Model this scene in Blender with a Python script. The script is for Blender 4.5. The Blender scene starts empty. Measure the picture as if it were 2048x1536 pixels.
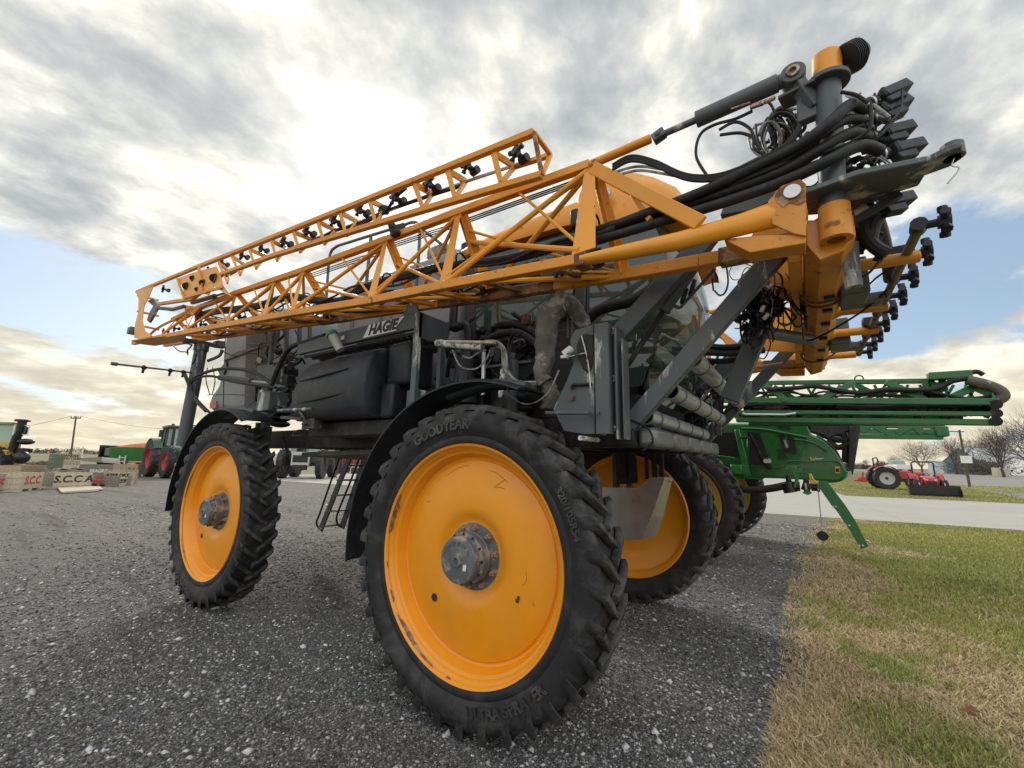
import bpy, bmesh, math, random
import numpy as np
from mathutils import Vector, Matrix, Euler
random.seed(7); rng = np.random.default_rng(7)
PI = math.pi; R = math.radians
SC = bpy.context.scene
COL = SC.collection

# ------------------------------------------------------------------ camera
F_PX, PITCH, ROLL, YAW = 850.0, 0.179471796, 0.0186772272, -0.596550389
CAM = Vector((1.81761899, -2.15018092, 1.59202876))
_f = Vector((math.sin(YAW)*math.cos(PITCH), math.cos(YAW)*math.cos(PITCH), math.sin(PITCH)))
_r = Vector((math.cos(YAW), -math.sin(YAW), 0.0)); _u = _r.cross(_f)
_r2 = _r*math.cos(ROLL) + _u*math.sin(ROLL); _u2 = _u*math.cos(ROLL) - _r*math.sin(ROLL)
cd = bpy.data.cameras.new("camera"); cam = bpy.data.objects.new("camera", cd); COL.objects.link(cam)
cam.matrix_world = Matrix(((_r2.x, _u2.x, -_f.x, CAM.x), (_r2.y, _u2.y, -_f.y, CAM.y), (_r2.z, _u2.z, -_f.z, CAM.z), (0, 0, 0, 1)))
cd.sensor_width = 36.0; cd.lens = F_PX/2048*36.0; cd.clip_start = 0.05; cd.clip_end = 6000
SC.camera = cam

# ------------------------------------------------------------------ exposure, world, sun
SC.view_settings.view_transform = 'Standard'; SC.view_settings.look = 'None'
SC.view_settings.gamma = 1.0; SC.view_settings.use_curve_mapping = False
SC.view_settings.exposure = 0.50
SC.cycles.max_bounces = 8; SC.cycles.transparent_max_bounces = 12
SUN = Vector((-0.674, 0.476, 0.565)).normalized()
SUN_EL = math.asin(SUN.z); SUN_ROT = math.atan2(SUN.x, SUN.y)

class NT:
    """small node tree writer"""
    def __init__(s, tree): s.t = tree; s.n = tree.nodes; s.l = tree.links
    def new(s, typ, **kw):
        nd = s.n.new(typ)
        for k, v in kw.items():
            if k.startswith('_'): setattr(nd, k[1:], v)
        return nd
    def put(s, sock, v):
        if isinstance(v, bpy.types.NodeSocket): s.l.new(v, sock)
        elif v is not None:
            if sock.type == 'RGBA' and not hasattr(v, '__len__'): v = (v, v, v, 1)
            if sock.type == 'RGBA' and len(v) == 3: v = (*v, 1)
            sock.default_value = v
    def math(s, op, a, b=None, c=None, clamp=False):
        nd = s.n.new('ShaderNodeMath'); nd.operation = op; nd.use_clamp = clamp
        s.put(nd.inputs[0], a); s.put(nd.inputs[1], b)
        if c is not None: s.put(nd.inputs[2], c)
        return nd.outputs[0]
    def vmath(s, op, a, b=None):
        nd = s.n.new('ShaderNodeVectorMath'); nd.operation = op
        s.put(nd.inputs[0], a)
        if op == 'SCALE': s.put(nd.inputs[3], b)
        elif b is not None: s.put(nd.inputs[1], b)
        return nd.outputs[1] if op in ('DOT_PRODUCT', 'LENGTH', 'DISTANCE') else nd.outputs[0]
    def noise(s, vec, scale, detail=4, rough=0.55, dist=0.0, out=0):
        nd = s.n.new('ShaderNodeTexNoise'); s.put(nd.inputs['Vector'], vec)
        s.put(nd.inputs['Scale'], scale); s.put(nd.inputs['Detail'], detail); s.put(nd.inputs['Roughness'], rough); s.put(nd.inputs['Distortion'], dist)
        return nd.outputs[out]
    def voro(s, vec, scale, feature='F1', out='Distance', rnd=1.0):
        nd = s.n.new('ShaderNodeTexVoronoi'); nd.feature = feature
        s.put(nd.inputs['Vector'], vec); s.put(nd.inputs['Scale'], scale); s.put(nd.inputs['Randomness'], rnd)
        return nd.outputs[out]
    def mapr(s, v, a, b, c=0.0, d=1.0, smooth=False):
        nd = s.n.new('ShaderNodeMapRange')
        if smooth: nd.interpolation_type = 'SMOOTHSTEP'
        s.put(nd.inputs[0], v)
        for i, x in enumerate((a, b, c, d)): s.put(nd.inputs[i+1], x)
        return nd.outputs[0]
    def mix(s, fac, a, b, op='MIX'):
        nd = s.n.new('ShaderNodeMix'); nd.data_type = 'RGBA'; nd.blend_type = op
        s.put(nd.inputs[0], fac); s.put(nd.inputs[6], a); s.put(nd.inputs[7], b)
        return nd.outputs[2]
    def ramp(s, v, stops):
        nd = s.n.new('ShaderNodeValToRGB'); s.put(nd.inputs[0], v)
        cr = nd.color_ramp
        while len(cr.elements) < len(stops): cr.elements.new(0.5)
        for e, (p, c) in zip(cr.elements, stops):
            e.position = p; e.color = (*c, 1) if hasattr(c, '__len__') else (c, c, c, 1)
        return nd.outputs[0]
    def bump(s, h, strength=0.3, dist=0.01, nrm=None):
        nd = s.n.new('ShaderNodeBump'); s.put(nd.inputs['Strength'], strength); s.put(nd.inputs['Distance'], dist); s.put(nd.inputs['Height'], h)
        if nrm is not None: s.put(nd.inputs['Normal'], nrm)
        return nd.outputs[0]
    def mapping(s, vec, rot=(0, 0, 0), scale=(1, 1, 1), loc=(0, 0, 0)):
        nd = s.n.new('ShaderNodeMapping'); s.put(nd.inputs[0], vec); nd.inputs[1].default_value = loc
        nd.inputs[2].default_value = rot; nd.inputs[3].default_value = scale
        return nd.outputs[0]

def V(*a): return Vector(a)
def ray(px, py):
    return _f + _r2*((px-1024)/F_PX) - _u2*((py-768)/F_PX)
def P(px, py, Y=None, X=None, Z=None, D=None):
    d = ray(px, py)
    if Y is not None: t = (Y-CAM.y)/d.y
    elif X is not None: t = (X-CAM.x)/d.x
    elif Z is not None: t = (Z-CAM.z)/d.z
    else: t = D
    return CAM + d*t

w = bpy.data.worlds.new("World"); SC.world = w; w.use_nodes = True
nt = NT(w.node_tree); nt.n.clear()
tc = nt.new('ShaderNodeTexCoord').outputs['Generated']
D = nt.vmath('NORMALIZE', tc)
sep = nt.new('ShaderNodeSeparateXYZ'); nt.put(sep.inputs[0], D)
zc = nt.math('MAXIMUM', sep.outputs[2], 0.0)
den = nt.math('ADD', zc, 0.24)
pl = nt.new('ShaderNodeCombineXYZ')
nt.put(pl.inputs[0], nt.math('DIVIDE', sep.outputs[0], den)); nt.put(pl.inputs[1], nt.math('DIVIDE', sep.outputs[1], den))
streak = nt.mapping(pl.outputs[0], rot=(0, 0, R(-30)), scale=(1.0, 0.80, 1), loc=(3.1, 1.4, 0))
n1 = nt.noise(streak, 2.3, 10, 0.55, 0.10)
n2 = nt.noise(nt.mapping(streak, loc=(5.3, 2.2, 0)), 4.6, 10, 0.57, 0.12)
n3 = nt.noise(nt.mapping(streak, loc=(1.3, 7.2, 0)), 0.55, 3, 0.5, 0.2)
def spot(px, py, width, k):
    """soft lobe of the sky around a direction"""
    v = ray(px, py).normalized()
    dt = nt.vmath('DOT_PRODUCT', D, tuple(v))
    e = nt.math('MULTIPLY', nt.math('SUBTRACT', dt, 1.0), 1.0/(1-math.cos(R(width))))
    return nt.math('MULTIPLY', nt.math('POWER', 2.718, e), k)
bias = None
for a in ((60, 580, 6, .26), (230, 610, 5, .26), (340, 760, 3.5, .07), (60, 500, 4, .05), (1860, 590, 6, .26), (1990, 490, 7, .24), (1790, 640, 5, .12), (2040, 640, 4, .04), (1960, 440, 4, .08)):
    sv = spot(*a); bias = sv if bias is None else nt.math('ADD', bias, sv)
for a in ((1230, 60, 16, -.16), (1700, 40, 14, -.12), (900, -60, 16, -.12), (60, 80, 12, -.10), (1500, -400, 25, -.10), (1950, 250, 9, -.12), (1900, 700, 4.5, -.12), (150, 700, 4, -.10), (120, 430, 6, -.05), (1960, 545, 3, -.06)):
    bias = nt.math('ADD', bias, spot(*a))
cover = nt.math('SUBTRACT', nt.math('ADD', n1, nt.math('MULTIPLY', nt.math('SUBTRACT', n2, 0.5), 0.32)), bias)
mask = nt.mapr(cover, 0.33, 0.45, 0, 1, True)
sdot = nt.math('MAXIMUM', nt.vmath('DOT_PRODUCT', D, tuple(SUN)), 0.0)
glow1 = nt.math('POWER', sdot, 150.0); glow2 = nt.math('POWER', sdot, 14.0)
thick = nt.math('ADD', nt.math('MULTIPLY', n2, 0.74), nt.math('MULTIPLY', n3, 0.26))
# cloud brightness: thin parts pale, thick undersides grey
tone = nt.ramp(nt.math('ADD', thick, nt.math('MULTIPLY', glow2, -0.05)), [(0.36, (.92, .90, .81)), (0.42, (.78, .77, .69)), (0.48, (.56, .565, .53)), (0.54, (.41, .43, .435)), (0.62, (.30, .325, .35))])
# fill added: unseen clouds opposite the sun are brightened to light near faces
anti_fill = nt.mapr(nt.vmath('DOT_PRODUCT', D, tuple(Vector((-SUN.x, -SUN.y, 0.15)).normalized())), -0.25, 0.75, 0, 1, True)
tone = nt.mix(nt.math('MULTIPLY', anti_fill, 0.88), tone, (1.12, 1.14, 1.17))
warm = nt.mapr(zc, 0.02, 0.34, 1, 0, True)
tone = nt.mix(nt.math('MULTIPLY', warm, 0.6), tone, (.70, .60, .38))
gl = nt.mapr(nt.noise(nt.mapping(streak, loc=(9, 1, 0)), 3.2, 7, 0.6, 0.5), 0.3, 0.62, 1.0, 0.35)
tone = nt.mix(nt.math('MULTIPLY', glow2, nt.math('MULTIPLY', gl, 0.30), clamp=True), tone, (.80, .78, .70))
tone = nt.mix(nt.math('MULTIPLY', glow1, nt.math('ADD', 0.15, gl), clamp=True), tone, (1.35, 1.34, 1.28))
sky = nt.new('ShaderNodeTexSky', _sky_type='NISHITA', _sun_disc=False, _sun_elevation=SUN_EL, _sun_rotation=SUN_ROT, _altitude=200, _air_density=1.0, _dust_density=1.5, _ozone_density=1.5).outputs[0]
skyc = nt.mix(0.45, sky, (3.6, 4.7, 5.6))
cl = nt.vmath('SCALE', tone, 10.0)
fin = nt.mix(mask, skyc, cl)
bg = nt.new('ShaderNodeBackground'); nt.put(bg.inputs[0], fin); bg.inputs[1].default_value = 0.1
wo = nt.new('ShaderNodeOutputWorld'); nt.l.new(bg.outputs[0], wo.inputs[0])
w.cycles.sampling_method = 'MANUAL'; w.cycles.sample_map_resolution = 1024

sl = bpy.data.lights.new("sun", 'SUN'); sl.energy = 1.5; sl.angle = R(12); sl.color = (1, .95, .86)
so = bpy.data.objects.new("sun", sl); COL.objects.link(so); so.rotation_euler = SUN.to_track_quat('Z', 'Y').to_euler(); so.location = (0, 0, 30)

# ------------------------------------------------------------------ materials
MAT = {}
def mat(name, col, rough=0.5, metal=0.0, var=0.12, vscale=3.0, dirt=None, dirt_amt=0.0, dscale=6.0, dlo=0.55, dhi=0.62, bump=0.0, bscale=60.0, coat=0.0, spec=0.5, dirt2=None, d2amt=0.0, d2scale=2.0, stretch=None):
    """painted or bare surface: base colour with soft variation, patches of dirt/rust with their own edges, fine relief"""
    if name in MAT: return MAT[name]
    m = bpy.data.materials.new(name); m.use_nodes = True; MAT[name] = m
    t = NT(m.node_tree); b = t.n['Principled BSDF']
    o = t.new('ShaderNodeTexCoord').outputs['Object']
    if stretch: o2 = t.mapping(o, scale=stretch)
    else: o2 = o
    v = t.noise(o, vscale, 5, 0.6)
    c = t.mix(t.mapr(v, 0.3, 0.7), tuple(x*(1-var) for x in col), tuple(min(1, x*(1+var)) for x in col))
    rg = t.mapr(t.noise(o, vscale*4, 4), 0.3, 0.7, rough-0.07, rough+0.09)
    mt = metal
    if dirt2:
        k2 = t.math('MULTIPLY', t.mapr(t.noise(o2, d2scale, 6, 0.62), 0.42, 0.72), d2amt)
        c = t.mix(k2, c, dirt2)
        rg = t.math('ADD', rg, t.math('MULTIPLY', k2, 0.3))
    if dirt:
        k = t.math('MULTIPLY', t.mapr(t.noise(o2, dscale, 8, 0.68, 0.4), dlo, dhi), dirt_amt)
        dc = t.mix(t.noise(o, dscale*9, 3), tuple(x*.45 for x in dirt), tuple(x*1.5 for x in dirt))
        c = t.mix(k, c, dc)
        rg = t.math('ADD', rg, t.math('MULTIPLY', k, 0.35))
        if metal: mt = t.math('SUBTRACT', metal, t.math('MULTIPLY', k, metal))
    t.put(b.inputs['Base Color'], c); t.put(b.inputs['Roughness'], rg); t.put(b.inputs['Metallic'], mt)
    b.inputs['Coat Weight'].default_value = coat; b.inputs['Specular IOR Level'].default_value = spec
    if bump: t.put(b.inputs['Normal'], t.bump(t.noise(o, bscale, 4, 0.6), bump, 0.004))
    return m
YEL = mat('machine_yellow_paint', (.80, .315, .010), .36, var=.07, dirt=(.15, .055, .02), dirt_amt=.9, dscale=16, dlo=.665, dhi=.70, dirt2=(.36, .22, .09), d2amt=.30, d2scale=1.7, bump=.06, bscale=90, coat=.12)
YELR = mat('worn_yellow_paint', (.76, .29, .012), .42, var=.12, dirt=(.20, .08, .035), dirt_amt=.9, dscale=13, dlo=.60, dhi=.66, dirt2=(.28, .17, .08), d2amt=.5, d2scale=3, bump=.2, bscale=70)
RUST = mat('rusty_scraped_steel', (.15, .062, .032), .75, var=.4, vscale=9, dirt=(.44, .30, .17), dirt_amt=.9, dscale=9, dlo=.52, dhi=.6, bump=.5, bscale=60, dirt2=(.6, .24, .02), d2amt=.4, d2scale=5)
WHEELY = mat('wheel_yellow_paint', (.88, .325, .006), .34, var=.04, dirt=(.10, .04, .02), dirt_amt=.9, dscale=5, dlo=.80, dhi=.82, dirt2=(.50, .25, .06), d2amt=.30, d2scale=2.6, bump=.10, bscale=55, coat=.15)
GRY = mat('slate_grey_paint', (.070, .086, .094), .42, var=.15, dirt=(.32, .33, .32), dirt_amt=.75, dscale=6, dlo=.63, dhi=.69, dirt2=(.14, .13, .11), d2amt=.35, d2scale=2.6, bump=.08, stretch=(1, 1, .28))
GRYW = mat('scuffed_grey_paint', (.080, .098, .106), .45, var=.15, dirt=(.55, .55, .52), dirt_amt=.95, dscale=7, dlo=.55, dhi=.62, dirt2=(.15, .13, .10), d2amt=.4, d2scale=4, bump=.15, stretch=(1, 1, .22))
BLK = mat('black_plastic', (.014, .016, .022), .42, var=.25, vscale=5, dirt=(.16, .17, .18), dirt_amt=.5, dscale=9, dlo=.60, dhi=.74, bump=.25, bscale=220, dirt2=(.06, .062, .068), d2amt=.5, d2scale=2.5, spec=.38)
DRK = mat('dark_oily_steel', (.013, .013, .014), .6, var=.4, vscale=8, dirt=(.10, .075, .05), dirt_amt=.7, dscale=8, dlo=.52, dhi=.66, bump=.4, bscale=60)
HOSE = mat('black_rubber_hose', (.018, .018, .019), .5, var=.3, vscale=8, dirt=(.12, .11, .10), dirt_amt=.5, dscale=12, dlo=.58, dhi=.72, bump=.4, bscale=150, spec=.3)
WHOSE = mat('grey_braided_hose', (.30, .30, .29), .45, var=.3, vscale=12, dirt=(.05, .045, .04), dirt_amt=.8, dscale=14, dlo=.5, dhi=.6, bump=.3, bscale=200)
TANK = mat('grey_poly_tank', (.205, .222, .24), .42, var=.1, vscale=1.5, dirt2=(.09, .09, .09), d2amt=.3, d2scale=1.2, bump=.1, bscale=150)
STEEL = mat('stainless_steel', (.50, .50, .49), .34, .85, var=.10, vscale=4, dirt=(.33, .31, .28), dirt_amt=.3, dscale=5, dlo=.58, dhi=.7, bump=.05, bscale=60, stretch=(1, 1, .25))
CHROME = mat('brushed_tube', (.50, .51, .52), .33, .75, var=.15, vscale=7, dirt=(.2, .18, .15), dirt_amt=.35, dscale=8, dlo=.62, dhi=.75)
WHITEP = mat('chipped_white_paint', (.66, .66, .64), .45, var=.1, dirt=(.12, .07, .04), dirt_amt=.9, dscale=22, dlo=.52, dhi=.58, bump=.2)
CANVAS = mat('dusty_grey_canvas', (.115, .108, .092), .85, var=.35, vscale=6, dirt=(.46, .43, .36), dirt_amt=.75, dscale=7, dlo=.54, dhi=.64, bump=.6, bscale=40)
HUBM = mat('hub_grey_casting', (.13, .145, .155), .5, .2, var=.2, vscale=12, dirt=(.45, .36, .24), dirt_amt=.75, dscale=11, dlo=.52, dhi=.62, bump=.4, bscale=45)
BOLT = mat('rusty_bolt', (.50, .36, .26), .55, .5, var=.35, vscale=30, dirt=(.12, .05, .03), dirt_amt=.8, dscale=60, dlo=.5, dhi=.55)
JDG = mat('green_machine_paint', (.020, .150, .035), .30, var=.1, dirt=(.07, .08, .05), dirt_amt=.5, dscale=5, dlo=.60, dhi=.74, coat=.35)
JDB = mat('green_boom_paint', (.022, .145, .042), .40, var=.12, dirt=(.11, .09, .05), dirt_amt=.75, dscale=5, dlo=.60, dhi=.70, dirt2=(.10, .16, .08), d2amt=.3)
JDY = mat('green_machine_yellow', (.72, .50, .03), .4, var=.06)
GREENCAP = mat('green_plastic_cap', (.03, .26, .10), .4, var=.1)
REDP = mat('red_paint', (.42, .025, .02), .35, var=.12, dirt=(.2, .15, .12), dirt_amt=.4, dscale=8, coat=.2)
BLUEP = mat('blue_paint', (.03, .06, .2), .4)
WHT = mat('white_paint', (.75, .75, .73), .5, var=.05, dirt=(.4, .38, .33), dirt_amt=.4)
LBLK = mat('black_paint', (.012, .012, .014), .35, var=.3)
PRINTB = mat('black_print', (.012, .012, .012), .45, var=0)

def glassm(name, tint, alpha, rough=0.03):
    m = bpy.data.materials.new(name); m.use_nodes = True; MAT[name] = m
    t = NT(m.node_tree); b = t.n['Principled BSDF']
    b.inputs['Base Color'].default_value = (*tint, 1); b.inputs['Roughness'].default_value = rough
    b.inputs['Specular IOR Level'].default_value = 0.8; b.inputs['Coat Weight'].default_value = 0.6; b.inputs['Coat Roughness'].default_value = 0.02
    tr = t.new('ShaderNodeBsdfTransparent'); tr.inputs[0].default_value = (tint[0]*.4+.6, tint[1]*.4+.62, tint[2]*.4+.6, 1)
    mx = t.new('ShaderNodeMixShader'); mx.inputs[0].default_value = alpha
    t.l.new(tr.outputs[0], mx.inputs[1]); t.l.new(b.outputs[0], mx.inputs[2]); t.l.new(mx.outputs[0], t.n['Material Output'].inputs[0])
    return m
GLASS = glassm('cab_glass', (.07, .12, .105), .50)
FARGLASS = glassm('far_cab_glass', (.25, .40, .36), .6)

def rubber():
    m = bpy.data.materials.new('tyre_rubber'); m.use_nodes = True
    t = NT(m.node_tree); b = t.n['Principled BSDF']
    o = t.new('ShaderNodeTexCoord').outputs['Object']
    base = t.mix(t.noise(o, 4, 5), (.006, .006, .008), (.019, .019, .022))
    sp = t.new('ShaderNodeSeparateXYZ'); t.put(sp.inputs[0], o)
    rad = t.math('SQRT', t.math('ADD', t.math('MULTIPLY', sp.outputs[0], sp.outputs[0]), t.math('MULTIPLY', sp.outputs[2], sp.outputs[2])))
    dust = t.math('MULTIPLY', t.mapr(t.noise(o, 5.5, 9, .68, .6), .50, .70), t.mapr(rad, .72, 1.0, .25, 1.0))
    c = t.mix(t.math('MULTIPLY', dust, .62), base, (.15, .147, .137))
    tread = t.math('MULTIPLY', t.mapr(rad, .93, .99), t.mapr(t.noise(o, 14, 6, .7), .45, .7))
    c = t.mix(t.math('MULTIPLY', tread, .6), c, (.21, .19, .165))
    t.put(b.inputs['Base Color'], c); t.put(b.inputs['Roughness'], t.mapr(t.noise(o, 9, 4), .3, .7, .5, .75))
    h = t.math('ADD', t.noise(o, 45, 6, .7), t.math('MULTIPLY', t.noise(o, 9, 5, .7), 1.5))
    t.put(b.inputs['Normal'], t.bump(h, .28, .006))
    return m
RUB = rubber()

# ------------------------------------------------------------------ mesh builder
class MB:
    def __init__(s): s.v = []; s.f = []
    def add(s, vs, fs):
        k = len(s.v); s.v.extend([tuple(v) for v in vs]); s.f.extend([tuple(i+k for i in f) for f in fs]); return s
    def box(s, c, size, rot=None):
        c = Vector(c); hx, hy, hz = (x/2 for x in size)
        vs = [Vector((x, y, z)) for x in (-hx, hx) for y in (-hy, hy) for z in (-hz, hz)]
        if rot is not None:
            M = rot if isinstance(rot, Matrix) else Euler(rot).to_matrix()
            vs = [M @ v for v in vs]
        return s.add([v+c for v in vs], [(0, 1, 3, 2), (4, 6, 7, 5), (0, 4, 5, 1), (2, 3, 7, 6), (0, 2, 6, 4), (1, 5, 7, 3)])
    def span(s, a, b):
        return s.box([(a[i]+b[i])/2 for i in range(3)], [abs(b[i]-a[i]) for i in range(3)])
    def bar(s, p0, p1, w, h, up=(0, 0, 1), w1=None, h1=None):
        p0 = Vector(p0); p1 = Vector(p1); d = (p1-p0).normalized(); up = Vector(up)
        x = d.cross(up)
        if x.length < 1e-4: x = d.cross(Vector((1, 0, 0)))
        x.normalize(); y = x.cross(d).normalized(); w1 = w if w1 is None else w1; h1 = h if h1 is None else h1
        vs = []
        for p, ww, hh in ((p0, w, h), (p1, w1, h1)):
            for a, b in ((-1, -1), (1, -1), (1, 1), (-1, 1)): vs.append(p + x*(a*ww/2) + y*(b*hh/2))
        return s.add(vs, [(0, 1, 2, 3), (7, 6, 5, 4), (0, 4, 5, 1), (1, 5, 6, 2), (2, 6, 7, 3), (3, 7, 4, 0)])
    def cyl(s, p0, p1, r, r1=None, n=16, cap=True):
        p0 = Vector(p0); p1 = Vector(p1); d = (p1-p0).normalized(); r1 = r if r1 is None else r1
        x = d.orthogonal().normalized(); y = d.cross(x); vs = []
        for p, rr in ((p0, r), (p1, r1)):
            for i in range(n): a = 2*PI*i/n; vs.append(p + (x*math.cos(a)+y*math.sin(a))*rr)
        fs = [(i, (i+1) % n, n+(i+1) % n, n+i) for i in range(n)]
        if cap: fs += [tuple(range(n-1, -1, -1)), tuple(range(n, 2*n))]
        return s.add(vs, fs)
    def tube(s, pts, r, n=8, smooth=0, cap=True, rad=None):
        pts = [Vector(p) for p in pts]
        if smooth: pts = spline(pts, smooth)
        m = len(pts); vs = []; fs = []; prev = None
        for i, p in enumerate(pts):
            d = (pts[min(i+1, m-1)]-pts[max(i-1, 0)])
            if d.length < 1e-9: d = Vector((0, 0, 1))
            d.normalize()
            if prev is None: x = d.orthogonal().normalized()
            else:
                x = prev - d*prev.dot(d)
                if x.length < 1e-6: x = d.orthogonal()
                x.normalize()
            prev = x; y = d.cross(x); rr = rad(i/(m-1)) if rad else r
            for k in range(n): a = 2*PI*k/n; vs.append(p+(x*math.cos(a)+y*math.sin(a))*rr)
        for i in range(m-1):
            for k in range(n): fs.append((i*n+k, i*n+(k+1) % n, (i+1)*n+(k+1) % n, (i+1)*n+k))
        if cap: fs += [tuple(range(n-1, -1, -1)), tuple((m-1)*n+k for k in range(n))]
        return s.add(vs, fs)
    def prism(s, pts, off):
        pts = [Vector(p) for p in pts]; off = Vector(off); n = len(pts)
        fs = [tuple(range(n-1, -1, -1)), tuple(range(n, 2*n))] + [(i, (i+1) % n, n+(i+1) % n, n+i) for i in range(n)]
        return s.add(pts+[p+off for p in pts], fs)
    def lathe(s, prof, c=(0, 0, 0), n=48, axis='Y', closed=False):
        """prof: (radius, position along axis)"""
        c = Vector(c); m = len(prof); vs = []
        for i in range(n):
            a = 2*PI*i/n; ca, sa = math.cos(a), math.sin(a)
            for r, h in prof:
                v = {'Y': Vector((r*ca, h, r*sa)), 'Z': Vector((r*ca, r*sa, h)), 'X': Vector((h, r*ca, r*sa))}[axis]
                vs.append(c+v)
        fs = []
        for i in range(n):
            j = (i+1) % n
            for k in range(m if closed else m-1):
                k2 = (k+1) % m; fs.append((i*m+k, i*m+k2, j*m+k2, j*m+k))
        return s.add(vs, fs)
    def ball(s, c, r, n=10, sc=(1, 1, 1)):
        c = Vector(c); prof = [(math.sin(PI*k/(n-2))*r, -math.cos(PI*k/(n-2))*r) for k in range(n-1)]
        k0 = len(s.v); s.lathe(prof, (0, 0, 0), n, 'Z')
        for i in range(k0, len(s.v)):
            v = s.v[i]; s.v[i] = (c.x+v[0]*sc[0], c.y+v[1]*sc[1], c.z+v[2]*sc[2])
        return s
    def loft(s, rings, cap=True):
        n = len(rings[0]); vs = [p for r in rings for p in r]; fs = []
        for i in range(len(rings)-1):
            for k in range(n): fs.append((i*n+k, i*n+(k+1) % n, (i+1)*n+(k+1) % n, (i+1)*n+k))
        if cap: fs += [tuple(range(n-1, -1, -1)), tuple((len(rings)-1)*n+k for k in range(n))]
        return s.add(vs, fs)
    def xf(s, M):
        s.v = [tuple(M @ Vector(v)) for v in s.v]; return s
    def build(s, name, m=None, parent=None, smooth=True, bevel=0, seg=1, label=None, origin=None, ang=35, kind=None, sub=0):
        me = bpy.data.meshes.new(name); vs = s.v
        if origin is not None:
            o_ = Vector(origin); vs = [(v[0]-o_.x, v[1]-o_.y, v[2]-o_.z) for v in vs]
        me.from_pydata(vs, [], s.f); me.validate(); me.update()
        bm = bmesh.new(); bm.from_mesh(me); bmesh.ops.recalc_face_normals(bm, faces=bm.faces[:]); bm.to_mesh(me); bm.free()
        if smooth:
            me.polygons.foreach_set('use_smooth', [True]*len(me.polygons)); me.set_sharp_from_angle(angle=R(ang))
        ob = bpy.data.objects.new(name, me); COL.objects.link(ob)
        if m: me.materials.append(m)
        if origin is not None: ob.location = origin
        if parent is not None: ob.parent = parent
        if bevel:
            b = ob.modifiers.new('bevel', 'BEVEL'); b.width = bevel; b.segments = seg; b.limit_method = 'ANGLE'; b.angle_limit = R(40); b.harden_normals = False
        if sub:
            b = ob.modifiers.new('smooth', 'SUBSURF'); b.levels = sub; b.render_levels = sub
        if label: ob['label'] = label
        if kind: ob['kind'] = kind
        return ob
def spline(pts, k):
    pts = [Vector(p) for p in pts]; out = []; n = len(pts)
    for i in range(n-1):
        p0, p1, p2, p3 = pts[max(i-1, 0)], pts[i], pts[i+1], pts[min(i+2, n-1)]
        for j in range(k):
            t = j/k; out.append(0.5*((2*p1)+(p2-p0)*t+(2*p0-5*p1+4*p2-p3)*t*t+(3*p1-p0-3*p2+p3)*t**3))
    out.append(pts[-1]); return out
def empty(name, loc=(0, 0, 0), rz=0, parent=None):
    o = bpy.data.objects.new(name, None); COL.objects.link(o); o.location = loc; o.rotation_euler = (0, 0, rz); o.empty_display_size = .2
    if parent is not None: o.parent = parent
    return o
def tag(o, label, cat, group=None):
    o['label'] = label; o['category'] = cat
    if group: o['group'] = group
    return o
def text_mesh(body, size, depth=0.003, shear=0.0, bold=0.0, spacing=1.0):
    """returns (verts, faces) of extruded lettering in the XY plane, thickness along Z, centred"""
    cu = bpy.data.curves.new('letters', 'FONT'); cu.body = body; cu.size = size; cu.extrude = depth; cu.shear = shear; cu.offset = bold
    cu.space_character = spacing; cu.align_x = 'CENTER'; cu.align_y = 'CENTER'; cu.resolution_u = 3
    ob = bpy.data.objects.new('letters', cu); COL.objects.link(ob)
    dg = bpy.context.evaluated_depsgraph_get(); me = bpy.data.meshes.new_from_object(ob.evaluated_get(dg))
    vs = [v.co.copy() for v in me.vertices]; fs = [tuple(p.vertices) for p in me.polygons]
    bpy.data.objects.remove(ob); bpy.data.curves.remove(cu); bpy.data.meshes.remove(me)
    return vs, fs
def letters(body, size, o, xdir, ydir, name, m, parent, depth=.003, **kw):
    vs, fs = text_mesh(body, size, depth, **kw); o = Vector(o); x = Vector(xdir).normalized(); y = Vector(ydir).normalized(); z = x.cross(y)
    mb = MB(); mb.add([o+x*v.x+y*v.y+z*v.z for v in vs], fs)
    return mb.build(name, m, parent, smooth=False)
def copy_tree(o, parent=None, label=None):
    c = o.copy(); COL.objects.link(c); c.parent = parent
    for ch in list(o.children): copy_tree(ch, c)
    return c
# ------------------------------------------------------------------ ground surfaces
def vnoise(x, y, s, seed=0):
    """value noise on numpy arrays, 0..1"""
    x = x*s; y = y*s; xi = np.floor(x).astype(np.int64); yi = np.floor(y).astype(np.int64); fx = x-xi; fy = y-yi
    fx = fx*fx*(3-2*fx); fy = fy*fy*(3-2*fy)
    def h(a, b):
        n = (a*374761393+b*668265263+seed*974634777) & 0x7fffffff; n = (n ^ (n >> 13))*1274126177 & 0x7fffffff
        return ((n ^ (n >> 16)) & 0xffff)/65535.0
    return (h(xi, yi)*(1-fx)+h(xi+1, yi)*fx)*(1-fy)+(h(xi, yi+1)*(1-fx)+h(xi+1, yi+1)*fx)*fy
def fbm(x, y, s, seed=0, o=4):
    a = 0; w_ = .5; t = 0
    for i in range(o): a = a+w_*vnoise(x, y, s*2**i, seed+i); t += w_; w_ *= .5
    return a/t
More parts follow.
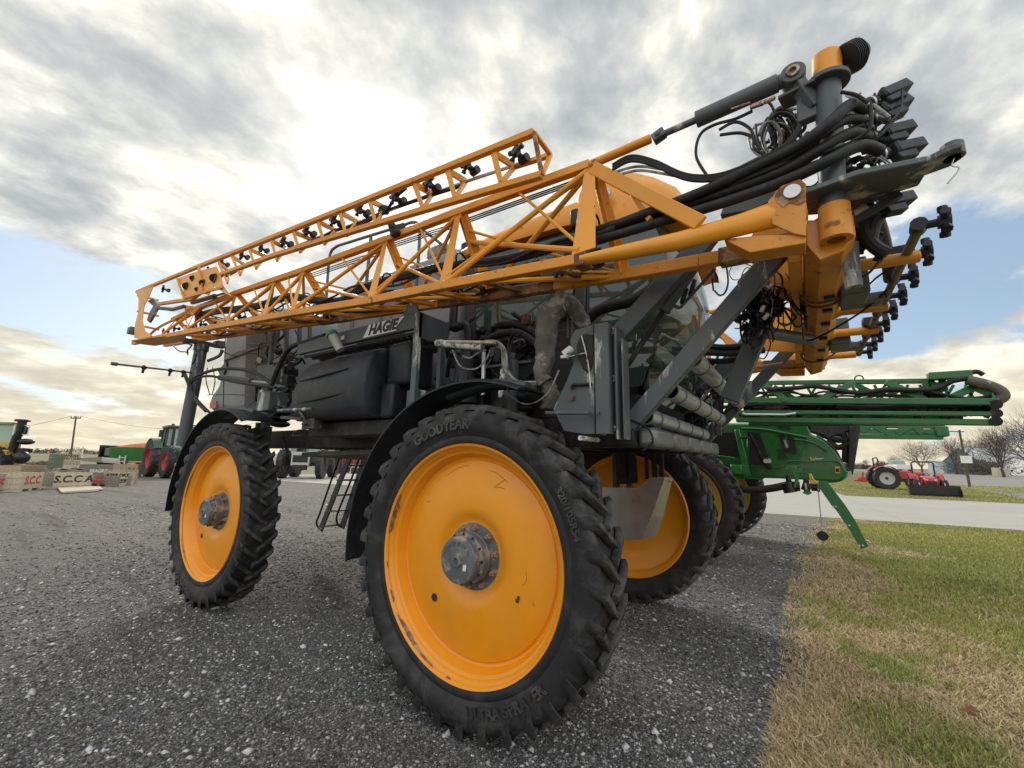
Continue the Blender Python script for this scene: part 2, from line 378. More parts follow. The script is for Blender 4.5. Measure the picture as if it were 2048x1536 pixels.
def arr_mesh(name, v, tris, m, cols=None, kind='stuff', smooth=False):
    me = bpy.data.meshes.new(name); n = len(v); f = len(tris)
    me.vertices.add(n); me.vertices.foreach_set('co', v.astype(np.float32).ravel())
    me.loops.add(f*3); me.loops.foreach_set('vertex_index', tris.astype(np.int32).ravel())
    me.polygons.add(f); me.polygons.foreach_set('loop_start', np.arange(0, f*3, 3, dtype=np.int32))
    if smooth: me.polygons.foreach_set('use_smooth', np.ones(f, bool))
    if cols is not None:
        at = me.color_attributes.new('tint', 'FLOAT_COLOR', 'POINT'); at.data.foreach_set('color', np.c_[cols, np.ones(n)].astype(np.float32).ravel())
    me.update(calc_edges=True); me.validate()
    me.materials.append(m); ob = bpy.data.objects.new(name, me); COL.objects.link(ob)
    if kind: ob['kind'] = kind
    return ob
def tintm(name, rough=.9, trans=0.0):
    m = bpy.data.materials.new(name); m.use_nodes = True; t = NT(m.node_tree); b = t.n['Principled BSDF']
    a = t.new('ShaderNodeVertexColor', _layer_name='tint'); t.put(b.inputs['Base Color'], a.outputs[0]); b.inputs['Roughness'].default_value = rough
    b.inputs['Specular IOR Level'].default_value = .2
    if trans:
        tl = t.new('ShaderNodeBsdfTranslucent'); t.l.new(a.outputs[0], tl.inputs[0]); mx = t.new('ShaderNodeMixShader'); mx.inputs[0].default_value = trans
        t.l.new(b.outputs[0], mx.inputs[1]); t.l.new(tl.outputs[0], mx.inputs[2]); t.l.new(mx.outputs[0], t.n['Material Output'].inputs[0])
    return m

def ground_mat(name, fn):
    m = bpy.data.materials.new(name); m.use_nodes = True; t = NT(m.node_tree); b = t.n['Principled BSDF']
    g = t.new('ShaderNodeNewGeometry').outputs['Position']; b.inputs['Roughness'].default_value = .9; b.inputs['Specular IOR Level'].default_value = .25
    fn(t, b, g); return m
def _field(t, b, g):
    n = t.noise(g, .02, 6, .6); n2 = t.noise(t.mapping(g, scale=(.05, .6, 1)), 1.2, 5, .7)
    c = t.mix(t.mapr(n, .42, .56), (.20, .165, .10), (.085, .12, .04)); c = t.mix(t.mapr(n2, .3, .7), c, (.27, .22, .14)); t.put(b.inputs[0], c)
def _gravel(t, b, g):
    g2 = t.mapping(g, rot=(0, 0, .4))
    vd = t.voro(g2, 62, 'F1', 'Color'); sx = t.new('ShaderNodeSeparateColor'); t.put(sx.inputs[0], vd)
    dist = t.voro(g2, 62, 'F1', 'Distance')
    v2 = t.voro(g2, 150, 'F1', 'Color'); s2 = t.new('ShaderNodeSeparateColor'); t.put(s2.inputs[0], v2)
    stone = t.ramp(sx.outputs[0], [(0, (.05, .05, .055)), (.36, (.115, .115, .122)), (.66, (.20, .198, .194)), (.88, (.31, .305, .29)), (1, (.52, .50, .47))])
    fine = t.ramp(s2.outputs[1], [(0, (.04, .04, .044)), (.5, (.10, .10, .107)), (.82, (.20, .196, .188)), (1, (.42, .40, .37))])
    c = t.mix(t.mapr(dist, .35, .62), stone, fine)
    c = t.mix(t.mapr(t.noise(g, 1.1, 4), .35, .7, .0, .55), c, fine)
    # worn tracks: fines and dust pressed flat, running the way vehicles drive
    trk = t.noise(t.mapping(g, rot=(0, 0, R(12)), scale=(.16, 1.0, 1)), .9, 6, .62, .3)
    px_ = t.new('ShaderNodeSeparateXYZ'); t.put(px_.inputs[0], g)
    far = t.mapr(t.math('ADD', t.math('MULTIPLY', px_.outputs[0], -1), t.math('MULTIPLY', px_.outputs[1], .55)), 2.0, 12.0, 0, 1, True)
    far2 = t.mapr(px_.outputs[1], 4.5, 10.0, 0, 1, True)
    far = t.math('MAXIMUM', far, far2)
    worn = t.math('MULTIPLY', t.mapr(trk, .38, .6, .45, 1.0), far)
    dustc = t.mix(t.mapr(t.noise(g, 5, 9, .8), .3, .7), (.075, .066, .053), (.32, .285, .235)); v3 = t.new('ShaderNodeSeparateColor'); t.put(v3.inputs[0], t.voro(g, 17, 'F1', 'Color')); dustc = t.mix(t.mapr(v3.outputs[0], .55, 1.0, 0, .75), dustc, (.42, .385, .33)); dustc = t.mix(t.mapr(v3.outputs[1], .6, 1.0, 0, .6), dustc, (.05, .045, .04))
    c = t.mix(t.math('MULTIPLY', worn, .72), c, dustc)
    rut = t.mapr(t.noise(t.mapping(g, rot=(0, 0, R(12)), scale=(.13, 1.6, 1), loc=(3, 2, 0)), 1.3, 8, .68, .5), .53, .68, 0, .75)
    c = t.mix(rut, c, (.05, .043, .036)); t.put(b.inputs[0], c)
    h = t.math('SUBTRACT', t.math('MULTIPLY', sx.outputs[1], .6), dist); h = t.math('ADD', h, t.math('MULTIPLY', t.noise(g, 3, 5), 2.0))
    h = t.math('ADD', h, t.math('MULTIPLY', s2.outputs[2], .3)); t.put(b.inputs['Normal'], t.bump(h, .8, .012))
def _lawn(t, b, g):
    n = t.noise(g, .9, 6, .62); f = t.noise(t.mapping(g, scale=(1, 1, .2)), 60, 5, .7)
    c = t.mix(t.mapr(n, .42, .58), (.26, .195, .10), (.17, .19, .055)); c = t.mix(t.math('MULTIPLY', f, .7), c, (.045, .038, .018)); t.put(b.inputs[0], c)
    t.put(b.inputs['Normal'], t.bump(f, .8, .03))
def _conc(t, b, g):
    n = t.noise(g, .35, 6, .65); f = t.noise(g, 30, 4, .7); s = t.noise(t.mapping(g, rot=(0, 0, -.3), scale=(.12, 1.4, 1)), 1.4, 6, .7)
    c = t.mix(n, (.35, .335, .30), (.46, .445, .40)); c = t.mix(t.mapr(s, .55, .72, 0, .5), c, (.24, .22, .19)); c = t.mix(t.math('MULTIPLY', f, .25), c, (.27, .26, .24)); t.put(b.inputs[0], c)
    t.put(b.inputs['Normal'], t.bump(f, .2, .004))
def _road(t, b, g):
    n = t.noise(g, .2, 5, .6); c = t.mix(n, (.20, .195, .185), (.29, .28, .265)); t.put(b.inputs[0], c)
MF, MGR, ML, MC, MR = (ground_mat(*a) for a in (('field_soil_and_stubble', _field), ('crushed_stone', _gravel), ('short_turf', _lawn), ('weathered_concrete', _conc), ('worn_asphalt', _road)))
def sheet(name, pts, z, m, thick=0):
    mb = MB()
    if thick: mb.prism([(p[0], p[1], z-thick) for p in pts], (0, 0, thick))
    else: mb.add([(p[0], p[1], z) for p in pts], [tuple(range(len(pts)))])
    o = mb.build(name, m, None, smooth=False); o['kind'] = 'structure'; return o
sheet('ground', [(-2500, -600), (2500, -600), (2500, 3500), (-2500, 3500)], -.03, MF)
# gravel yard: a fine relief near the camera, flat farther off
def grelief(x, y): return (fbm(x, y, .9, 5, 4)-.5)*.05+(fbm(x, y, 7, 9, 3)-.5)*.012
gx = np.concatenate([np.linspace(-60, -8, 30), np.linspace(-7.9, 3.2, 230), np.linspace(3.3, 20, 12)]); gy = np.concatenate([np.linspace(-30, -2.6, 12), np.linspace(-2.5, 6.5, 190), np.linspace(6.6, 14.3, 50)])
GX, GY = np.meshgrid(gx, gy, indexing='ij')
lim = 13.55+.037*(GX+28)
GYc = np.minimum(GY, lim); GZ = grelief(GX, GYc)*np.clip(1.6-np.hypot(GX-1.8, GYc+2.1)/12, .25, 1)
# worn hollows near the wheels are kept level with the tyres' contact
for wx, wy in ((0, .13), (-3.64, .13), (0, 3.17), (-3.64, 3.17)):
    k = np.exp(-((GX-wx)**2+(GYc-wy)**2)/.12); GZ = GZ*(1-k)
v = np.stack([GX, GYc, GZ], -1).reshape(-1, 3); a_, b_ = GX.shape; ii = np.arange(a_*b_).reshape(a_, b_)
q = np.stack([ii[:-1, :-1], ii[1:, :-1], ii[1:, 1:], ii[:-1, 1:]], -1).reshape(-1, 4); tr = np.concatenate([q[:, [0, 1, 2]], q[:, [0, 2, 3]]])
arr_mesh('gravel_yard', v, tr, MGR, kind='structure', smooth=True)
# concrete driveway: slabs cast side by side, 5 m joints, running off to both sides
ex0, ex1 = P(560, 962, Z=.0), P(2048, 1062, Z=0); edir = (ex1-ex0); edir.z = 0; edir.normalize(); enor = Vector((-edir.y, edir.x, 0))
e0 = Vector((.69, 14.75, 0)); lawnc = P(1690, 992, Z=.05)
drive = empty('driveway'); drive['kind'] = 'structure'
back = 13.4
base_ = None
for i in range(-7, 9):
    for j in range(2):
        a = e0+edir*(i*5.0-1.5)+enor*(j*6.7); c = [a+edir*.006+enor*.006, a+edir*4.994+enor*.006, a+edir*4.994+enor*6.694, a+edir*.006+enor*6.694]
        mb = MB().prism([(p.x, p.y, -.10) for p in c], (0, 0, .145+.003*random.random())); mb.build('concrete_slab', MC, drive, smooth=False)
for i in range(-8, 1):
    for j in range(2, 15):
        a = e0+edir*(i*5.0-1.5)+enor*(j*6.7)
        wdt = 4.994 if i < 0 else max(.4, (lawnc-e0).dot(edir)+1.5-.0)
        if i == 0: wdt = (lawnc-e0).dot(edir)+1.5+.02*j
        c = [a+edir*.006+enor*.006, a+edir*wdt+enor*.006, a+edir*wdt+enor*6.694, a+edir*.006+enor*6.694]
        MB().prism([(p.x, p.y, -.10) for p in c], (0, 0, .145+.003*random.random())).build('concrete_slab', MC, drive, smooth=False)
# lawns
edgepx = [(1535, 1536+220), (1535, 1536), (1572, 1462), (1600, 1408), (1636, 1352), (1628, 1310), (1610, 1262), (1603, 1205), (1622, 1160), (1640, 1120), (1655, 1090), (1664, 1062), (1668, 1046)]
EDG = [P(a, b, Z=0) for a, b in edgepx]
EY = np.array([p.y for p in EDG]); EX = np.array([p.x for p in EDG])
def edge_x(y):
    y = np.asarray(y, float); return np.interp(y, EY, EX)+.34*(fbm(y, y*0, 1.9, 51, 3)-.5)+.16*(fbm(y, y*0, 6.5, 52, 2)-.5)
def drive_y(x): return e0.y+(x-e0.x)*edir.y/edir.x
yy = np.linspace(-2.2, 14.9, 90)
left = [(.07+float(edge_x(y))+.16*(vnoise(np.array([y]), np.array([0.]), 1.7, 3)[0]-.5)+.10*(vnoise(np.array([y]), np.array([0.]), 6, 4)[0]-.5), y) for y in yy]
left = [(x, min(y, drive_y(x)-.02)) for x, y in left]
sheet('lawn', left+[(20, drive_y(20)-.02), (20, -2.2)], .018, ML)
l0 = lawnc+edir*.03+enor*.03
roadn = [P(2048, 1003, Z=0), P(1900, 972, Z=0), P(1800, 955, Z=0)]
sheet('lawn', [(l0.x, l0.y), tuple((l0+edir*60)[:2]), (90, 120), tuple((l0+enor*140)[:2])], .022, ML)
sheet('road', [tuple(P(2500, 1090, Z=.03)[:2]), tuple(P(2048, 998, Z=.03)[:2]), tuple(P(1900, 969.5, Z=.03)[:2]), tuple(P(1700, 940, Z=.03)[:2]), tuple(P(1700, 938, Z=.03)[:2]), tuple(P(1900, 944.5, Z=.03)[:2]), tuple(P(2048, 950, Z=.03)[:2]), tuple(P(2500, 965, Z=.03)[:2])], .034, MR)

# loose stones: real pebbles close to the camera
NS = 190000
ang = rng.uniform(0, 1, NS*4); 
u_ = rng.uniform(0, 1, NS*4); d_ = .9*(20/.9)**u_; th_ = rng.uniform(R(-62)+PI/2-YAW, R(62)+PI/2-YAW, NS*4)
sx_ = CAM.x+d_*np.cos(th_); sy_ = CAM.y+d_*np.sin(th_)
wornp = np.clip(fbm(sx_*.25+sy_*.04, sy_*.9-sx_*.2, .8, 91, 4)*3-1.15, 0, 1)*np.clip((-sx_+sy_*.5-1.0)/7, 0, 1)
keep = (rng.uniform(0, 1, NS*4) > wornp*.92) & (rng.uniform(0, 1, NS*4) < np.clip((21-d_)/12, 0, 1)) & (sx_ < edge_x(sy_)+.25*(rng.uniform(0, 1, NS*4)**2)-.05) & (sy_ < 13) & (sy_ > -2.3)
sx_, sy_, d_ = sx_[keep][:NS], sy_[keep][:NS], d_[keep][:NS]; NS = len(sx_)
size = (.0028+.0080*rng.uniform(0, 1, NS)**3.0)*(1+.10*d_); big = rng.uniform(0, 1, NS) < .006; size[big] *= 2.2
oc = np.array([(1, 0, 0), (0, 1, 0), (-1, 0, 0), (0, -1, 0), (0, 0, 1), (0, 0, -1)], float); of = np.array([(0, 1, 4), (1, 2, 4), (2, 3, 4), (3, 0, 4), (1, 0, 5), (2, 1, 5), (3, 2, 5), (0, 3, 5)])
vv = oc[None]*rng.uniform(.65, 1.35, (NS, 6, 1))+rng.normal(0, .12, (NS, 6, 3)); vv = vv*np.stack([rng.uniform(.9, 1.6, NS), rng.uniform(.7, 1.1, NS), rng.uniform(.45, .8, NS)], -1)[:, None]
ca = rng.uniform(0, 2*PI, NS); cs, sn = np.cos(ca), np.sin(ca)
x_ = vv[..., 0]*cs[:, None]-vv[..., 1]*sn[:, None]; y_ = vv[..., 0]*sn[:, None]+vv[..., 1]*cs[:, None]
zz = grelief(sx_, sy_)*np.clip(1.6-np.hypot(sx_-1.8, sy_+2.1)/12, .25, 1)
for wx, wy in ((0, .13), (-3.64, .13), (0, 3.17)): zz = zz*(1-np.exp(-((sx_-wx)**2+(sy_-wy)**2)/.12))
vv = np.stack([x_*size[:, None]+sx_[:, None], y_*size[:, None]+sy_[:, None], vv[..., 2]*size[:, None]+zz[:, None]+size[:, None]*.25], -1)
tn = rng.uniform(0, 1, NS); g_ = np.where(tn < .55, rng.uniform(.05, .14, NS), np.where(tn < .87, rng.uniform(.14, .30, NS), rng.uniform(.30, .62, NS)))
g_ = np.where(big & (rng.uniform(0, 1, NS) < .8), rng.uniform(.35, .6, NS), g_)
wm = rng.uniform(-.05, .12, NS); cols = np.stack([g_*(1+wm*.5), g_, g_*(1-wm)], -1)
cols = cols*(.72+.75*fbm(sx_, sy_, .55, 61, 4))[:, None]
fs_ = (of[None]+np.arange(NS)[:, None, None]*6).reshape(-1, 3)
arr_mesh('gravel', vv.reshape(-1, 3), fs_, tintm('gravel_stones', .85), np.repeat(cols, 6, 0))

# grass blades
def grass(N, xr, yr, inside, near, name, h0=.03, h1=.065):
    x = rng.uniform(*xr, N*8); y = rng.uniform(*yr, N*8)
    d = np.hypot(x-CAM.x, y-CAM.y); k = inside(x, y) & (rng.uniform(0, 1, len(x)) < np.clip((near/d)**1.7, 0, 1))
    x, y, d = x[k][:N], y[k][:N], d[k][:N]; n = len(x)
    dry = fbm(x, y, .9, 21, 4)+.35*(fbm(x, y, 4, 31, 3)-.5)+.27-.19*(x-edge_x(y))+.03*np.clip(4-y, -6, 2)+(y > 20)*.15
    isdry = rng.normal(0, .07, n)+dry > .52
    L = rng.uniform(h0, h1, n)*np.where(isdry, 1.15, 1.0)*(1+.02*d); W = rng.uniform(.0009, .0019, n)*(1+.30*d)
    a = rng.uniform(0, 2*PI, n); lean = np.where(isdry, rng.uniform(.75, 1.45, n), rng.uniform(.25, 1.15, n)); b = a+rng.uniform(-.5, .5, n)+PI/2
    ux, uy = np.cos(a)*np.sin(lean), np.sin(a)*np.sin(lean); uz = np.cos(lean)
    base = np.stack([x, y, np.full(n, .012)], -1); wv = np.stack([np.cos(b)*W, np.sin(b)*W, np.zeros(n)], -1)
    mid = base+np.stack([ux*L*.5, uy*L*.5, uz*L*.62], -1); tip = base+np.stack([ux*L, uy*L, uz*L*.85], -1)
    V = np.stack([base-wv, base+wv, mid+wv*.8, mid-wv*.8, tip], 1)
    F_ = np.array([(0, 1, 2), (0, 2, 3), (3, 2, 4)])[None]+np.arange(n)[:, None, None]*5
    t = rng.uniform(0, 1, (n, 1)); yel = np.clip(fbm(x, y, .55, 41, 3)*2-.6, 0, 1)[:, None]
    green = (np.array([.16, .20, .05])*(1-t)+np.array([.44, .47, .16])*t)*(1-yel)+yel*np.array([.52, .48, .15])*(.6+.5*t)
    br = np.array([.36, .25, .13])*(1-t)+np.array([.76, .62, .39])*t
    c = np.where(isdry[:, None], br, green)
    return arr_mesh(name, V.reshape(-1, 3), F_.reshape(-1, 3), tintm('grass_blades_'+name, .7, .25), np.repeat(c, 5, 0))
grass(400000, (1.5, 9), (-1.2, 15), lambda x, y: (x > edge_x(y)+.06-rng.exponential(.13, len(x))*(.4+1.6*fbm(x, y, 2.3, 77, 3))) & (y < drive_y(x)-.03) & (x < CAM.x+(y-CAM.y)*.85+.9), 3.3, 'grass')
grass(60000, (3, 26), (28, 60), lambda x, y: ((x-l0.x)*edir.x+(y-l0.y)*edir.y > .05) & ((x-l0.x)*enor.x+(y-l0.y)*enor.y > .05) & (y < 60), 60, 'grass', .03, .05)
# ------------------------------------------------------------------ the big yellow sprayer
SPR = empty('sprayer', (0, 1.65, 0)); tag(SPR, 'tall yellow and slate grey crop sprayer with folded yellow booms standing on the gravel', 'sprayer')
CY = 1.65
class _O: pass
def place(o, parent):
    """keep world placement under an Empty that only translates"""
    o.parent = parent; o.matrix_parent_inverse = Matrix.Translation(-Vector(parent_loc(parent)))
def parent_loc(p):
    l = Vector(p.location)
    return l
def B(mb, name, m, parent=SPR, **kw):
    """build a part in world coordinates under SPR (an Empty without rotation) or under one of its parts"""
    o = mb.build(name, m, None, **kw); o.parent = parent
    off = Vector((0, 0, 0)); p = parent
    while p is not None: off += Vector(p.location); p = p.parent
    o.location = Vector(o.location)-off
    return o

RR = 1.02
def tyre_mesh(lugs=34, w=.325, R0=.982, rin=.70, lugh=.030, worn=.66):
    """tyre about the origin, axle along Y, outer side at -Y; bar lugs laid in a chevron"""
    mb = MB(); h = w/2
    prof = [(rin, -.118), (rin+.025, -.135), (rin+.05, -.138), (rin+.065, -.132), (rin+.10, -.150), (.84, -.160), (.89, -.162), (.92, -.152), (.938, -.136), (R0-.042, -.10), (R0-.036, 0),
            (R0-.042, .10), (.938, .136), (.92, .152), (.89, .162), (.84, .160), (rin+.10, .150), (rin+.05, .138), (rin, .118)]
    prof = [(rin+(r-.70)*(R0-rin)/.30 if r > rin+.12 else r, y) for r, y in prof]
    mb.lathe(prof, n=120)
    for side in (-1, 1):
        for i in range(lugs):
            a0 = 2*PI*(i+(.5 if side > 0 else 0))/lugs
            st = []
            for k, t in enumerate((0, .25, .5, .72, .88, .97, 1.02)):
                y = side*(-.018+t*.175) if t <= 1 else side*.163
                y = side*min(.172, -.018+t*.182)
                da = .155*t**1.15
                drop = 0 if t < .75 else (t-.75)**2*.26
                ht = R0-.028+lugh*worn-drop
                base = R0-.045-drop*1.1 if t < .95 else R0-.10
                wd = (.019+.010*t)/R0
                if t > 1.0: ht = R0-.075; base = R0-.11; wd *= .7
                st.append((y, a0+da, ht, base, wd))
            rings = []
            for y, a, ht, base, wd in st:
                ring = []
                for aa, rr in ((a-wd*1.25, base), (a-wd*.95, ht-.006), (a-wd*.7, ht), (a+wd*.7, ht), (a+wd*.95, ht-.006), (a+wd*1.25, base)):
                    ring.append(Vector((rr*math.cos(aa), y, rr*math.sin(aa))))
                rings.append(ring)
            mb.loft(rings)
    return mb
def rim_mesh():
    mb = MB()
    prof = [(.693, .012), (.700, .000), (.712, -.006), (.716, .004), (.706, .014), (.690, .022), (.676, .040), (.672, .052), (.655, .062), (.640, .105), (.632, .128), (.618, .134), (.611, .130), (.606, .121),
            (.597, .118), (.54, .108), (.46, .096), (.38, .088), (.32, .086), (.285, .090), (.255, .102), (.232, .117), (.215, .122), (.02, .122)]
    mb.lathe([(r, y-.130) for r, y in prof], n=128)
    inner = [(.02, .136), (.215, .136), (.24, .128), (.32, .10), (.46, .11), (.597, .132), (.640, .150), (.652, .20), (.672, .228), (.690, .244), (.704, .252), (.716, .262), (.700, .268), (.690, .256)]
    mb.lathe([(r, y-.130) for r, y in inner], n=128)
    return mb
def arc_letters(body, size, rad, a_mid, out, name, parent, m, y, depth=.004, spread=1.0, bold=.0):
    """raised lettering on the sidewall; a_mid is the angle of its middle, text reads clockwise seen from -Y when out is True"""
    vs, fs = text_mesh(body, size, depth, bold=bold)
    mb = MB(); pts = []
    for v in vs:
        if out: a = a_mid-v.x*spread/rad; rr = rad+v.y
        else: a = a_mid+v.x*spread/rad; rr = rad-v.y
        pts.append((rr*math.cos(a), y-v.z, rr*math.sin(a)))
    mb.add(pts, fs)
    o = mb.build(name, m, parent, smooth=False); return o
TYL = mat('raised_tyre_lettering', (.034, .034, .036), .5, var=.2, vscale=6, dirt=(.15, .145, .13), dirt_amt=.5, dscale=7, dlo=.5, dhi=.6)
ty_me = tyre_mesh(); rim_me = rim_mesh()
def scr_chips(parent, rnd, n=9):
    """bare rusty patches where the paint of the flange has come off"""
    for (a0, a1, wmax) in rnd:
        mb = MB()
        k = max(4, int((a1-a0)/.035)); inn = []; outr = []
        for i in range(k+1):
            a = a0+(a1-a0)*i/k; q_ = math.sin(PI*i/k)**.5; ww = wmax*q_*(.6+.5*random.random())
            inn.append((.6995, a)); outr.append((.6995-ww, a))
        for i in range(k):
            vs = [(r*math.cos(a), -.1275+max(0, (.698-r))*0.95, r*math.sin(a)) for r, a in (inn[i], inn[i+1], outr[i+1], outr[i])]
            mb.add(vs, [(0, 1, 2, 3)])
        mb.build('rust_patch', RUST, parent, smooth=True)
def wheel_marks(parent):
    mk = mat('dark_scratch', (.09, .045, .02), .6)
    def disc_y(r):
        pr = [(.606, .121), (.597, .118), (.54, .108), (.46, .096), (.38, .088), (.32, .086), (.285, .090), (.255, .102)]
        for (r1, y1), (r0, y0) in zip(pr, pr[1:]):
            if r0 <= r <= r1: return (y0+(y1-y0)*(r-r0)/(r1-r0))-.130
        return -.01
    def pt(a, r): return V(r*math.cos(R(a)), disc_y(r)-.0025, r*math.sin(R(a)))
    for pts, w_ in ((((78, .555), (72, .56), (66, .55), (61, .545)), .0010), (((64, .545), (66, .51), (69, .48)), .0010), (((60, .50), (65, .49), (69, .47)), .0010), (((118, .56), (105, .575), (96, .578)), .0007), (((-4, .42), (-10, .43), (-15, .41)), .0008), (((-22, .50), (-24, .515)), .001), (((140, .50), (144, .53)), .0008)):
        MB().tube([pt(a, r) for a, r in pts], w_, 5, 3).build('paint_scratch', mk, parent)
    c = pt(-27, .41); MB().add([c+V(-.016, 0, -.02), c+V(.006, 0, -.022), c+V(.010, 0, -.002), c+V(.016, 0, .002), c+V(.012, 0, .02), c+V(-.002, 0, .016), c+V(-.004, 0, .002), c+V(-.015, 0, .004)], [tuple(range(8))]).build('paint_chip', mk, parent, smooth=False)
def make_wheel(x, yc, left=False, chips=(), text=(), spin=0.0):
    wl = empty('wheel', (x, yc-CY, .985), 0, SPR)
    ty = ty_me.build('tyre', RUB, wl) if not hasattr(make_wheel, 't') else bpy.data.objects.new('tyre', make_wheel.t)
    if not hasattr(make_wheel, 't'): make_wheel.t = ty.data
    else: COL.objects.link(ty); ty.parent = wl
    rm = rim_me.build('rim', WHEELY, wl, ang=28) if not hasattr(make_wheel, 'r') else bpy.data.objects.new('rim', make_wheel.r)
    if not hasattr(make_wheel, 'r'): make_wheel.r = rm.data
    else: COL.objects.link(rm); rm.parent = wl
    ty.rotation_euler.y = spin
    rz = PI if left else 0
    if left: wl.rotation_euler.z = PI
    if chips: scr_chips(wl, chips)
    if not left:
        hb = MB(); hb.lathe([(.0, -.012), (.205, -.012), (.207, -.006), (.207, .0), (.0, .0)], n=64)
        hb.lathe([(.156, -.012), (.156, -.045), (.150, -.05), (.150, -.075), (.158, -.078), (.158, -.108), (.150, -.113), (.140, -.115), (.140, -.158), (.134, -.168), (.128, -.170), (.040, -.172), (.038, -.182), (.018, -.182), (.016, -.168), (.0, -.168)], n=64)
        hub = hb.build('hub', HUBM, wl, ang=25)
        vs, fs = text_mesh('TORQUE HUB', .034, .0012, bold=.0006); mb = MB(); pts = []
        for v in vs:
            a = R(95)-v.x*1.15/.098; rr = .098+v.y; pts.append((rr*math.cos(a), -.1712-v.z, rr*math.sin(a)))
        mb.add(pts, fs); mb.build('hub_lettering', GRY, wl, smooth=False)
        nb = 10
        bm_ = MB().cyl((0, -.012, 0), (0, -.018, 0), .019, n=20).cyl((0, -.018, 0), (0, -.038, 0), .0155, n=6).cyl((0, -.038, 0), (0, -.05, 0), .009, n=10)
        b0 = bm_.build('wheel_nut', BOLT, wl); 
        for i in range(nb):
            a = 2*PI*(i+.3)/nb; o = b0 if i == 0 else b0.copy()
            if i: COL.objects.link(o); o.parent = wl
            o.location = (.182*math.cos(a), 0, .182*math.sin(a)); o.rotation_euler = (0, random.random(), 0)
        cb = MB().cyl((0, 0, 0), (0, -.008, 0), .008, n=6); c0 = cb.build('cap_screw', DRK, wl)
        for i in range(12):
            a = 2*PI*i/12; o = c0 if i == 0 else c0.copy()
            if i: COL.objects.link(o); o.parent = wl
            o.location = (.1505*math.cos(a), -.112, .1505*math.sin(a))
        MB().lathe([(.0, -.016), (.024, -.0165), (.026, -.012)], (0, -.016, 0), 20).build('valve_hole_cover', DRK, wl).location = (-.36*math.cos(R(35))-.0, -.012, -.36*math.sin(R(55)))
        MB().prism([(-.012, 0, -.018), (.012, 0, -.018), (.016, 0, .018), (-.008, 0, .018)], (0, -.001, 0)).build('hub_sticker', WHT, wl, smooth=False).location = (.062, -.1725, -.035)
    for (body, size, rad, am, out, bold) in text:
        arc_letters(body, size, rad, R(am), out, 'tyre_lettering', wl, TYL, -.1625, .0045, 1.0, bold)
    return wl
CH1 = [(R(148), R(174), .030), (R(203), R(212), .016), (R(216), R(254), .024), (R(262), R(266), .012), (R(26), R(72), .009), (R(8), R(20), .008), (R(188), R(193), .008)]
WN = make_wheel(0, .13, chips=CH1, text=[('GOODYEAR', .092, .838, 104, True, .003), ('ULTRA SPRAYER', .080, .815, -62, False, .003), ('320/105R54', .060, .835, 24, True, .002)])
make_wheel(-3.64, .13, chips=[(R(140), R(172), .014), (R(205), R(240), .010)], text=[('IF320/105R54', .062, .865, 66, True, .002), ('GOODYEAR', .09, .87, 250, False, .003)], spin=.05)
make_wheel(0, 3.17, left=True, spin=.02)
make_wheel(-3.64, 3.17, left=True, spin=.07)
wheel_marks(WN)
# ---- chassis
fr = MB()
for y in (.72, 2.40): fr.span((-4.9, y, 1.70), (1.02, y+.16, 1.92))
for x in (-4.6, -3.7, -2.6, -1.4, -.1, .8): fr.span((x, .88, 1.72), (x+.14, 2.40, 1.90))
B(fr, 'chassis_frame', DRK, bevel=.006)
B(MB().prism([(-3.3, .80, 1.60), (-1.15, .80, 1.66), (-1.0, 2.45, 1.70), (-2.2, 2.5, 1.52), (-3.3, 2.45, 1.62)], (0, 0, .05)), 'belly_plate', mat('dusty_belly_steel', (.13, .11, .085), .7, var=.25, dirt=(.3, .25, .18), dirt_amt=.6), bevel=.004)
B(MB().span((-2.35, .30, 1.80), (-.5, .85, 1.93)), 'tank_shelf', DRK, bevel=.006)
for (x, y0, sgn) in ((0, .34, 1), (-3.64, .34, 1), (0, 2.96, -1), (-3.64, 2.96, -1)):
    leg = MB(); yy_ = y0+sgn*.12
    leg.span((x-.10, yy_-.06, .85), (x+.10, yy_+.06, 1.15)); leg.cyl((x, y0-sgn*.03, .985), (x, yy_, .985), .13, n=24)
    leg.span((x-.075, yy_+sgn*.0-.05, 1.1), (x-.02, yy_+.05, 2.0)); leg.span((x+.09, yy_-.05, 1.1), (x+.15, yy_+.05, 1.95))
    leg.cyl((x+.03, yy_+sgn*.02, 1.5), (x+.03, yy_+sgn*.02, 2.35), .055, n=18)
    B(leg, 'wheel_leg', GRY, bevel=.006)
    air = MB()
    for i in range(3): air.ball((x-.02, yy_+sgn*.22, 2.0+i*.07), .12, 12, (1, 1, .36))
    B(air, 'air_spring', HOSE)
# front axle: strut pair and stainless crop shield in front of the far front wheel
st = MB(); ys = 2.72
for (ax, ay, bx, by, ww) in ((1240, 905, 1246, 968, .10), (1262, 903, 1268, 966, .09), (1292, 905, 1294, 958, .035), (1306, 903, 1310, 956, .05), (1321, 903, 1324, 956, .05)):
    a = P(ax, ay-12, Y=ys); b = P(bx, by, Y=ys); st.bar(a, b, ww, .05, up=(0, 1, 0))
B(st, 'axle_strut', DRK, bevel=.004)
sh = MB(); poly = [P(*p, Y=ys-.12) for p in ((1205, 975), (1278, 976), (1300, 955), (1330, 954), (1304, 1030), (1282, 1079), (1205, 1076))]
sh.prism(poly, (0, .004, 0)); B(sh, 'crop_shield', STEEL, bevel=.0015)
a, b, c_, d_2 = P(1330, 954, Y=ys-.12), P(1304, 1030, Y=ys-.12), P(1345, 956, Y=ys-.02), P(1326, 1032, Y=ys-.02)
B(MB().prism([a, c_, d_2, b], (.003, .004, 0)), 'shield_flange', STEEL)
e_, f_ = P(1282, 1079, Y=ys-.12), P(1312, 1072, Y=ys-.03)
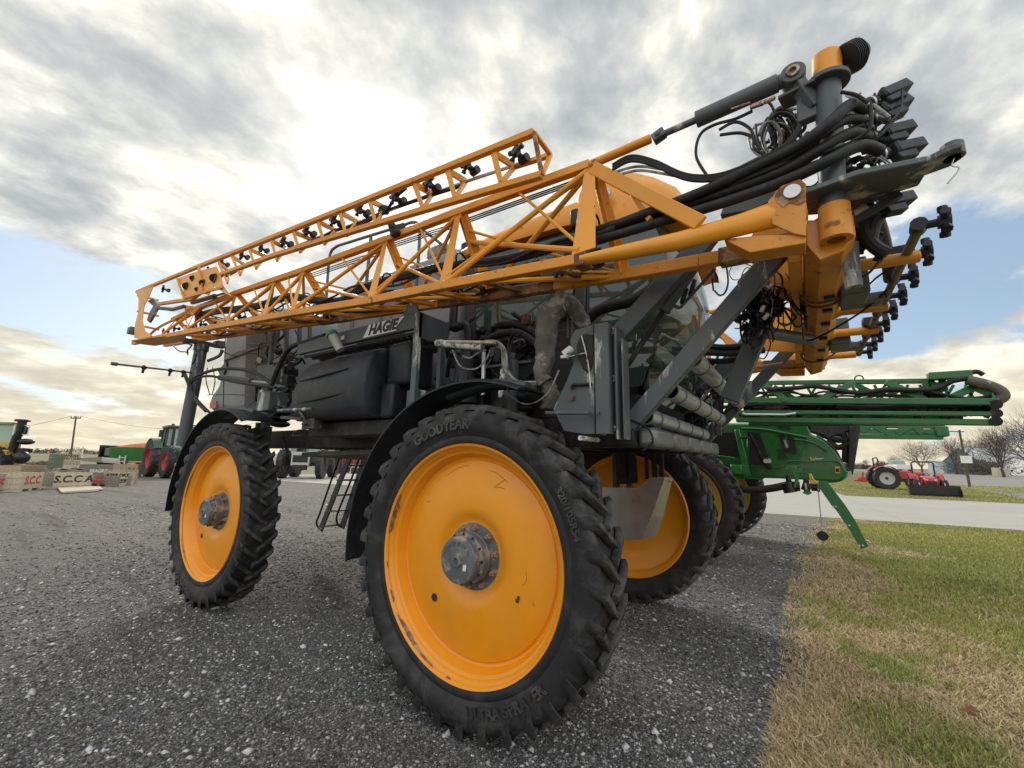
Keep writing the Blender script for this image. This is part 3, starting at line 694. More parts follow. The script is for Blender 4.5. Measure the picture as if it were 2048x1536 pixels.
B(MB().prism([b, d_2, f_, e_], (.003, .004, 0)), 'shield_flange', STEEL)
B(MB().cyl(P(1340, 963, Y=ys-.06), P(1340, 963, Y=ys-.075), .012, n=10), 'shield_bolt', BOLT)
# ---- fenders
def fender(xc, y0, y1, r, a0, a1, n=30, name='fender'):
    mb = MB(); rings = []
    for i in range(n+1):
        a = R(a0+(a1-a0)*i/n); ca, sa = math.cos(a), math.sin(a); c = V(xc, 0, .985)
        rings.append([c+V(ca*rr, y, sa*rr) for rr, y in ((r, y0), (r+.012, y0), (r+.03, y0+.05), (r+.03, y1-.05), (r+.012, y1), (r, y1), (r+.018, y1-.05), (r+.018, y0+.05))])
    mb.loft(rings); return B(mb, name, BLK)
fender(0, -.03, .34, 1.115, 68, 188)
fender(-3.64, -.03, .34, 1.115, 60, 184)
fender(0, 2.94, 3.28, 1.09, 70, 186)
fender(-3.64, 2.94, 3.28, 1.09, 62, 186)
for xc in (0, -3.64):
    mb = MB(); pts = [V(xc+1.13*math.cos(R(a)), .19, .985+1.13*math.sin(R(a))) for a in range(72, 112, 6)]
    pts = [V(xc+.35, .19, 2.08), V(xc+.05, .19, 2.125), V(xc-.35, .19, 2.06)]
    mb.tube(pts, .03, 12, 6); B(mb, 'fender_bracket', GRY)
    B(MB().tube([V(xc-1.13, .2, 1.02), V(xc-1.14, .3, .98), V(xc-1.05, .6, 1.1)], .02, 8, 4), 'fender_stay', DRK)
# ---- side tank between the wheels
x0, x1 = -2.42, -1.24
def prof_ring(x, sh=0, dz=0):
    pr = [(.55, 1.95), (.16, 1.95), (.125, 1.97), (.10, 2.04), (.085, 2.2), (.10, 2.36), (.14, 2.47), (.20, 2.54), (.30, 2.59), (.55, 2.62)]
    return [V(x, y+sh, z-(dz if z > 2.3 else 0)) for y, z in pr]
tk = MB().loft([prof_ring(x0, .05, .16), prof_ring(x0+.05, .015, .10), prof_ring(x0+.16, 0, .02), prof_ring(x0+.5), prof_ring(x1-.07), prof_ring(x1-.02, .008, .005), prof_ring(x1, .03, .03)])
B(tk, 'side_tank', BLK, ang=50)
for z0 in (2.33, 2.11):
    mb = MB(); rings = []
    for i in range(15):
        t = i/14; x = x0+.16+t*.78; hh = .030*math.sin(PI*t)**.8+.001; y = (.092 if z0 > 2.2 else .086); z = z0+.05*t
        rings.append([V(x, y+.03, z-hh), V(x, y-.014*math.sin(PI*t), z-hh*.3), V(x, y-.016*math.sin(PI*t), z+.004), V(x, y+.03, z+hh*.5)])
    mb.loft(rings); B(mb, 'tank_rib', BLK)
blk2 = MB(); blk2.span((-1.22, .30, 2.22), (-.93, .62, 2.62)); B(blk2, 'tank_neck_block', BLK, bevel=.045, seg=3)
B(MB().span((-1.22, .26, 1.94), (-1.06, .6, 2.24)), 'tank_step', BLK, bevel=.025, seg=2)
B(MB().span((-.93, .30, 2.01), (-.80, .62, 2.17)), 'battery_box', GRYW, bevel=.008)
# filler neck with green cap
a, b = P(664, 669, Y=.12), P(679, 697, Y=.16); ax = (a-b).normalized()
B(MB().cyl(b-ax*.02, a, .038, .045, 20), 'filler_neck', mat('milky_plastic', (.42, .43, .38), .4, var=.2, dirt=(.1, .09, .07), dirt_amt=.7))
B(MB().cyl(a-ax*.012, a+ax*.022, .056, .054, 24).cyl(a+ax*.022, a+ax*.035, .025, .02, 12), 'filler_cap', GREENCAP, bevel=.004)
# big rubber hose at the tank's rear end, small plumbing
B(MB().tube([P(x, y, Y=.22) for x, y in ((651, 671), (612, 684), (580, 696), (560, 728), (545, 765), (538, 792), (545, 812), (562, 818))], .026, 12, 6), 'drain_hose', HOSE)
B(MB().cyl(P(556, 821, Y=.10), P(624, 818, Y=.10), .017, n=12), 'step_rail', GRYW)
lt = MB(); lt.bar(P(566, 835, Y=.12), P(606, 838, Y=.12), .05, .03).bar(P(600, 820, Y=.12), P(612, 850, Y=.13), .03, .02).span(P(606, 830, Y=.14), P(642, 858, Y=.22)+V(0, 0, 0))
lt.tube([P(604, 812, Y=.1), P(599, 822, Y=.1), P(606, 832, Y=.1), P(612, 846, Y=.1), P(604, 848, Y=.1)], .009, 8, 5)
B(lt, 'ladder_latch', mat('muddy_bracket', (.07, .062, .052), .7, var=.4, dirt=(.3, .25, .17), dirt_amt=.7, dscale=14), bevel=.003)
B(MB().bar(P(565, 872, Y=.3), P(575, 905, Y=.4), .02, .02).tube([P(585, 872, Y=.15), P(590, 862, Y=.15), P(612, 860, Y=.15), P(606, 870, Y=.15), P(585, 872, Y=.15)], .007, 6, 3), 'wire_hook', DRK)
# ---- platform beam carrying the maker's name, posts
bm1 = MB(); a = P(592, 690, Y=.20); b = P(831, 643, Y=.20)
bm1.span((-2.55, .20, 2.665), (-.735, .25, 2.80)); B(bm1, 'platform_beam', GRY, bevel=.004)
B(MB().span((-.735, .20, 2.58), (-.715, .56, 2.80)), 'platform_end', GRY, bevel=.003)
B(MB().prism([(-.74, .20, 2.80), (-.92, .20, 2.80), (-.86, .20, 2.93), (-.80, .20, 2.93)], (0, .012, 0)), 'platform_gusset', GRY)
pst = MB().span((-.775, .195, 1.96), (-.715, .235, 2.80)); B(pst, 'platform_post', GRYW, bevel=.004)
B(MB().span((-.75, .46, 1.96), (-.71, .52, 2.62)), 'platform_post', GRY, bevel=.004)
B(MB().span((-.80, .19, 1.93), (-.69, .5, 1.985)), 'post_foot', GRYW, bevel=.004)
dk = MB()
for i in range(26):
    for j in range(6): dk.span((-2.45+i*.068, .26+j*.09, 2.64), (-2.45+i*.068+.012, .26+j*.09+.085, 2.655))
for j in range(7): dk.span((-2.5, .25+j*.09, 2.632), (-.74, .25+j*.09+.022, 2.655))
B(dk, 'platform_grating', DRK, smooth=False)
o_ = P(772, 651, Y=.195)
xd = V(1, 0, 0); yd = V(0, 0, 1)
sp_ = MB(); hx = .247
plq = [(-hx-.02, -.052), (hx-.065, -.052), (hx-.055, -.01), (hx+.03, .062), (-hx+.05, .062), (-hx+.03, .02)]
SC_ = V(-1.17, .195, 2.73)
sp_.prism([SC_+xd*u+yd*v_ for u, v_ in plq], (0, -.0016, 0)); B(sp_, 'name_decal', WHT, smooth=False)
def letters_on(body, size, o, xdv, ydv, name, m, parent=SPR, depth=.0015, **kw):
    vs, fs = text_mesh(body, size, depth, **kw); o = Vector(o); x = Vector(xdv).normalized(); y = Vector(ydv).normalized(); z = x.cross(y)
    return B(MB().add([o+x*v.x+y*v.y+z*v.z for v in vs], fs), name, m, parent, smooth=False)
letters_on('HAGIE', .128, SC_+V(-.005, -.003, .004), xd, yd, 'name_lettering', PRINTB, shear=.32, bold=.006, spacing=1.02)
B(MB().ball(SC_+V(.105, -.003, .078), .016, 8, (1.2, .2, .6)), 'name_emblem', REDP)
B(MB().prism([SC_+V(-.62, .002, -.02), SC_+V(-.56, .002, -.02), SC_+V(-.56, .002, .02), SC_+V(-.62, .002, .02)], (0, -.001, 0)), 'warning_decal', WHT, smooth=False)
# handrails on the deck
def Y8(x, y, Y=.72): return P(x, y, Y=Y)
rl = MB(); rl.tube([Y8(x, y) for x, y in ((650, 640), (655, 560), (660, 510), (672, 494), (700, 484), (790, 456))], .017, 10, 4); B(rl, 'handrail', GRY)
B(MB().tube([Y8(x, y) for x, y in ((800, 455), (822, 445), (838, 452), (838, 500), (832, 580))], .017, 10, 4), 'handrail', GRY)
B(MB().cyl(Y8(742, 475), Y8(732, 575), .019, n=10), 'handrail_post', GRY)
B(MB().tube([P(x, y, Y=1.0) for x, y in ((848, 462), (872, 480), (893, 498), (905, 520))], .017, 10, 4), 'handrail', GRY)
ck = MB(); ck.bar(P(783, 448, Y=.0), P(790, 472, Y=.0), .05, .05).bar(P(785, 458, Y=-.02), P(806, 452, Y=.1), .05, .05).ball(P(793, 466, Y=.0), .035); B(ck, 'boom_rest_clamp', DRK, bevel=.004)
for x0_, x1_, y0_, y1_ in ((-.62, -.30, 2.45, 2.62),): B(MB().span((x0_, .70, y0_), (x1_, .74, y1_)), 'access_cover', BLK, bevel=.01)
sm_ = MB()
for pts in (((452, 655), (449, 720), (447, 770), (446, 820)), ((415, 790), (450, 788), (488, 790)), ((545, 660), (543, 740), (540, 820))): sm_.tube([P(x, y, Y=.797) for x, y in pts], .006, 6)
B(sm_, 'hood_seam', LBLK)
# ---- product tank behind the cab
def rbox(a, b, r, name, m, seg=4, parent=SPR, **kw): return B(MB().span(a, b), name, m, parent, bevel=r, seg=seg, **kw)
rbox((-3.15, .95, 2.2), (-.95, 2.35, 3.86), .16, 'product_tank', TANK, 5)
rbox((-1.55, 1.0, 3.80), (-1.25, 1.5, 3.98), .05, 'tank_saddle', TANK, 3)
B(MB().cyl((-1.15, 1.3, 3.8), (-1.15, 1.3, 4.02), .10, n=20), 'tank_lid', BLK, bevel=.01)
for x in (-2.75, -2.2, -1.75): rbox((x, .925, 2.75), (x+.05, .96, 3.74), .018, 'tank_strap', mat('tank_ridge', (.11, .11, .12), .5), 2)
rbox((-2.95, .78, 2.72), (-1.35, 1.0, 3.02), .06, 'side_cowl', TANK, 3)
rbox((-2.35, .765, 2.80), (-1.55, .80, 2.92), .03, 'cowl_slot', LBLK, 2)
# ---- engine hood at the rear
hp = [P(*p, Y=.80) for p in ((412, 822), (419, 788), (434, 768), (441, 742), (444, 705), (449, 665), (458, 640), (540, 612), (586, 612), (566, 832))]
B(MB().prism(hp, (0, 1.7, 0)), 'engine_hood', TANK, bevel=.13, seg=5)
B(MB().prism([P(*p, Y=.79) for p in ((492, 660), (545, 645), (540, 822), (488, 822))], (0, .05, 0)), 'hood_panel', BLK, bevel=.006)
sl_ = [P(446, 722, Y=.775), P(470, 705, Y=.775), P(500, 696, Y=.775), P(524, 694, Y=.775), P(500, 701, Y=.775), P(472, 713, Y=.775)]
B(MB().prism(sl_, (0, .03, 0)), 'hood_vent', LBLK, smooth=False)
B(MB().prism([P(*p, Y=.775) for p in ((436, 742), (452, 722), (453, 735), (442, 757))], (0, .03, 0)), 'hood_vent', LBLK, smooth=False)
B(MB().prism([P(*p, Y=.778) for p in ((420, 806), (432, 802), (431, 816), (419, 817))], (0, .02, 0)), 'red_sticker', mat('faded_red_print', (.45, .15, .12), .5), smooth=False)
B(MB().cyl(P(520, 720, Y=.775), P(520, 720, Y=.79), .045, n=20), 'round_sticker', mat('pale_yellow_print', (.6, .55, .28), .5), smooth=False)
B(MB().cyl(P(441, 755, Y=.35), P(503, 763, Y=.35), .042, n=20), 'hydraulic_cylinder', GRY, bevel=.005)
B(MB().cyl(P(503, 763, Y=.35), P(540, 766, Y=.35), .018, n=12), 'cylinder_rod', CHROME)
B(MB().prism([P(*p, Y=.42) for p in ((514, 732), (556, 728), (551, 768), (512, 766))], (0, .05, 0)), 'mount_plate', GRY, bevel=.004)
B(MB().bar(P(524, 780, Y=.4), P(518, 822, Y=.4), .06, .02, up=(0, 1, 0)), 'white_post', WHITEP)
B(MB().bar(P(540, 735, Y=.46), P(548, 655, Y=.46), .05, .05, up=(0, 1, 0)), 'frame_post', GRY, bevel=.003)
B(MB().span(P(536, 820, Y=.15), P(552, 790, Y=.35)), 'hinge_block', GRYW, bevel=.006)
for k, pts in enumerate((((440, 700), (470, 712), (505, 706), (530, 722)), ((560, 640), (575, 690), (585, 720)), ((572, 705), (590, 712), (600, 700), (612, 712)), ((590, 660), (600, 690), (585, 712), (575, 740)))):
    B(MB().tube([P(x, y, Y=.38) for x, y in pts], .008, 6, 5), 'thin_cable', HOSE)
mb = MB()
for i in range(26):
    c = P(556+random.random()*34, 700+random.random()*115, Y=.33+random.random()*.2); mb.box(c, [random.uniform(.03, .11) for _ in range(3)], (random.random(), random.random(), random.random()))
B(mb, 'valve_cluster', DRK, kind='stuff', bevel=.004)
for k in range(30):
    x, y = random.uniform(505, 600), random.uniform(640, 815); d = [random.gauss(0, 14) for _ in range(4)]
    B(MB().tube([P(x, y, Y=.5), P(x+d[0], y+d[1], Y=.45), P(x+d[0]+d[2], y+d[1]+d[3], Y=.5)], random.choice((.007, .011, .016)), 8, 4), 'service_hose', HOSE if k % 6 else GRY)
for (a, b, w_) in (((556, 655), (552, 700), .06), ((575, 640), (572, 705), .04), ((600, 640), (598, 690), .04), ((620, 640), (619, 684), .03), ((500, 690), (560, 690), .03)): B(MB().bar(P(*a, Y=.48), P(*b, Y=.48), w_, .04, up=(0, 1, 0)), 'frame_post', GRY, bevel=.003)
for k in range(34):
    x, y = random.uniform(880, 1075), random.uniform(640, 790); d = [random.gauss(0, 16) for _ in range(4)]
    B(MB().tube([P(x, y, Y=.64), P(x+d[0], y+d[1], Y=.58), P(x+d[0]+d[2], y+d[1]+d[3], Y=.64)], random.choice((.006, .010, .018)), 8, 4), 'engine_hose', HOSE if k % 7 else WHOSE)
for k in range(10): B(MB().box(P(random.uniform(890, 1070), random.uniform(650, 780), Y=.66), [random.uniform(.05, .14) for _ in range(3)], (0, random.random()*.3, 0)), 'engine_housing', GRY if k % 2 else BLK, bevel=.01, seg=2)
# ---- rear cradle post and its hoses
pa, pb = P(373, 850, Y=.15), P(404, 688, Y=.15)
pa = pa+(pa-pb)*.25; B(MB().cyl(pa, pb, .075, n=24).span((pa.x-.05, .15, pa.z-.02), (pa.x+.08, .8, pa.z+.10)).span((pa.x-.05, .70, pa.z-.02), (-4.6, .80, pa.z+.10)), 'cradle_post', GRYW)
B(MB().cyl(pb-V(0, 0, .10), pb-V(0, 0, .02), .088, n=24), 'post_collar', GRYW, bevel=.006)
Xc = pb.x
B(MB().bar(P(367, 680, X=Xc), P(448, 694, X=Xc), .09, .05, up=(0, 0, 1)), 'cradle_bar', GRY, bevel=.006)
B(MB().bar(P(430, 688, X=Xc), P(446, 690, X=Xc), .14, .09, up=(0, 0, 1)).tube([P(445, 700, X=Xc), P(438, 712, X=Xc), P(415, 722, X=Xc)], .022, 8, 4), 'cradle_bracket', GRY, bevel=.004)
for pts, r in ((((545, 768), (500, 742), (440, 738), (395, 752), (382, 770), (392, 800), (412, 822)), .020), (((552, 775), (470, 764), (420, 752), (388, 760), (378, 778), (400, 806), (420, 826)), .016), (((415, 735), (412, 760), (420, 790)), .006), (((425, 735), (430, 762), (424, 790)), .006), (((345, 690), (358, 702), (372, 704), (376, 710)), .007), (((392, 708), (390, 720), (385, 728)), .01)):
    B(MB().tube([P(x, y, Y=.05) for x, y in pts], r, 8, 6), 'hydraulic_hose', HOSE)
B(MB().tube([P(376, 706, Y=.0), P(375, 700, Y=.0), P(384, 690, Y=0), P(366, 686, Y=0)], .010, 6, 2), 'hanging_bracket', DRK)
XW = -4.95
wn = MB().cyl(P(222, 727, X=XW), P(388, 746, X=XW), .012, n=8); wn.cyl(P(222, 727, X=XW), P(235, 728.5, X=XW), .022, n=8); B(wn, 'rear_nozzle_wand', GRY)
for x, y in ((288, 735), (341, 741), (367, 744)):
    c = P(x, y, X=XW); B(MB().ball(c, .03, 8).cyl(c, c-V(.02, 0, .07), .014, n=8), 'wand_nozzle', BLK)
B(MB().tube([P(368, 746, X=XW), P(378, 770, X=XW), P(386, 805, X=XW)], .024, 8, 3), 'wand_bracket', GRY)
# ---- cab
cabY0, cabY1 = .85, 2.45
def cab_frame(Y):
    return [V(.42, Y, 2.75), V(-.70, Y, 2.80), V(-.78, Y, 3.56), V(1.0, Y, 3.52), V(1.13, Y, 2.9), V(1.08, Y, 2.6), V(.90, Y, 2.15), V(.45, Y, 2.05)]
cb = MB(); cb.span((-.78, .90, 1.92), (.40, 2.40, 2.76)); cb.span((.38, .92, 1.92), (.86, 2.38, 2.10)); B(cb, 'cab_floor', DRK, bevel=.02, seg=2)
for (p0, p1, w_, nm) in (((.40, .86, 2.05), (.47, .86, 3.58), .10, 'b_pillar'), ((-.68, .87, 2.70), (-.76, .87, 3.58), .09, 'c_pillar')):
    for yy_ in (p0[1], 3.3-p0[1]): B(MB().bar((p0[0], yy_, p0[2]), (p1[0], yy_, p1[2]), w_, .07, up=(0, 1, 0)), 'cab_pillar', LBLK, bevel=.012, seg=2)
B(MB().bar((-.12, .865, 2.72), (-.16, .865, 3.55), .02, .012, up=(0, 1, 0)), 'window_seal', LBLK)
for Y in (cabY0, cabY1):
    d = .006 if Y < 1 else -.006
    B(MB().prism([V(-.66, Y, 2.80), V(-.72, Y, 3.52), V(.40, Y, 3.52), V(.36, Y, 2.78)], (0, d, 0)), 'side_glass', GLASS)
    dp = [V(.47, Y, 2.12), V(.52, Y, 3.50), V(1.00, Y+d*6, 3.50), V(1.10, Y+d*8, 3.15), V(1.13, Y+d*8, 2.9), V(1.08, Y+d*6, 2.6), V(.90, Y, 2.14)]
    B(MB().prism(dp, (0, d, 0)), 'door_glass', GLASS)
    B(MB().tube([V(.47, Y, 2.12), V(.52, Y, 3.50), V(1.00, Y+d*6, 3.50)], .014, 8), 'door_frame', LBLK)
ws = MB(); rows = [(2.12, .90), (2.35, .99), (2.6, 1.08), (2.9, 1.13), (3.2, 1.10), (3.5, 1.0)]; vs = []
for z, x in rows:
    for j in range(9):
        t = j/8; y = .89+t*(2.41-.89); vs.append(V(x+.12*math.sin(PI*t), y, z))
ws.add(vs, [(i*9+j, i*9+j+1, (i+1)*9+j+1, (i+1)*9+j) for i in range(5) for j in range(8)]); B(ws, 'windshield', GLASS, ang=80)
B(MB().span((-.78, .90, 2.78), (-.74, 2.40, 3.52)), 'rear_glass', GLASS)
se = MB(); se.span((-.15, 1.40, 2.35), (.35, 1.90, 2.5)); se.span((-.22, 1.42, 2.45), (-.08, 1.88, 3.15)); se.span((-.2, 1.53, 3.17), (-.1, 1.77, 3.35)); B(se, 'operator_seat', mat('seat_fabric', (.03, .03, .032), .8), bevel=.04, seg=2)
B(MB().tube([V(.55, 1.65, 2.3), V(.62, 1.65, 2.7)], .05, 10).lathe([(.17, -.012), (.185, 0), (.17, .012), (.155, 0)], (.60, 1.65, 2.78), 24, 'X', True), 'steering_column', LBLK)
# roof: fascia and raised front cap
rings = []
for x, zt, zb, ins in ((-.90, 3.665, 3.63, .12), (-.84, 3.69, 3.60, .05), (-.70, 3.70, 3.575, .02), (-.2, 3.72, 3.555, 0), (.3, 3.735, 3.54, 0), (.48, 3.74, 3.52, 0)):
    y0, y1 = .78+ins, 2.52-ins; rings.append([V(x, y0, zb), V(x, y0-.02, (zt+zb)/2), V(x, y0+.03, zt), V(x, y0+.3, zt+.05), V(x, y1-.3, zt+.05), V(x, y1-.03, zt), V(x, y1+.02, (zt+zb)/2), V(x, y1, zb)])
B(MB().loft(rings), 'cab_roof', YEL, ang=50)
rings = []
for x, zt, zb, ins in ((.42, 3.84, 3.50, .03), (.47, 3.92, 3.49, 0), (.62, 3.96, 3.46, 0), (.85, 3.90, 3.45, 0), (1.05, 3.78, 3.44, .02), (1.20, 3.66, 3.45, .06), (1.26, 3.56, 3.47, .12)):
    y0, y1 = .80+ins, 2.50-ins; rings.append([V(x, y0, zb), V(x, y0-.02, zt-.14), V(x, y0+.05, zt-.02), V(x, y0+.3, zt+.03), V(x, y1-.3, zt+.03), V(x, y1-.05, zt-.02), V(x, y1+.02, zt-.14), V(x, y1, zb)])
B(MB().loft(rings), 'roof_front_cap', YEL, ang=50)
B(MB().span((-.72, .86, 3.50), (1.0, 2.44, 3.56)), 'roof_lining', LBLK, bevel=.01)
lp = P(1212, 385, Y=.70); dr_ = (CAM-lp).normalized(); dr_.z *= .4; dr_.normalize()
wl_ = MB().cyl(lp, lp-dr_*.05, .040, .030, 20).cyl(lp-dr_*.05, lp-dr_*.06, .03, n=12); B(wl_, 'work_light', LBLK, bevel=.003)
B(MB().cyl(lp+dr_*.001, lp+dr_*.006, .036, n=20), 'light_lens', mat('lamp_lens', (.75, .75, .72), .2, var=0))
for dx, dz in ((-.014, .014), (.014, .014), (-.014, -.014), (.014, -.014)):
    q_ = lp+dr_*.007+_r2*dx+V(0, 0, dz); B(MB().cyl(q_, q_+dr_*.003, .010, n=10), 'light_bulb', CHROME)
B(MB().tube([lp-dr_*.06, lp-dr_*.06+V(.04, .05, -.1), V(1.0, .88, 3.48)], .008, 6, 3), 'light_bracket', LBLK)
rbox(P(1139, 455, Y=.62), P(1160, 418, Y=.66)+V(0, .03, 0), .02, 'side_mirror', BLK, 3)
B(MB().tube([P(1150, 450, Y=.65), P(1155, 470, Y=.7), V(.45, .86, 3.3)], .010, 6, 3), 'mirror_arm', LBLK)
# exterior mirrors in front of the cab
for (x, y) in ((1385, 575), (1368, 592)):
    c = P(x, y, Y=.60); B(MB().box(c, (.03, .06, .10), (0, .3, .3)), 'front_mirror', LBLK, bevel=.01, seg=2)
# ---- machinery below the cab on the near side
B(MB().span((-.68, .72, 1.92), (.70, .90, 2.62)), 'engine_bay_panel', DRK, bevel=.01)
B(MB().span((-.60, .62, 1.93), (-.35, .75, 2.6)), 'bay_post', LBLK, bevel=.006)
fc = P(930, 795, Y=.55); ft = P(933, 722, Y=.55)
mb = MB(); mb.lathe([(.0, 0), (.112, 0), (.112, .03), (.100, .04), (.100, .16), (.112, .17), (.112, .20), (.098, .21), (.098, .36), (.06, .40), (.05, .44), (0, .44)], (fc.x, .55, 2.06), 32, 'Z')
for i in range(8):
    a = 2*PI*i/8; mb.span((fc.x+.106*math.cos(a)-.012, .55+.106*math.sin(a)-.012, 2.215), (fc.x+.106*math.cos(a)+.012, .55+.106*math.sin(a)+.012, 2.265))
B(mb, 'filter_canister', BLK)
B(MB().tube([P(x, y, Y=.6) for x, y in ((910, 590), (907, 630), (907, 655), (920, 652), (933, 650), (937, 668), (937, 690))], .038, 14, 6), 'intake_elbow', BLK)
B(MB().cyl(P(937, 688, Y=.6), P(937, 692, Y=.6), .042, n=20), 'hose_clamp', CHROME)
B(MB().tube([P(x, y, Y=.62) for x, y in ((972, 690), (985, 660), (1010, 648), (1045, 652), (1080, 672))], .036, 12, 6), 'air_duct', HOSE)
B(MB().tube([P(x, y, Y=.58) for x, y in ((975, 680), (1000, 668), (1040, 666), (1075, 690))], .030, 12, 6), 'air_duct', HOSE)
cc = MB(); cc.cyl(P(874, 686, Y=.25), P(965, 694, Y=.25), .028, n=16); B(cc, 'level_cylinder', WHITEP)
B(MB().box(P(881, 687, Y=.24), (.07, .06, .05)), 'cylinder_end_block', WHITEP, bevel=.005)
B(MB().cyl(P(893, 683, Y=.22), P(990, 685, Y=.22), .012, n=8), 'orange_line', mat('orange_stained_line', (.55, .35, .18), .5, dirt=(.6, .6, .56), dirt_amt=.8, dscale=14, dlo=.45, dhi=.5))
for k in range(5):
    o = k*3.2; B(MB().tube([P(x, y, Y=.24+.012*k) for x, y in ((960, 684+o*.6), (990, 682+o*.6), (1008-o*.3, 695+o*.4), (1014-o*.7, 715), (1016-o*.6, 742+o*.2), (1035-o*.4, 762+o*.8), (1072, 764+o*1.2))], .0085, 8, 6), 'grey_hose', WHOSE)
for pts in (((1009, 748), (1012, 768), (1022, 790), (1038, 804), (1058, 808), (1080, 800), (1100, 780), (1118, 740)), ((905, 700), (914, 722), (926, 736), (950, 738), (965, 728), (976, 712), (980, 700)), ((1020, 740), (1016, 700), (1022, 672), (1040, 662)), ((1024, 744), (1020, 704), (1028, 676), (1046, 664)), ((926, 712), (940, 716), (956, 706), (972, 700))):
    B(MB().tube([P(x, y, Y=.24) for x, y in pts], .006, 6, 6), 'grey_cable' if pts[0][0] < 1015 else 'black_cable', WHOSE if pts[0][0] < 1015 else HOSE)
B(MB().cyl(P(968, 705, Y=.45), P(966, 790, Y=.45), .018, n=14), 'steel_rod', CHROME)
B(MB().bar(P(1008, 738, Y=.45), P(1003, 796, Y=.45), .05, .04, up=(0, 1, 0)), 'white_tube', WHITEP, bevel=.006)
B(MB().bar(P(1024, 742, Y=.47), P(1021, 796, Y=.47), .03, .04, up=(0, 1, 0)), 'steel_tube', CHROME, bevel=.004)
B(MB().bar(P(968, 735, Y=.5), P(1062, 722, Y=.5), .02, .02), 'cross_brace', GRY)
mb = MB()
for i in range(16): x = 1030+i*1.6; mb.cyl(P(x, 792, Y=.5), P(x+.8, 792, Y=.5), .035, n=14)
mb.ball(P(1064, 786, Y=.5), .06, 12, (1, 1, 1)); B(mb, 'rubber_bellows', BLK)
mb = MB()
for i in range(44):
    c = P(965+random.random()*110, 655+random.random()*70, Y=.62+random.random()*.1); k = random.random()
    if k < .6: mb.box(c, [random.uniform(.02, .09) for _ in range(3)], (random.random()*3, random.random()*3, 0))
    else: mb.cyl(c, c+V(random.uniform(-.1, .1), .02, random.uniform(-.08, .08)), random.uniform(.01, .03), n=10)
B(mb, 'engine_fittings', DRK, kind='stuff', bevel=.003)
B(MB().box(P(1052, 640, Y=.6), (.07, .05, .09)), 'red_valve', mat('rusty_red_casting', (.10, .03, .02), .6, var=.5, vscale=20), bevel=.006)
# canvas-wrapped hose bundle
cp = [P(x, y, Y=yy_) for x, y, yy_ in ((1172, 668, .52), (1158, 636, .46), (1138, 612, .40), (1116, 612, .34), (1098, 636, .30), (1090, 676, .28), (1090, 716, .27), (1084, 748, .27), (1092, 764, .28))]
sp = spline(cp, 9); mb = MB(); rings = []; m_ = len(sp)
for i, p in enumerate(sp):
    d = (sp[min(i+1, m_-1)]-sp[max(i-1, 0)]).normalized(); x = d.cross(V(0, 1, 0)).normalized(); y = d.cross(x); ring = []
    for k in range(30):
        a = 2*PI*k/30; w_ = 1+.075*math.sin(3*a+i*.33+math.sin(i*.2)*1.5)+.05*math.sin(5*a-i*.47)+.05*math.sin(i*1.1+a*2)+.03*math.sin(i*2.3-a)
        rr = .070*w_*(.62+.38*math.sin(PI*min(1, (i+6)/m_*1.0)))*(1.18 if i > m_*.35 else 1.0)
        ring.append(p+x*math.cos(a)*rr+y*math.sin(a)*rr*.8)
    rings.append(ring)
B(mb.loft(rings), 'canvas_hose_sleeve', CANVAS, ang=60)
cp = [P(x, y, Y=.33) for x, y in ((1092, 762), (1100, 778), (1102, 796), (1094, 818))]; sp = spline(cp, 6); rings = []; m_ = len(sp); mb = MB()
for i, p in enumerate(sp):
    ring = []
    for k in range(20):
        a = 2*PI*k/20; rr = .052*(1+.12*math.sin(4*a+i*.5)+.06*math.sin(7*a-i)); ring.append(p+V(math.cos(a)*rr, math.sin(a)*rr, 0))
    rings.append(ring)
B(mb.loft(rings), 'canvas_sleeve_end', CANVAS, ang=60)
B(MB().tube([P(x, y, Y=.42) for x, y in ((1136, 676), (1136, 625), (1137, 604), (1140, 596), (1143, 604), (1144, 640), (1144, 676))], .010, 8, 5), 'grab_loop', GRY)
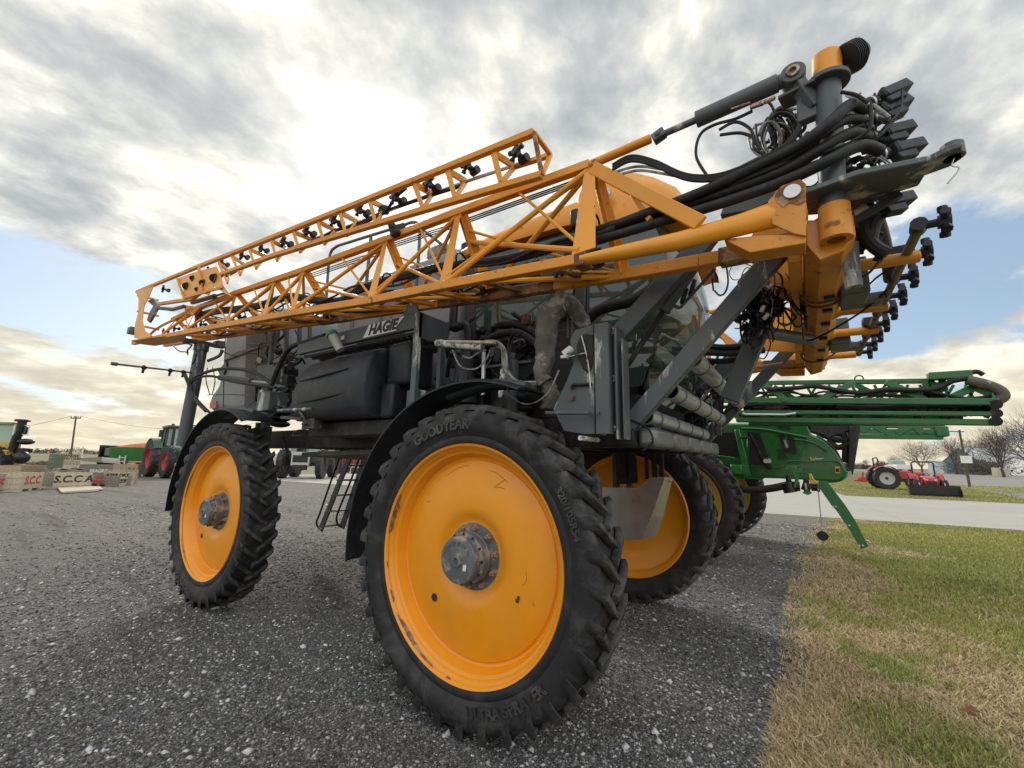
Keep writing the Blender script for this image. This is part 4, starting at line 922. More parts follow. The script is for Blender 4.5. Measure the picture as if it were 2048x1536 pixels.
# ---- front mast, near and far side (far one mirrored)
def mirY(mb): mb.v = [(v[0], 3.3-v[1], v[2]) for v in mb.v]; return mb
for mir in (False, True):
    F = mirY if mir else (lambda m: m)
    ft_ = [P(x, y, Y=.24) for x, y in ((1140, 680), (1150, 660), (1186, 650), (1190, 868), (1166, 868), (1128, 862), (1106, 818), (1132, 765), (1146, 728))]
    B(F(MB().prism(ft_, (0, .012, 0))), 'mast_gusset', GRYW, bevel=.002)
    a, b = P(1190, 648, Y=.22), P(1216, 872, Y=.22)
    zt, zb = a.z, P(1200, 868, Y=.22).z
    xl, xr = P(1190, 760, Y=.22).x, P(1218, 760, Y=.22).x
    B(F(MB().span((xl, .22, zb), (xr, .232, zt)).span((xl, .232, zb), (xl+.010, .36, zt)).span((xr-.010, .232, zb), (xr, .36, zt))), 'mast_channel', GRYW, bevel=.002)
    xf_ = P(1236, 760, Y=.30).x; xg = P(1246, 760, Y=.30).x
    B(F(MB().span((xr+.001, .30, zb-.02), (xf_, .315, zt-.02))), 'mast_web', GRY, bevel=.002)
    B(F(MB().span((xf_, .25, zb-.03), (xf_+.012, .37, zt-.02)).span((xf_+.035, .27, zb-.03), (xf_+.045, .37, zt-.10))), 'mast_flange', GRYW, bevel=.002)
    for yy_ in (663, 758, 857):
        c = P(1226, yy_, Y=.30); B(F(MB().lathe([(.022, 0), (.022, -.014), (.013, -.018), (.011, -.006), (0, -.006)], c, 20)), 'mast_bolt', BOLT)
    c = P(1197, 826, Y=.22); B(F(MB().cyl(c, c-V(0, .012, 0), .011, n=6)), 'mast_bolt', GRY)
    B(F(MB().tube([P(x, y, Y=yy_) for x, y, yy_ in ((1176, 826, .22), (1176, 826, .13), (1165, 826, .11), (1100, 826, .11), (1093, 826, .14), (1096, 828, .24))], .012, 10, 4)), 'mast_handle', GRY)
    B(F(MB().cyl(P(1160, 876, Y=.16), P(1196, 880, Y=.42), .015, n=12)), 'lower_pipe', WHITEP)
pad = [P(x, y, Y=.215) for x, y in ((1160, 672), (1172, 667), (1186, 670), (1187, 700), (1182, 735), (1176, 747), (1166, 738), (1155, 715), (1153, 690))]
B(MB().prism(pad, (0, .02, 0)), 'rubber_flap', HOSE, bevel=.006)
B(MB().tube([P(x, y, Y=.205) for x, y in ((1163, 672), (1172, 706), (1178, 740), (1181, 775))], .004, 6, 4), 'flap_rod', WHITEP)
B(MB().bar(P(1171, 706, Y=.2), P(1126, 716, Y=.18), .012, .004), 'lamp_bracket', WHITEP)
c = P(1135, 703, Y=.18); B(MB().cyl(c-V(.02, 0, .02), c+V(.03, 0, .02), .030, .022, 18).box(c-V(.02, 0, .035), (.04, .05, .02)), 'marker_lamp', WHITEP, bevel=.004)
B(MB().tube([P(x, y, Y=.222) for x, y in ((1142, 778), (1146, 770), (1160, 769), (1183, 768))], .010, 8, 3), 'mast_slot', LBLK)
B(MB().box(P(1142, 795, Y=.225), (.03, .012, .035), (0, .3, 0)), 'rusty_stub', RUST)
# front bumper beam and roller trough across
fx = .88
B(MB().span((.86, .40, 1.70), (.98, 2.90, 1.80)), 'front_beam', DRK, bevel=.01)
for k, y in enumerate(np.arange(.46, 2.7, .47)):
    B(MB().span((.985, y, 1.69), (1.10, y+.44, 1.81)), 'front_pad', mat('smeared_grey_metal', (.16, .165, .165), .35, .5, var=.3, dirt=(.03, .03, .03), dirt_amt=.4, dscale=6), bevel=.03, seg=3)
    B(MB().tube([V(.95, y-.03, 1.86), V(1.06, y-.035, 1.80), V(1.085, y-.03, 1.72), V(1.02, y-.02, 1.67)], .007, 6, 3), 'tie_cord', HOSE)
# three bright spray tubes across between the lift arms
for (pA, pB_, Xp) in (((1385, 722), (1478, 805), 1.31), ((1340, 781), (1440, 838), 1.15), ((1290, 832), (1408, 870), .99)):
    a = P(*pA, X=Xp); b = P(*pB_, X=Xp); zz_ = (a.z+b.z)/2; ya, yb = a.y, b.y
    B(MB().lathe([(.056, ya), (.056, yb), (.049, yb), (.049, ya)], (Xp, 0, zz_), 28, 'Y', True), 'spray_tube', CHROME)
    n_ = 4
    for k in range(n_):
        y = ya+(yb-ya)*(.10+.24*k); rr = .0475
        B(MB().lathe([(.056, y), (.0625, y+.003), (.0625, y+.012), (.056, y+.015)], (Xp, 0, zz_), 28, 'Y'), 'tube_ring', GRY)
        B(MB().bar((Xp-.02, y+.02, zz_-.04), (Xp-.10, y+.02, zz_-.09), .02, .012), 'tube_hanger', DRK)
# ---- lift arms (near and mirrored far)
def arm(p0, p1, w_, h_, name, m, mir, **kw):
    mb = MB().bar(p0, p1, w_, h_, up=(0, 0, 1)); return B(mirY(mb) if mir else mb, name, m, bevel=.004, **kw)
for mir in (False, True):
    arm(P(1250, 862, Y=.47), P(1562, 500, Y=.47), .07, .105, 'lift_arm', GRYW, mir)
    arm(P(1236, 672, Y=.40), P(1420, 470, Y=.42), .07, .115, 'lift_arm', GRY, mir)
    a, b, c = P(1246, 745, Y=.52), P(1326, 622, Y=.52), P(1440, 452, Y=.52)
    m1 = MB().cyl(a, b, .018, n=14); B(mirY(m1) if mir else m1, 'lift_cylinder_rod', CHROME if mir else DRK)
    m1 = MB().cyl(b, c, .042, n=20).cyl(b, b+(b-a).normalized()*.02, .046, n=20); B(mirY(m1) if mir else m1, 'lift_cylinder', GRY, bevel=.003)
    m1 = MB().cyl(P(1360, 616, Y=.56), P(1430, 538, Y=.56), .010, n=8).cyl(P(1345, 610, Y=.54), P(1360, 616, Y=.56), .012, n=8); B(mirY(m1) if mir else m1, 'oil_pipe', GRY)
# thick black hose passing behind the mast into the cab front
B(MB().tube([P(x, y, Y=.62) for x, y in ((1175, 640), (1195, 622), (1230, 610), (1268, 600), (1330, 560))], .040, 14, 6), 'thick_hose', HOSE)
# ---- ladder under the machine
LY = 1.9
def L_(x, y): return P(x, y, Y=LY)
for (a, b) in (((708, 893), (641, 1060)), ((740, 885), (684, 1055))):
    B(MB().bar(P(*a, Y=LY), P(*b, Y=LY), .10, .025, up=(0, 1, 0)), 'ladder_rail', GRY, bevel=.002)
for (a, b) in (((690, 930), (725, 931)), ((682, 960), (716, 960)), ((671, 991), (706, 989)), ((661, 1022), (698, 1020)), ((649, 1053), (680, 1049))):
    B(MB().bar(P(*a, Y=LY), P(*b, Y=LY), .16, .025, up=(0, 0, 1)), 'ladder_step', GRY, bevel=.002)
for pts in (((687, 893), (660, 968), (640, 1026), (633, 1044), (636, 1054), (643, 1060)), ((728, 890), (702, 960), (680, 1014), (673, 1036), (676, 1050), (682, 1054))):
    B(MB().tube([P(x, y, Y=LY-.25) for x, y in pts], .014, 8, 4), 'ladder_handrail', LBLK)
# ---- booms
def interp(pts, X):
    """point at longitudinal position X on a polyline"""
    ps = sorted(pts, key=lambda p: p.x)
    for a, b in zip(ps, ps[1:]):
        if a.x <= X <= b.x: t = (X-a.x)/(b.x-a.x+1e-9); return a.lerp(b, t)
    return ps[0].copy() if X < ps[0].x else ps[-1].copy()
YA, YB, YT, YU3 = -.15, .25, .05, .12
NOZB = None
def nozzle_mesh(mb, c, s=1.0, side=(0, -1, 0)):
    """rotary nozzle body: clamp, turret with three stubs and caps"""
    sd = Vector(side).normalized(); up = V(0, 0, 1); t = sd.cross(up).normalized()
    mb.cyl(c-t*.03*s, c+t*.03*s, .026*s, n=10); mb.cyl(c, c+sd*.055*s, .016*s, n=8); h = c+sd*.07*s
    mb.cyl(h-sd*.018*s, h+sd*.018*s, .026*s, n=8)
    for a in (0, 72, 144, 216, 288):
        d = (t*math.cos(R(a+18))+up*math.sin(R(a+18)))
        mb.cyl(h, h+d*.045*s, .011*s, n=7); mb.cyl(h+d*.040*s, h+d*.058*s, .016*s, n=7)
    return mb
def make_boom(mir):
    bo = empty('folding_boom', (0, 0, 0), 0, SPR)
    F = mirY if mir else (lambda m: m)
    def part(mb, name, m, **kw): return B(F(mb), name, m, bo, **kw)
    A = [P(1166, 519, Y=YA), P(888, 572, Y=YA), P(741, 602, Y=YA), P(583, 627, Y=YA), P(453, 650, Y=YA), P(323, 674, Y=YA), P(267, 686, Y=YA)]
    Bc = [P(1612, 483, Y=.16), P(1400, 524, Y=.2), P(1190, 560, Y=YB), P(1000, 590, Y=YB), P(760, 626, Y=YB), P(560, 655, Y=YB), P(420, 676, Y=YB), P(330, 690, Y=YB)]
    T = [P(1302, 277, Y=YT), P(1180, 330, Y=YT), P(917, 425, Y=YT), P(772, 480, Y=YT), P(607, 541, Y=YT), P(471, 587, Y=YT), P(392, 618, Y=YT), P(345, 640, Y=YT)]
    mb = MB()
    for a, b in zip(A, A[1:]): mb.bar(a, b, .052, .060, up=(0, 0, 1))
    part(mb, 'lower_chord', YELR, bevel=.004)
    mb = MB()
    for a, b in zip(Bc[:3], Bc[1:3]): mb.bar(a, b, .06, .07, up=(0, 0, 1))
    part(mb, 'lower_chord', YELR, bevel=.005)
    mb = MB()
    for a, b in zip(Bc[2:], Bc[3:]): mb.bar(a, b, .052, .060, up=(0, 0, 1))
    part(mb, 'lower_chord', YELR, bevel=.004)
    # scraped rusty lengths of the inner chord
    for (x0_, y0_, x1_, y1_, h_) in ((1612, 481, 1440, 517, .074), (985, 592.5, 880, 608, .054), (1110, 573, 985, 593, .056), (700, 635, 640, 644, .053)):
        yv = .16 if x0_ > 1300 else YB; a, b = P(x0_, y0_, Y=yv if x0_ < 1300 else .16), P(x1_, y1_, Y=YB if x0_ < 1300 else .195)
        part(MB().bar(a, b, h_+.006, h_+.012, up=(0, 0, 1)), 'scraped_sleeve', RUST, bevel=.003)
    mb = MB()
    for a, b in zip(T[:2], T[1:]): mb.tube([a, b], .026, 14)
    for a, b in zip(T[1:], T[2:]): mb.bar(a, b, .052, .055, up=(0, 0, 1))
    part(mb, 'top_chord', YEL, bevel=.003)
    # main inner tube to the hinge
    main = [P(1163, 521, Y=YA), P(1250, 504, Y=-.13), P(1360, 482, Y=-.08), P(1480, 450, Y=-.02), P(1608, 412, Y=.02)]
    mb = MB(); rings = []
    for i, p in enumerate(main):
        hh = (.028, .040, .048, .055, .072)[i]; d = (main[min(i+1, 4)]-main[max(i-1, 0)]).normalized(); x = d.cross(V(0, 0, 1)).normalized(); u = x.cross(d).normalized()
        rings.append([p+x*math.cos(a)*.038+u*math.sin(a)*hh for a in [2*PI*k/14+.1 for k in range(14)]])
    part(mb.loft(rings), 'main_tube', YEL)
    part(MB().box(main[0]+V(.0, .02, -.0), (.07, .10, .075)), 'tube_clamp', RUST, bevel=.006)
    hp_ = [P(x, y, Y=-.035) for x, y in ((1536, 402), (1560, 378), (1600, 360), (1612, 372), (1613, 472), (1585, 466), (1545, 448))]
    part(MB().prism(hp_, (0, .014, 0)), 'hinge_plate', YELR, bevel=.002)
    hp_ = [P(x, y, Y=-.038) for x, y in ((1549, 392), (1562, 372), (1600, 358), (1612, 368), (1612, 402), (1598, 410), (1580, 406), (1566, 414), (1553, 404))]
    part(MB().prism(hp_, (0, .003, 0)), 'rust_patch', RUST, smooth=False)
    c = P(1584, 383, Y=-.042); part(MB().cyl(c, c-V(0, .006, 0), .034, n=24), 'hinge_pin', STEEL, bevel=.002)
    part(MB().prism([P(x, y, Y=-.02) for x, y in ((1447, 478), (1500, 505), (1612, 486), (1613, 468), (1520, 470))], (0, .12, 0)), 'gusset_plate', YELR, bevel=.003)
    # frames
    tops = [(1180, 332), (917, 425), (772, 480), (607, 541), (548, 563), (471, 587), (392, 617), (352, 640)]
    bots = [(1167, 503), (888, 571), (741, 601), (583, 626), (526, 636), (453, 648), (372, 662), (323, 671)]
    FT, FA, FB = [], [], []
    for tpx, bpx in zip(tops, bots):
        t_, a_2 = P(*tpx, Y=YT), P(*bpx, Y=YA); b_2 = interp(Bc, a_2.x+.06); FT.append(t_); FA.append(a_2); FB.append(b_2)
        i = len(FT)-1; k = (1.35 if i == 0 else 1) if i < 5 else .8
        part(MB().bar(t_, a_2, .05*k, .007, up=(0, 1, 0), w1=.105*k, h1=.007), 'frame_plate', YEL, bevel=.0015)
        k = .75 if i == 0 else k; part(MB().bar(t_+V(.03, 0, 0), b_2+V(.03, 0, 0), .085*k, .007, up=(0, 1, 0), w1=.115*k, h1=.007), 'frame_plate', YEL, bevel=.0015)
        part(MB().bar(t_+V(.03, .0, 0), b_2+V(.03, -.02, 0), .008, .07*k, up=(0, 1, 0), w1=.008, h1=.09*k), 'frame_web', YEL)
    for i in range(len(FT)-1):
        r_ = .015 if i else .018
        L = (FT[i]-FT[i+1]).length
        for (u, v_) in ((FT[i]-V(0, 0, .02), FA[i+1]+V(.03, 0, .02)), (FT[i]-V(0, 0, .035), FB[i+1]+V(0, 0, .02)), (FA[i]+V(-.03, .01, .02), FT[i+1].lerp(FB[i+1], .35)), (FB[i], FA[i+1]+V(0, .02, .02))):
            part(MB().cyl(u, v_, r_, n=8), 'brace_rod', YEL)
        for t in ((.25, .75) if i < 3 else (.5,)):
            a = FA[i].lerp(FA[i+1], t); b = interp(Bc, a.x+.12); part(MB().bar(a, b, .035, .03), 'cross_tie', YELR if i else RUST, bevel=.002)
    part(MB().bar(P(1186, 336, Y=YT-.02), P(1402, 447, Y=-.09), .03, .075, up=(0, 0, 1)), 'diagonal_strut', YEL, bevel=.004)
    part(MB().bar(P(1250, 365, Y=.06), P(1300, 440, Y=0.0), .02, .03), 'strut_gusset', YEL, bevel=.002)
    # outer folded section
    U = [P(1068, 265, Y=-.15), P(917, 326, Y=-.15), P(700, 413, Y=-.15), P(520, 485, Y=-.15), P(400, 532, Y=-.15), P(274, 584, Y=-.15)]
    W = [P(1084, 350, Y=-.15), P(900, 404, Y=-.15), P(700, 464, Y=-.15), P(545, 512, Y=-.15), P(445, 548, Y=-.15), P(385, 598, Y=-.15), P(318, 608, Y=-.15)]
    for L_s, nm in ((U, 'outer_top_chord'), (W, 'outer_lower_chord')):
        mb = MB()
        for a, b in zip(L_s, L_s[1:]): mb.bar(a, b, .042, .043, up=(0, 0, 1))
        part(mb, nm, YELR, bevel=.003)
    tp = P(1101, 310, Y=YU3); part(MB().bar(U[0], W[0], .02, .03, up=(0, 1, 0)), 'end_bar', RUST).data
    part(MB().bar(U[0], tp, .03, .02).bar(tp, W[0], .03, .02).bar(tp, P(1030, 333, Y=YU3), .035, .03), 'end_cap_frame', YEL, bevel=.002)
    ut = [(987, 306), (895, 341), (829, 368), (739, 400), (680, 425), (636, 444), (587, 464), (543, 482), (499, 499), (464, 513), (438, 526)]
    ub = [(1002, 366), (910, 396), (846, 418), (752, 449), (693, 471), (649, 488), (600, 504), (554, 521), (512, 537), (480, 550), (455, 566)]
    third = [P(x, y, Y=YU3) for x, y in ((1101, 310), (1030, 333), (932, 363), (865, 388), (770, 416), (715, 443), (672, 460), (625, 480), (572, 496), (532, 513), (490, 530), (460, 545))]
    for i, (tpx, bpx) in enumerate(zip(ut, ub)):
        t_, b_ = P(*tpx, Y=-.15), P(*bpx, Y=-.15); c_3 = third[i+1]; k = 1-.02*i
        part(MB().bar(t_, b_, .05*k, .006, up=(0, 1, 0), w1=.035*k), 'outer_frame_plate', YEL, bevel=.001)
        part(MB().bar(t_, c_3, .02, .05*k, up=(0, 0, 1)), 'outer_frame_plate', YEL, bevel=.002)
        part(MB().bar(b_, c_3, .02, .035*k, up=(0, 0, 1)), 'outer_frame_plate', YEL, bevel=.002)
    part(MB().tube([p+V(0, -.03, -.05+.02*math.sin(i*2)) for i, p in enumerate(third[2:])], .016, 8, 4), 'outer_hose', HOSE)
    # stainless spray line with nozzle bodies
    pipe = [P(x, y, Y=YU3-.03) for x, y in ((1045, 325), (932, 363), (865, 388), (770, 424), (618, 482), (560, 505), (451, 545))]
    part(MB().tube(pipe, .013, 10), 'spray_line', CHROME)
    nz = [(1048, 318), (950, 342), (873, 377), (805, 403), (734, 427), (682, 447), (627, 469), (581, 489), (534, 502), (495, 515), (455, 530), (427, 546), (337, 581)]
    for i, (x, y) in enumerate(nz): part(nozzle_mesh(MB(), P(x, y, Y=YU3-.05), 1.15 if i < 8 else 1.0, (-.2, -1, .1)), 'nozzle_body', BLK)
    part(MB().tube([P(x, y, Y=.0) for x, y in ((700, 460), (740, 440), (770, 424), (790, 396), (812, 376))], .014, 8, 4), 'line_hose', HOSE)
    part(MB().box(P(768, 420, Y=.05), (.10, .06, .07), (0, .3, 0)), 'shutoff_valve', BLK, bevel=.008)
    # tip gussets and fold linkage
    part(MB().prism([P(x, y, Y=-.17) for x, y in ((352, 558), (385, 545), (432, 533), (441, 552), (446, 572), (462, 592), (448, 586), (428, 572), (416, 590), (404, 586), (368, 596), (366, 574))], (0, .008, 0)), 'fold_gusset', YEL, bevel=.001)
    for x, y, r_ in ((372, 572, .045), (405, 566, .04), (428, 556, .05), (392, 578, .02), (384, 556, .03)): part(MB().lathe([(r_, -.004), (r_+.012, -.004), (r_+.012, .004), (r_, .004)], P(x, y, Y=-.178), 16, 'Y').cyl(P(x, y, Y=-.172), P(x, y, Y=-.176), r_, n=16), 'gusset_opening', LBLK)
    part(MB().bar(P(398, 534, Y=-.18), P(404, 584, Y=-.18), .05, .02, up=(0, 1, 0)).bar(P(355, 558, Y=-.18), P(368, 596, Y=-.18), .03, .02, up=(0, 1, 0)).bar(P(368, 596, Y=-.18), P(446, 574, Y=-.18), .02, .03, up=(0, 0, 1)), 'gusset_rib', YELR, bevel=.002)
    for Yp in (-.19, .10):
        part(MB().prism([P(x, y, Y=Yp) for x, y in ((272, 583), (306, 572), (298, 592), (288, 612), (284, 640), (290, 662), (304, 672), (280, 678), (268, 676), (270, 648), (276, 625), (277, 600))], (0, .010, 0)), 'tip_plate', YEL, bevel=.002)
    for ya_, yb_ in ((590, 590), (622, 622), (650, 650), (674, 674)): part(MB().bar(P(274, ya_, Y=-.18), P(274, yb_, Y=-.18)+V(0, .28, 0), .03, .03), 'tip_spacer', YEL, bevel=.002)
    part(MB().prism([P(x, y, Z=P(300, 684, Y=YA).z-.03) for x, y in ((262, 682), (300, 676), (372, 668), (372, 682), (310, 692), (285, 689))], (0, 0, .012)), 'tip_foot_plate', YELR, bevel=.001)
    part(MB().box(P(266, 662, Y=-.12), (.13, .12, .11)), 'tip_lamp', GRY, bevel=.008)
    part(MB().tube([P(316, 616, Y=-.1), P(345, 619, Y=-.1), P(368, 613, Y=-.1)], .026, 12), 'fold_cylinder', GRY)
    part(MB().prism([P(x, y, Y=-.13) for x, y in ((294, 602), (306, 596), (316, 612), (308, 628), (298, 645), (293, 640), (300, 622), (306, 612))], (0, .03, 0)), 'fold_link', GRYW, bevel=.003)
    part(MB().cyl(P(385, 605, Y=.0), P(430, 592, Y=.0), .030, n=14).cyl(P(430, 592, Y=0), P(450, 586, Y=0), .014, n=10), 'fold_cylinder', GRY)
    part(MB().prism([P(x, y, Y=-.02) for x, y in ((368, 610), (385, 612), (398, 616), (385, 630), (370, 626))], (0, .05, 0)), 'link_bracket', YEL, bevel=.003)
    part(MB().tube([P(x, y, Y=YT) for x, y in ((392, 617), (360, 634), (330, 648), (310, 660), (298, 672))], .018, 8, 3), 'tip_curve_bar', YEL)
    for i in range(7):
        x = 330+i*26+random.random()*8; part(nozzle_mesh(MB(), P(x, 660-i*4.6+random.random()*5, Y=.08), .8, (-.2, -1, -.2)), 'nozzle_body', BLK)
    for i in range(len(FT)-1):
        m1_, m2_ = FT[i].lerp(FT[i+1], .5), FA[i].lerp(FA[i+1], .5)
        part(MB().cyl(FT[i]+V(-.02, .01, -.05), FA[i+1].lerp(FT[i+1], .12)+V(.02, 0, 0), .010, n=7), 'brace_rod', YEL)
        part(MB().cyl(FA[i]+V(0, .02, .02), m1_, .010, n=7), 'brace_rod', YEL)
        part(MB().cyl(FB[i]+V(0, 0, .02), FT[i+1].lerp(FB[i+1], .2), .010, n=7), 'brace_rod', YEL)
        part(MB().cyl(FB[i]+V(0, 0, .02), FA[i].lerp(FA[i+1], .5)+V(0, 0, .01), .009, n=7), 'brace_rod', YEL)
        k_ = MB(); c_5 = FA[i].lerp(FT[i], .38)+V(.02, .10, 0); k_.lathe([(.052, -.006), (.062, -.004), (.062, .004), (.052, .006)], c_5, 18, 'X', True); part(k_, 'hose_grommet', LBLK)
        for j in range(4): c_6 = FB[i].lerp(FB[i+1], random.random())+V(0, -.08, random.uniform(.02, .10)); part(MB().box(c_6, [random.uniform(.02, .06) for _ in range(3)], (random.random(), random.random(), 0)), 'line_clip', LBLK)
    for (yo, dz_, r_, am_) in ((.10, .10, .012, .03), (.16, .06, .010, .05), (.02, .16, .009, .04), (.20, .03, .014, .02)):
        L0, L1 = FA[0], FA[6]; n_s = 26
        part(MB().tube([L0.lerp(L1, k/n_s)+V(0, yo+.15, dz_+am_*math.sin(k*1.3+yo*20)) for k in range(n_s+1)], r_, 7, 3), 'boom_cable', HOSE)
    # main line: big black hose threading the frames, small ones beside it
    for off, r_ in ((0, .030), (5, .020), (-4, .014)):
        part(MB().tube([P(x, y+off, Y=.06) for x, y in ((1230, 450), (1150, 478), (1080, 502), (1000, 520), (925, 527), (880, 533), (820, 548), (770, 560), (720, 578), (690, 598), (660, 602), (620, 598), (580, 592), (545, 602), (510, 612), (470, 618), (430, 622), (395, 632))], r_, 10, 5), 'boom_hose', HOSE)
    for dy in (0, 4, 8):
        part(MB().cyl(P(1172, 352+dy, Y=.09), P(938, 436+dy, Y=.09), .0055, n=6), 'hydraulic_line', HOSE)
        part(MB().cyl(P(912, 446+dy, Y=.09), P(788, 486+dy, Y=.09), .0055, n=6), 'hydraulic_line', HOSE)
        part(MB().cyl(P(762, 500+dy, Y=.09), P(620, 548+dy, Y=.09), .0055, n=6), 'hydraulic_line', HOSE)
    part(MB().tube([P(x, y, Y=.15) for x, y in ((1160, 528), (1060, 545), (960, 560), (860, 575), (760, 592), (640, 612), (520, 634), (430, 648))], .015, 10), 'spray_line', CHROME)
    for x, y in ((1130, 536), (1012, 556), (932, 568), (852, 582), (775, 594), (700, 606), (640, 616), (560, 630), (500, 640)): part(nozzle_mesh(MB(), P(x, y, Y=.12), .9, (-.3, -1, -.6)), 'nozzle_body', BLK)
    return bo
make_boom(False); make_boom(True)

# ---- centre frame ahead of the cab
XF = 2.0
cf = MB(); sec = [(-.09, .06), (-.09, -.05), (-.03, -.11), (.05, -.11), (.10, -.04), (.10, .06), (.0, .10)]
cf.loft([[V(XF+dx, y, 2.66+dz) for dx, dz in sec] for y in (.16, 3.14)]); B(cf, 'centre_beam', YELR, bevel=.004)
B(MB().span((1.84, .34, 2.62), (1.90, 2.96, 2.78)), 'rear_crossbar', YEL, bevel=.005)
for y in (.36, 2.84): B(MB().span((1.86, y, 2.70), (1.93, y+.10, 3.42)), 'frame_upright', YEL, bevel=.005)
B(MB().span((1.85, .36, 3.30), (1.93, 2.94, 3.40)), 'upper_crossbar', YEL, bevel=.005)
B(MB().prism([V(1.9, .36, 2.72), V(1.62, .36, 2.72), V(1.9, .36, 3.2)], (0, .012, 0)), 'upright_gusset', YEL)
for y in (.9, 2.4): B(MB().prism([V(1.94, y, 2.60), V(1.60, y, 2.66), V(1.55, y, 2.80), V(1.80, y, 3.05), V(1.94, y, 3.05)], (0, .02, 0)), 'linkage_plate', YEL, bevel=.003)
# hinge pins: near side as seen, far side mirrored
for mir in (False, True):
    F = mirY if mir else (lambda m: m)
    a, b = P(1655, 168, Y=.10), P(1664, 372, Y=.10); ax = (a-b).normalized()
    B(F(MB().cyl(b-ax*.1, a, .052, n=28)), 'hinge_post', GRY)
    B(F(MB().cyl(a+ax*.0, a+ax*.15, .062, .058, 28)), 'post_cap', YEL, bevel=.005)
    B(F(MB().cyl(a-ax*.008, a+ax*.016, .088, n=28).prism([a+V(-.20, -.04, -.01), a+V(-.05, -.07, -.01), a+V(-.02, .07, -.01), a+V(-.18, .05, -.01)], V(0, 0, .018))), 'post_flange', GRY, bevel=.003)
    B(F(MB().prism([P(x, y, Y=.08) for x, y in ((1592, 172), (1640, 158), (1636, 228), (1594, 246))], (0, .05, 0))), 'post_gusset', GRY, bevel=.006)
    c = P(1586, 152, Y=.05); B(F(MB().cyl(c-V(0, .03, 0), c+V(0, .05, 0), .052, n=24).bar(c, a-ax*.1+V(-.06, 0, 0), .06, .05)), 'cylinder_knuckle', GRYW, bevel=.004)
    c2 = c-V(0, .032, 0); B(F(MB().lathe([(.028, 0), (.028, -.008), (.016, -.010), (.014, 0)], c2, 18)), 'knuckle_pin', BOLT)
    ca, cb_ = P(1392, 240, Y=.05), P(1556, 166, Y=.05); dd = (cb_-ca).normalized()
    B(F(MB().cyl(ca, cb_, .042, n=26).cyl(cb_, cb_+dd*.035, .034, n=18).cyl(cb_+dd*.03, c, .022, n=12)), 'fold_cylinder', GRY, bevel=.003)
    rb = P(1318, 272, Y=.05); B(F(MB().cyl(rb, ca, .018, n=16)), 'cylinder_rod', GRYW)
    B(F(MB().box(rb, (.07, .05, .055), (0, -.35, 0)).cyl(rb-V(.0, .035, 0), rb+V(0, .035, 0), .016, n=14)), 'rod_clevis', GRYW, bevel=.005)
    # lower hinge barrel
    ta, tb = P(1668, 420, Y=.10), P(1673, 480, Y=.10); B(F(MB().lathe([(.035, 0), (.062, 0), (.060, .16), (.0, .16)], (0, 0, 0), 28, 'Z').xf(Matrix.Translation(tb) @ (ta-tb).to_track_quat('Z', 'Y').to_matrix().to_4x4())), 'hinge_barrel', YELR)
    B(F(MB().prism([P(x, y, Y=.14) for x, y in ((1613, 440), (1640, 440), (1706, 445), (1690, 500), (1640, 520), (1613, 490))], (0, .02, 0))), 'barrel_gusset', YEL, bevel=.003)
    # grey arm plate reaching forward
    zp = P(1664, 395, Y=.10).z
    pl_ = [P(x, y, Z=zp) for x, y in ((1609, 388), (1717, 350), (1860, 322), (1905, 300), (1924, 294), (1927, 316), (1900, 334), (1850, 352), (1838, 372), (1800, 384), (1760, 400), (1700, 424), (1610, 432))]
    B(F(MB().prism(pl_, (0, 0, .028))), 'hinge_arm', GRYW, bevel=.005)
    c = P(1908, 316, Z=zp); B(F(MB().cyl(c, c+V(0, 0, .06), .035, n=20)), 'arm_eye', GRYW, bevel=.004)
    B(F(MB().tube([c-V(0, 0, .0), c-V(.01, 0, .03), c-V(-.01, 0, .05), c-V(.03, 0, .10)], .003, 6, 3)), 'lynch_pin', STEEL)
    B(F(MB().bar(P(1705, 445, Y=.2), P(1800, 388, Y=.2), .03, .03)), 'arm_brace', DRK)
# work lamp on the hinge post
c = P(1708, 112, Y=.12); B(MB().lathe([(.0, .05), (.04, .045), (.062, .015), (.068, -.02), (.066, -.045), (.0, -.048)], (0, 0, 0), 24, 'X').xf(Matrix.Translation(c) @ Euler((0, -.5, .5)).to_matrix().to_4x4()), 'boom_lamp', BLK)
for i in range(6): B(MB().lathe([(.050, 0), (.071, .001), (.071, .004), (.050, .005)], (0, 0, 0), 24, 'X').xf(Matrix.Translation(c) @ Euler((0, -.5, .5)).to_matrix().to_4x4() @ Matrix.Translation((-.044+i*.009, 0, 0))), 'lamp_fin', BLK)
B(MB().bar(c-V(.02, 0, .04), P(1682, 150, Y=.12), .02, .015), 'lamp_bracket', LBLK)
# valve actuators: black boxes on the manifold
vb = [(1786, 184, -24), (1788, 214, -24), (1793, 262, -14), (1813, 296, -12), (1792, 402, -12)]
for i, (x, y, a) in enumerate(vb):
    c = P(x, y, Y=.34); dx = (_r2*math.cos(R(-a))+_u2*math.sin(R(-a))).normalized(); dz = dx.cross(V(0, 1, 0)).normalized(); dy = dz.cross(dx)
    M = Matrix((dx, dy, dz)).transposed()
    B(MB().box(c, (.145, .06, .052), M), 'valve_actuator', BLK, bevel=.006, seg=2)
    B(MB().box(c+dx*-.055-dz*.0, (.02, .066, .060), M).box(c-dx*.03+dz*(-.045), (.09, .05, .04), M), 'actuator_base', BLK, bevel=.005)
    B(MB().cyl(c-dx*.10, c-dx*.16-dz*.02, .026, n=14), 'valve_body', DRK)
    for k in range(2): cc_ = c-dx*(.125+.04*k)-dz*.01; B(MB().cyl(cc_, cc_-dx*.01, .034, n=18), 'hose_clamp', CHROME)
mb = MB()
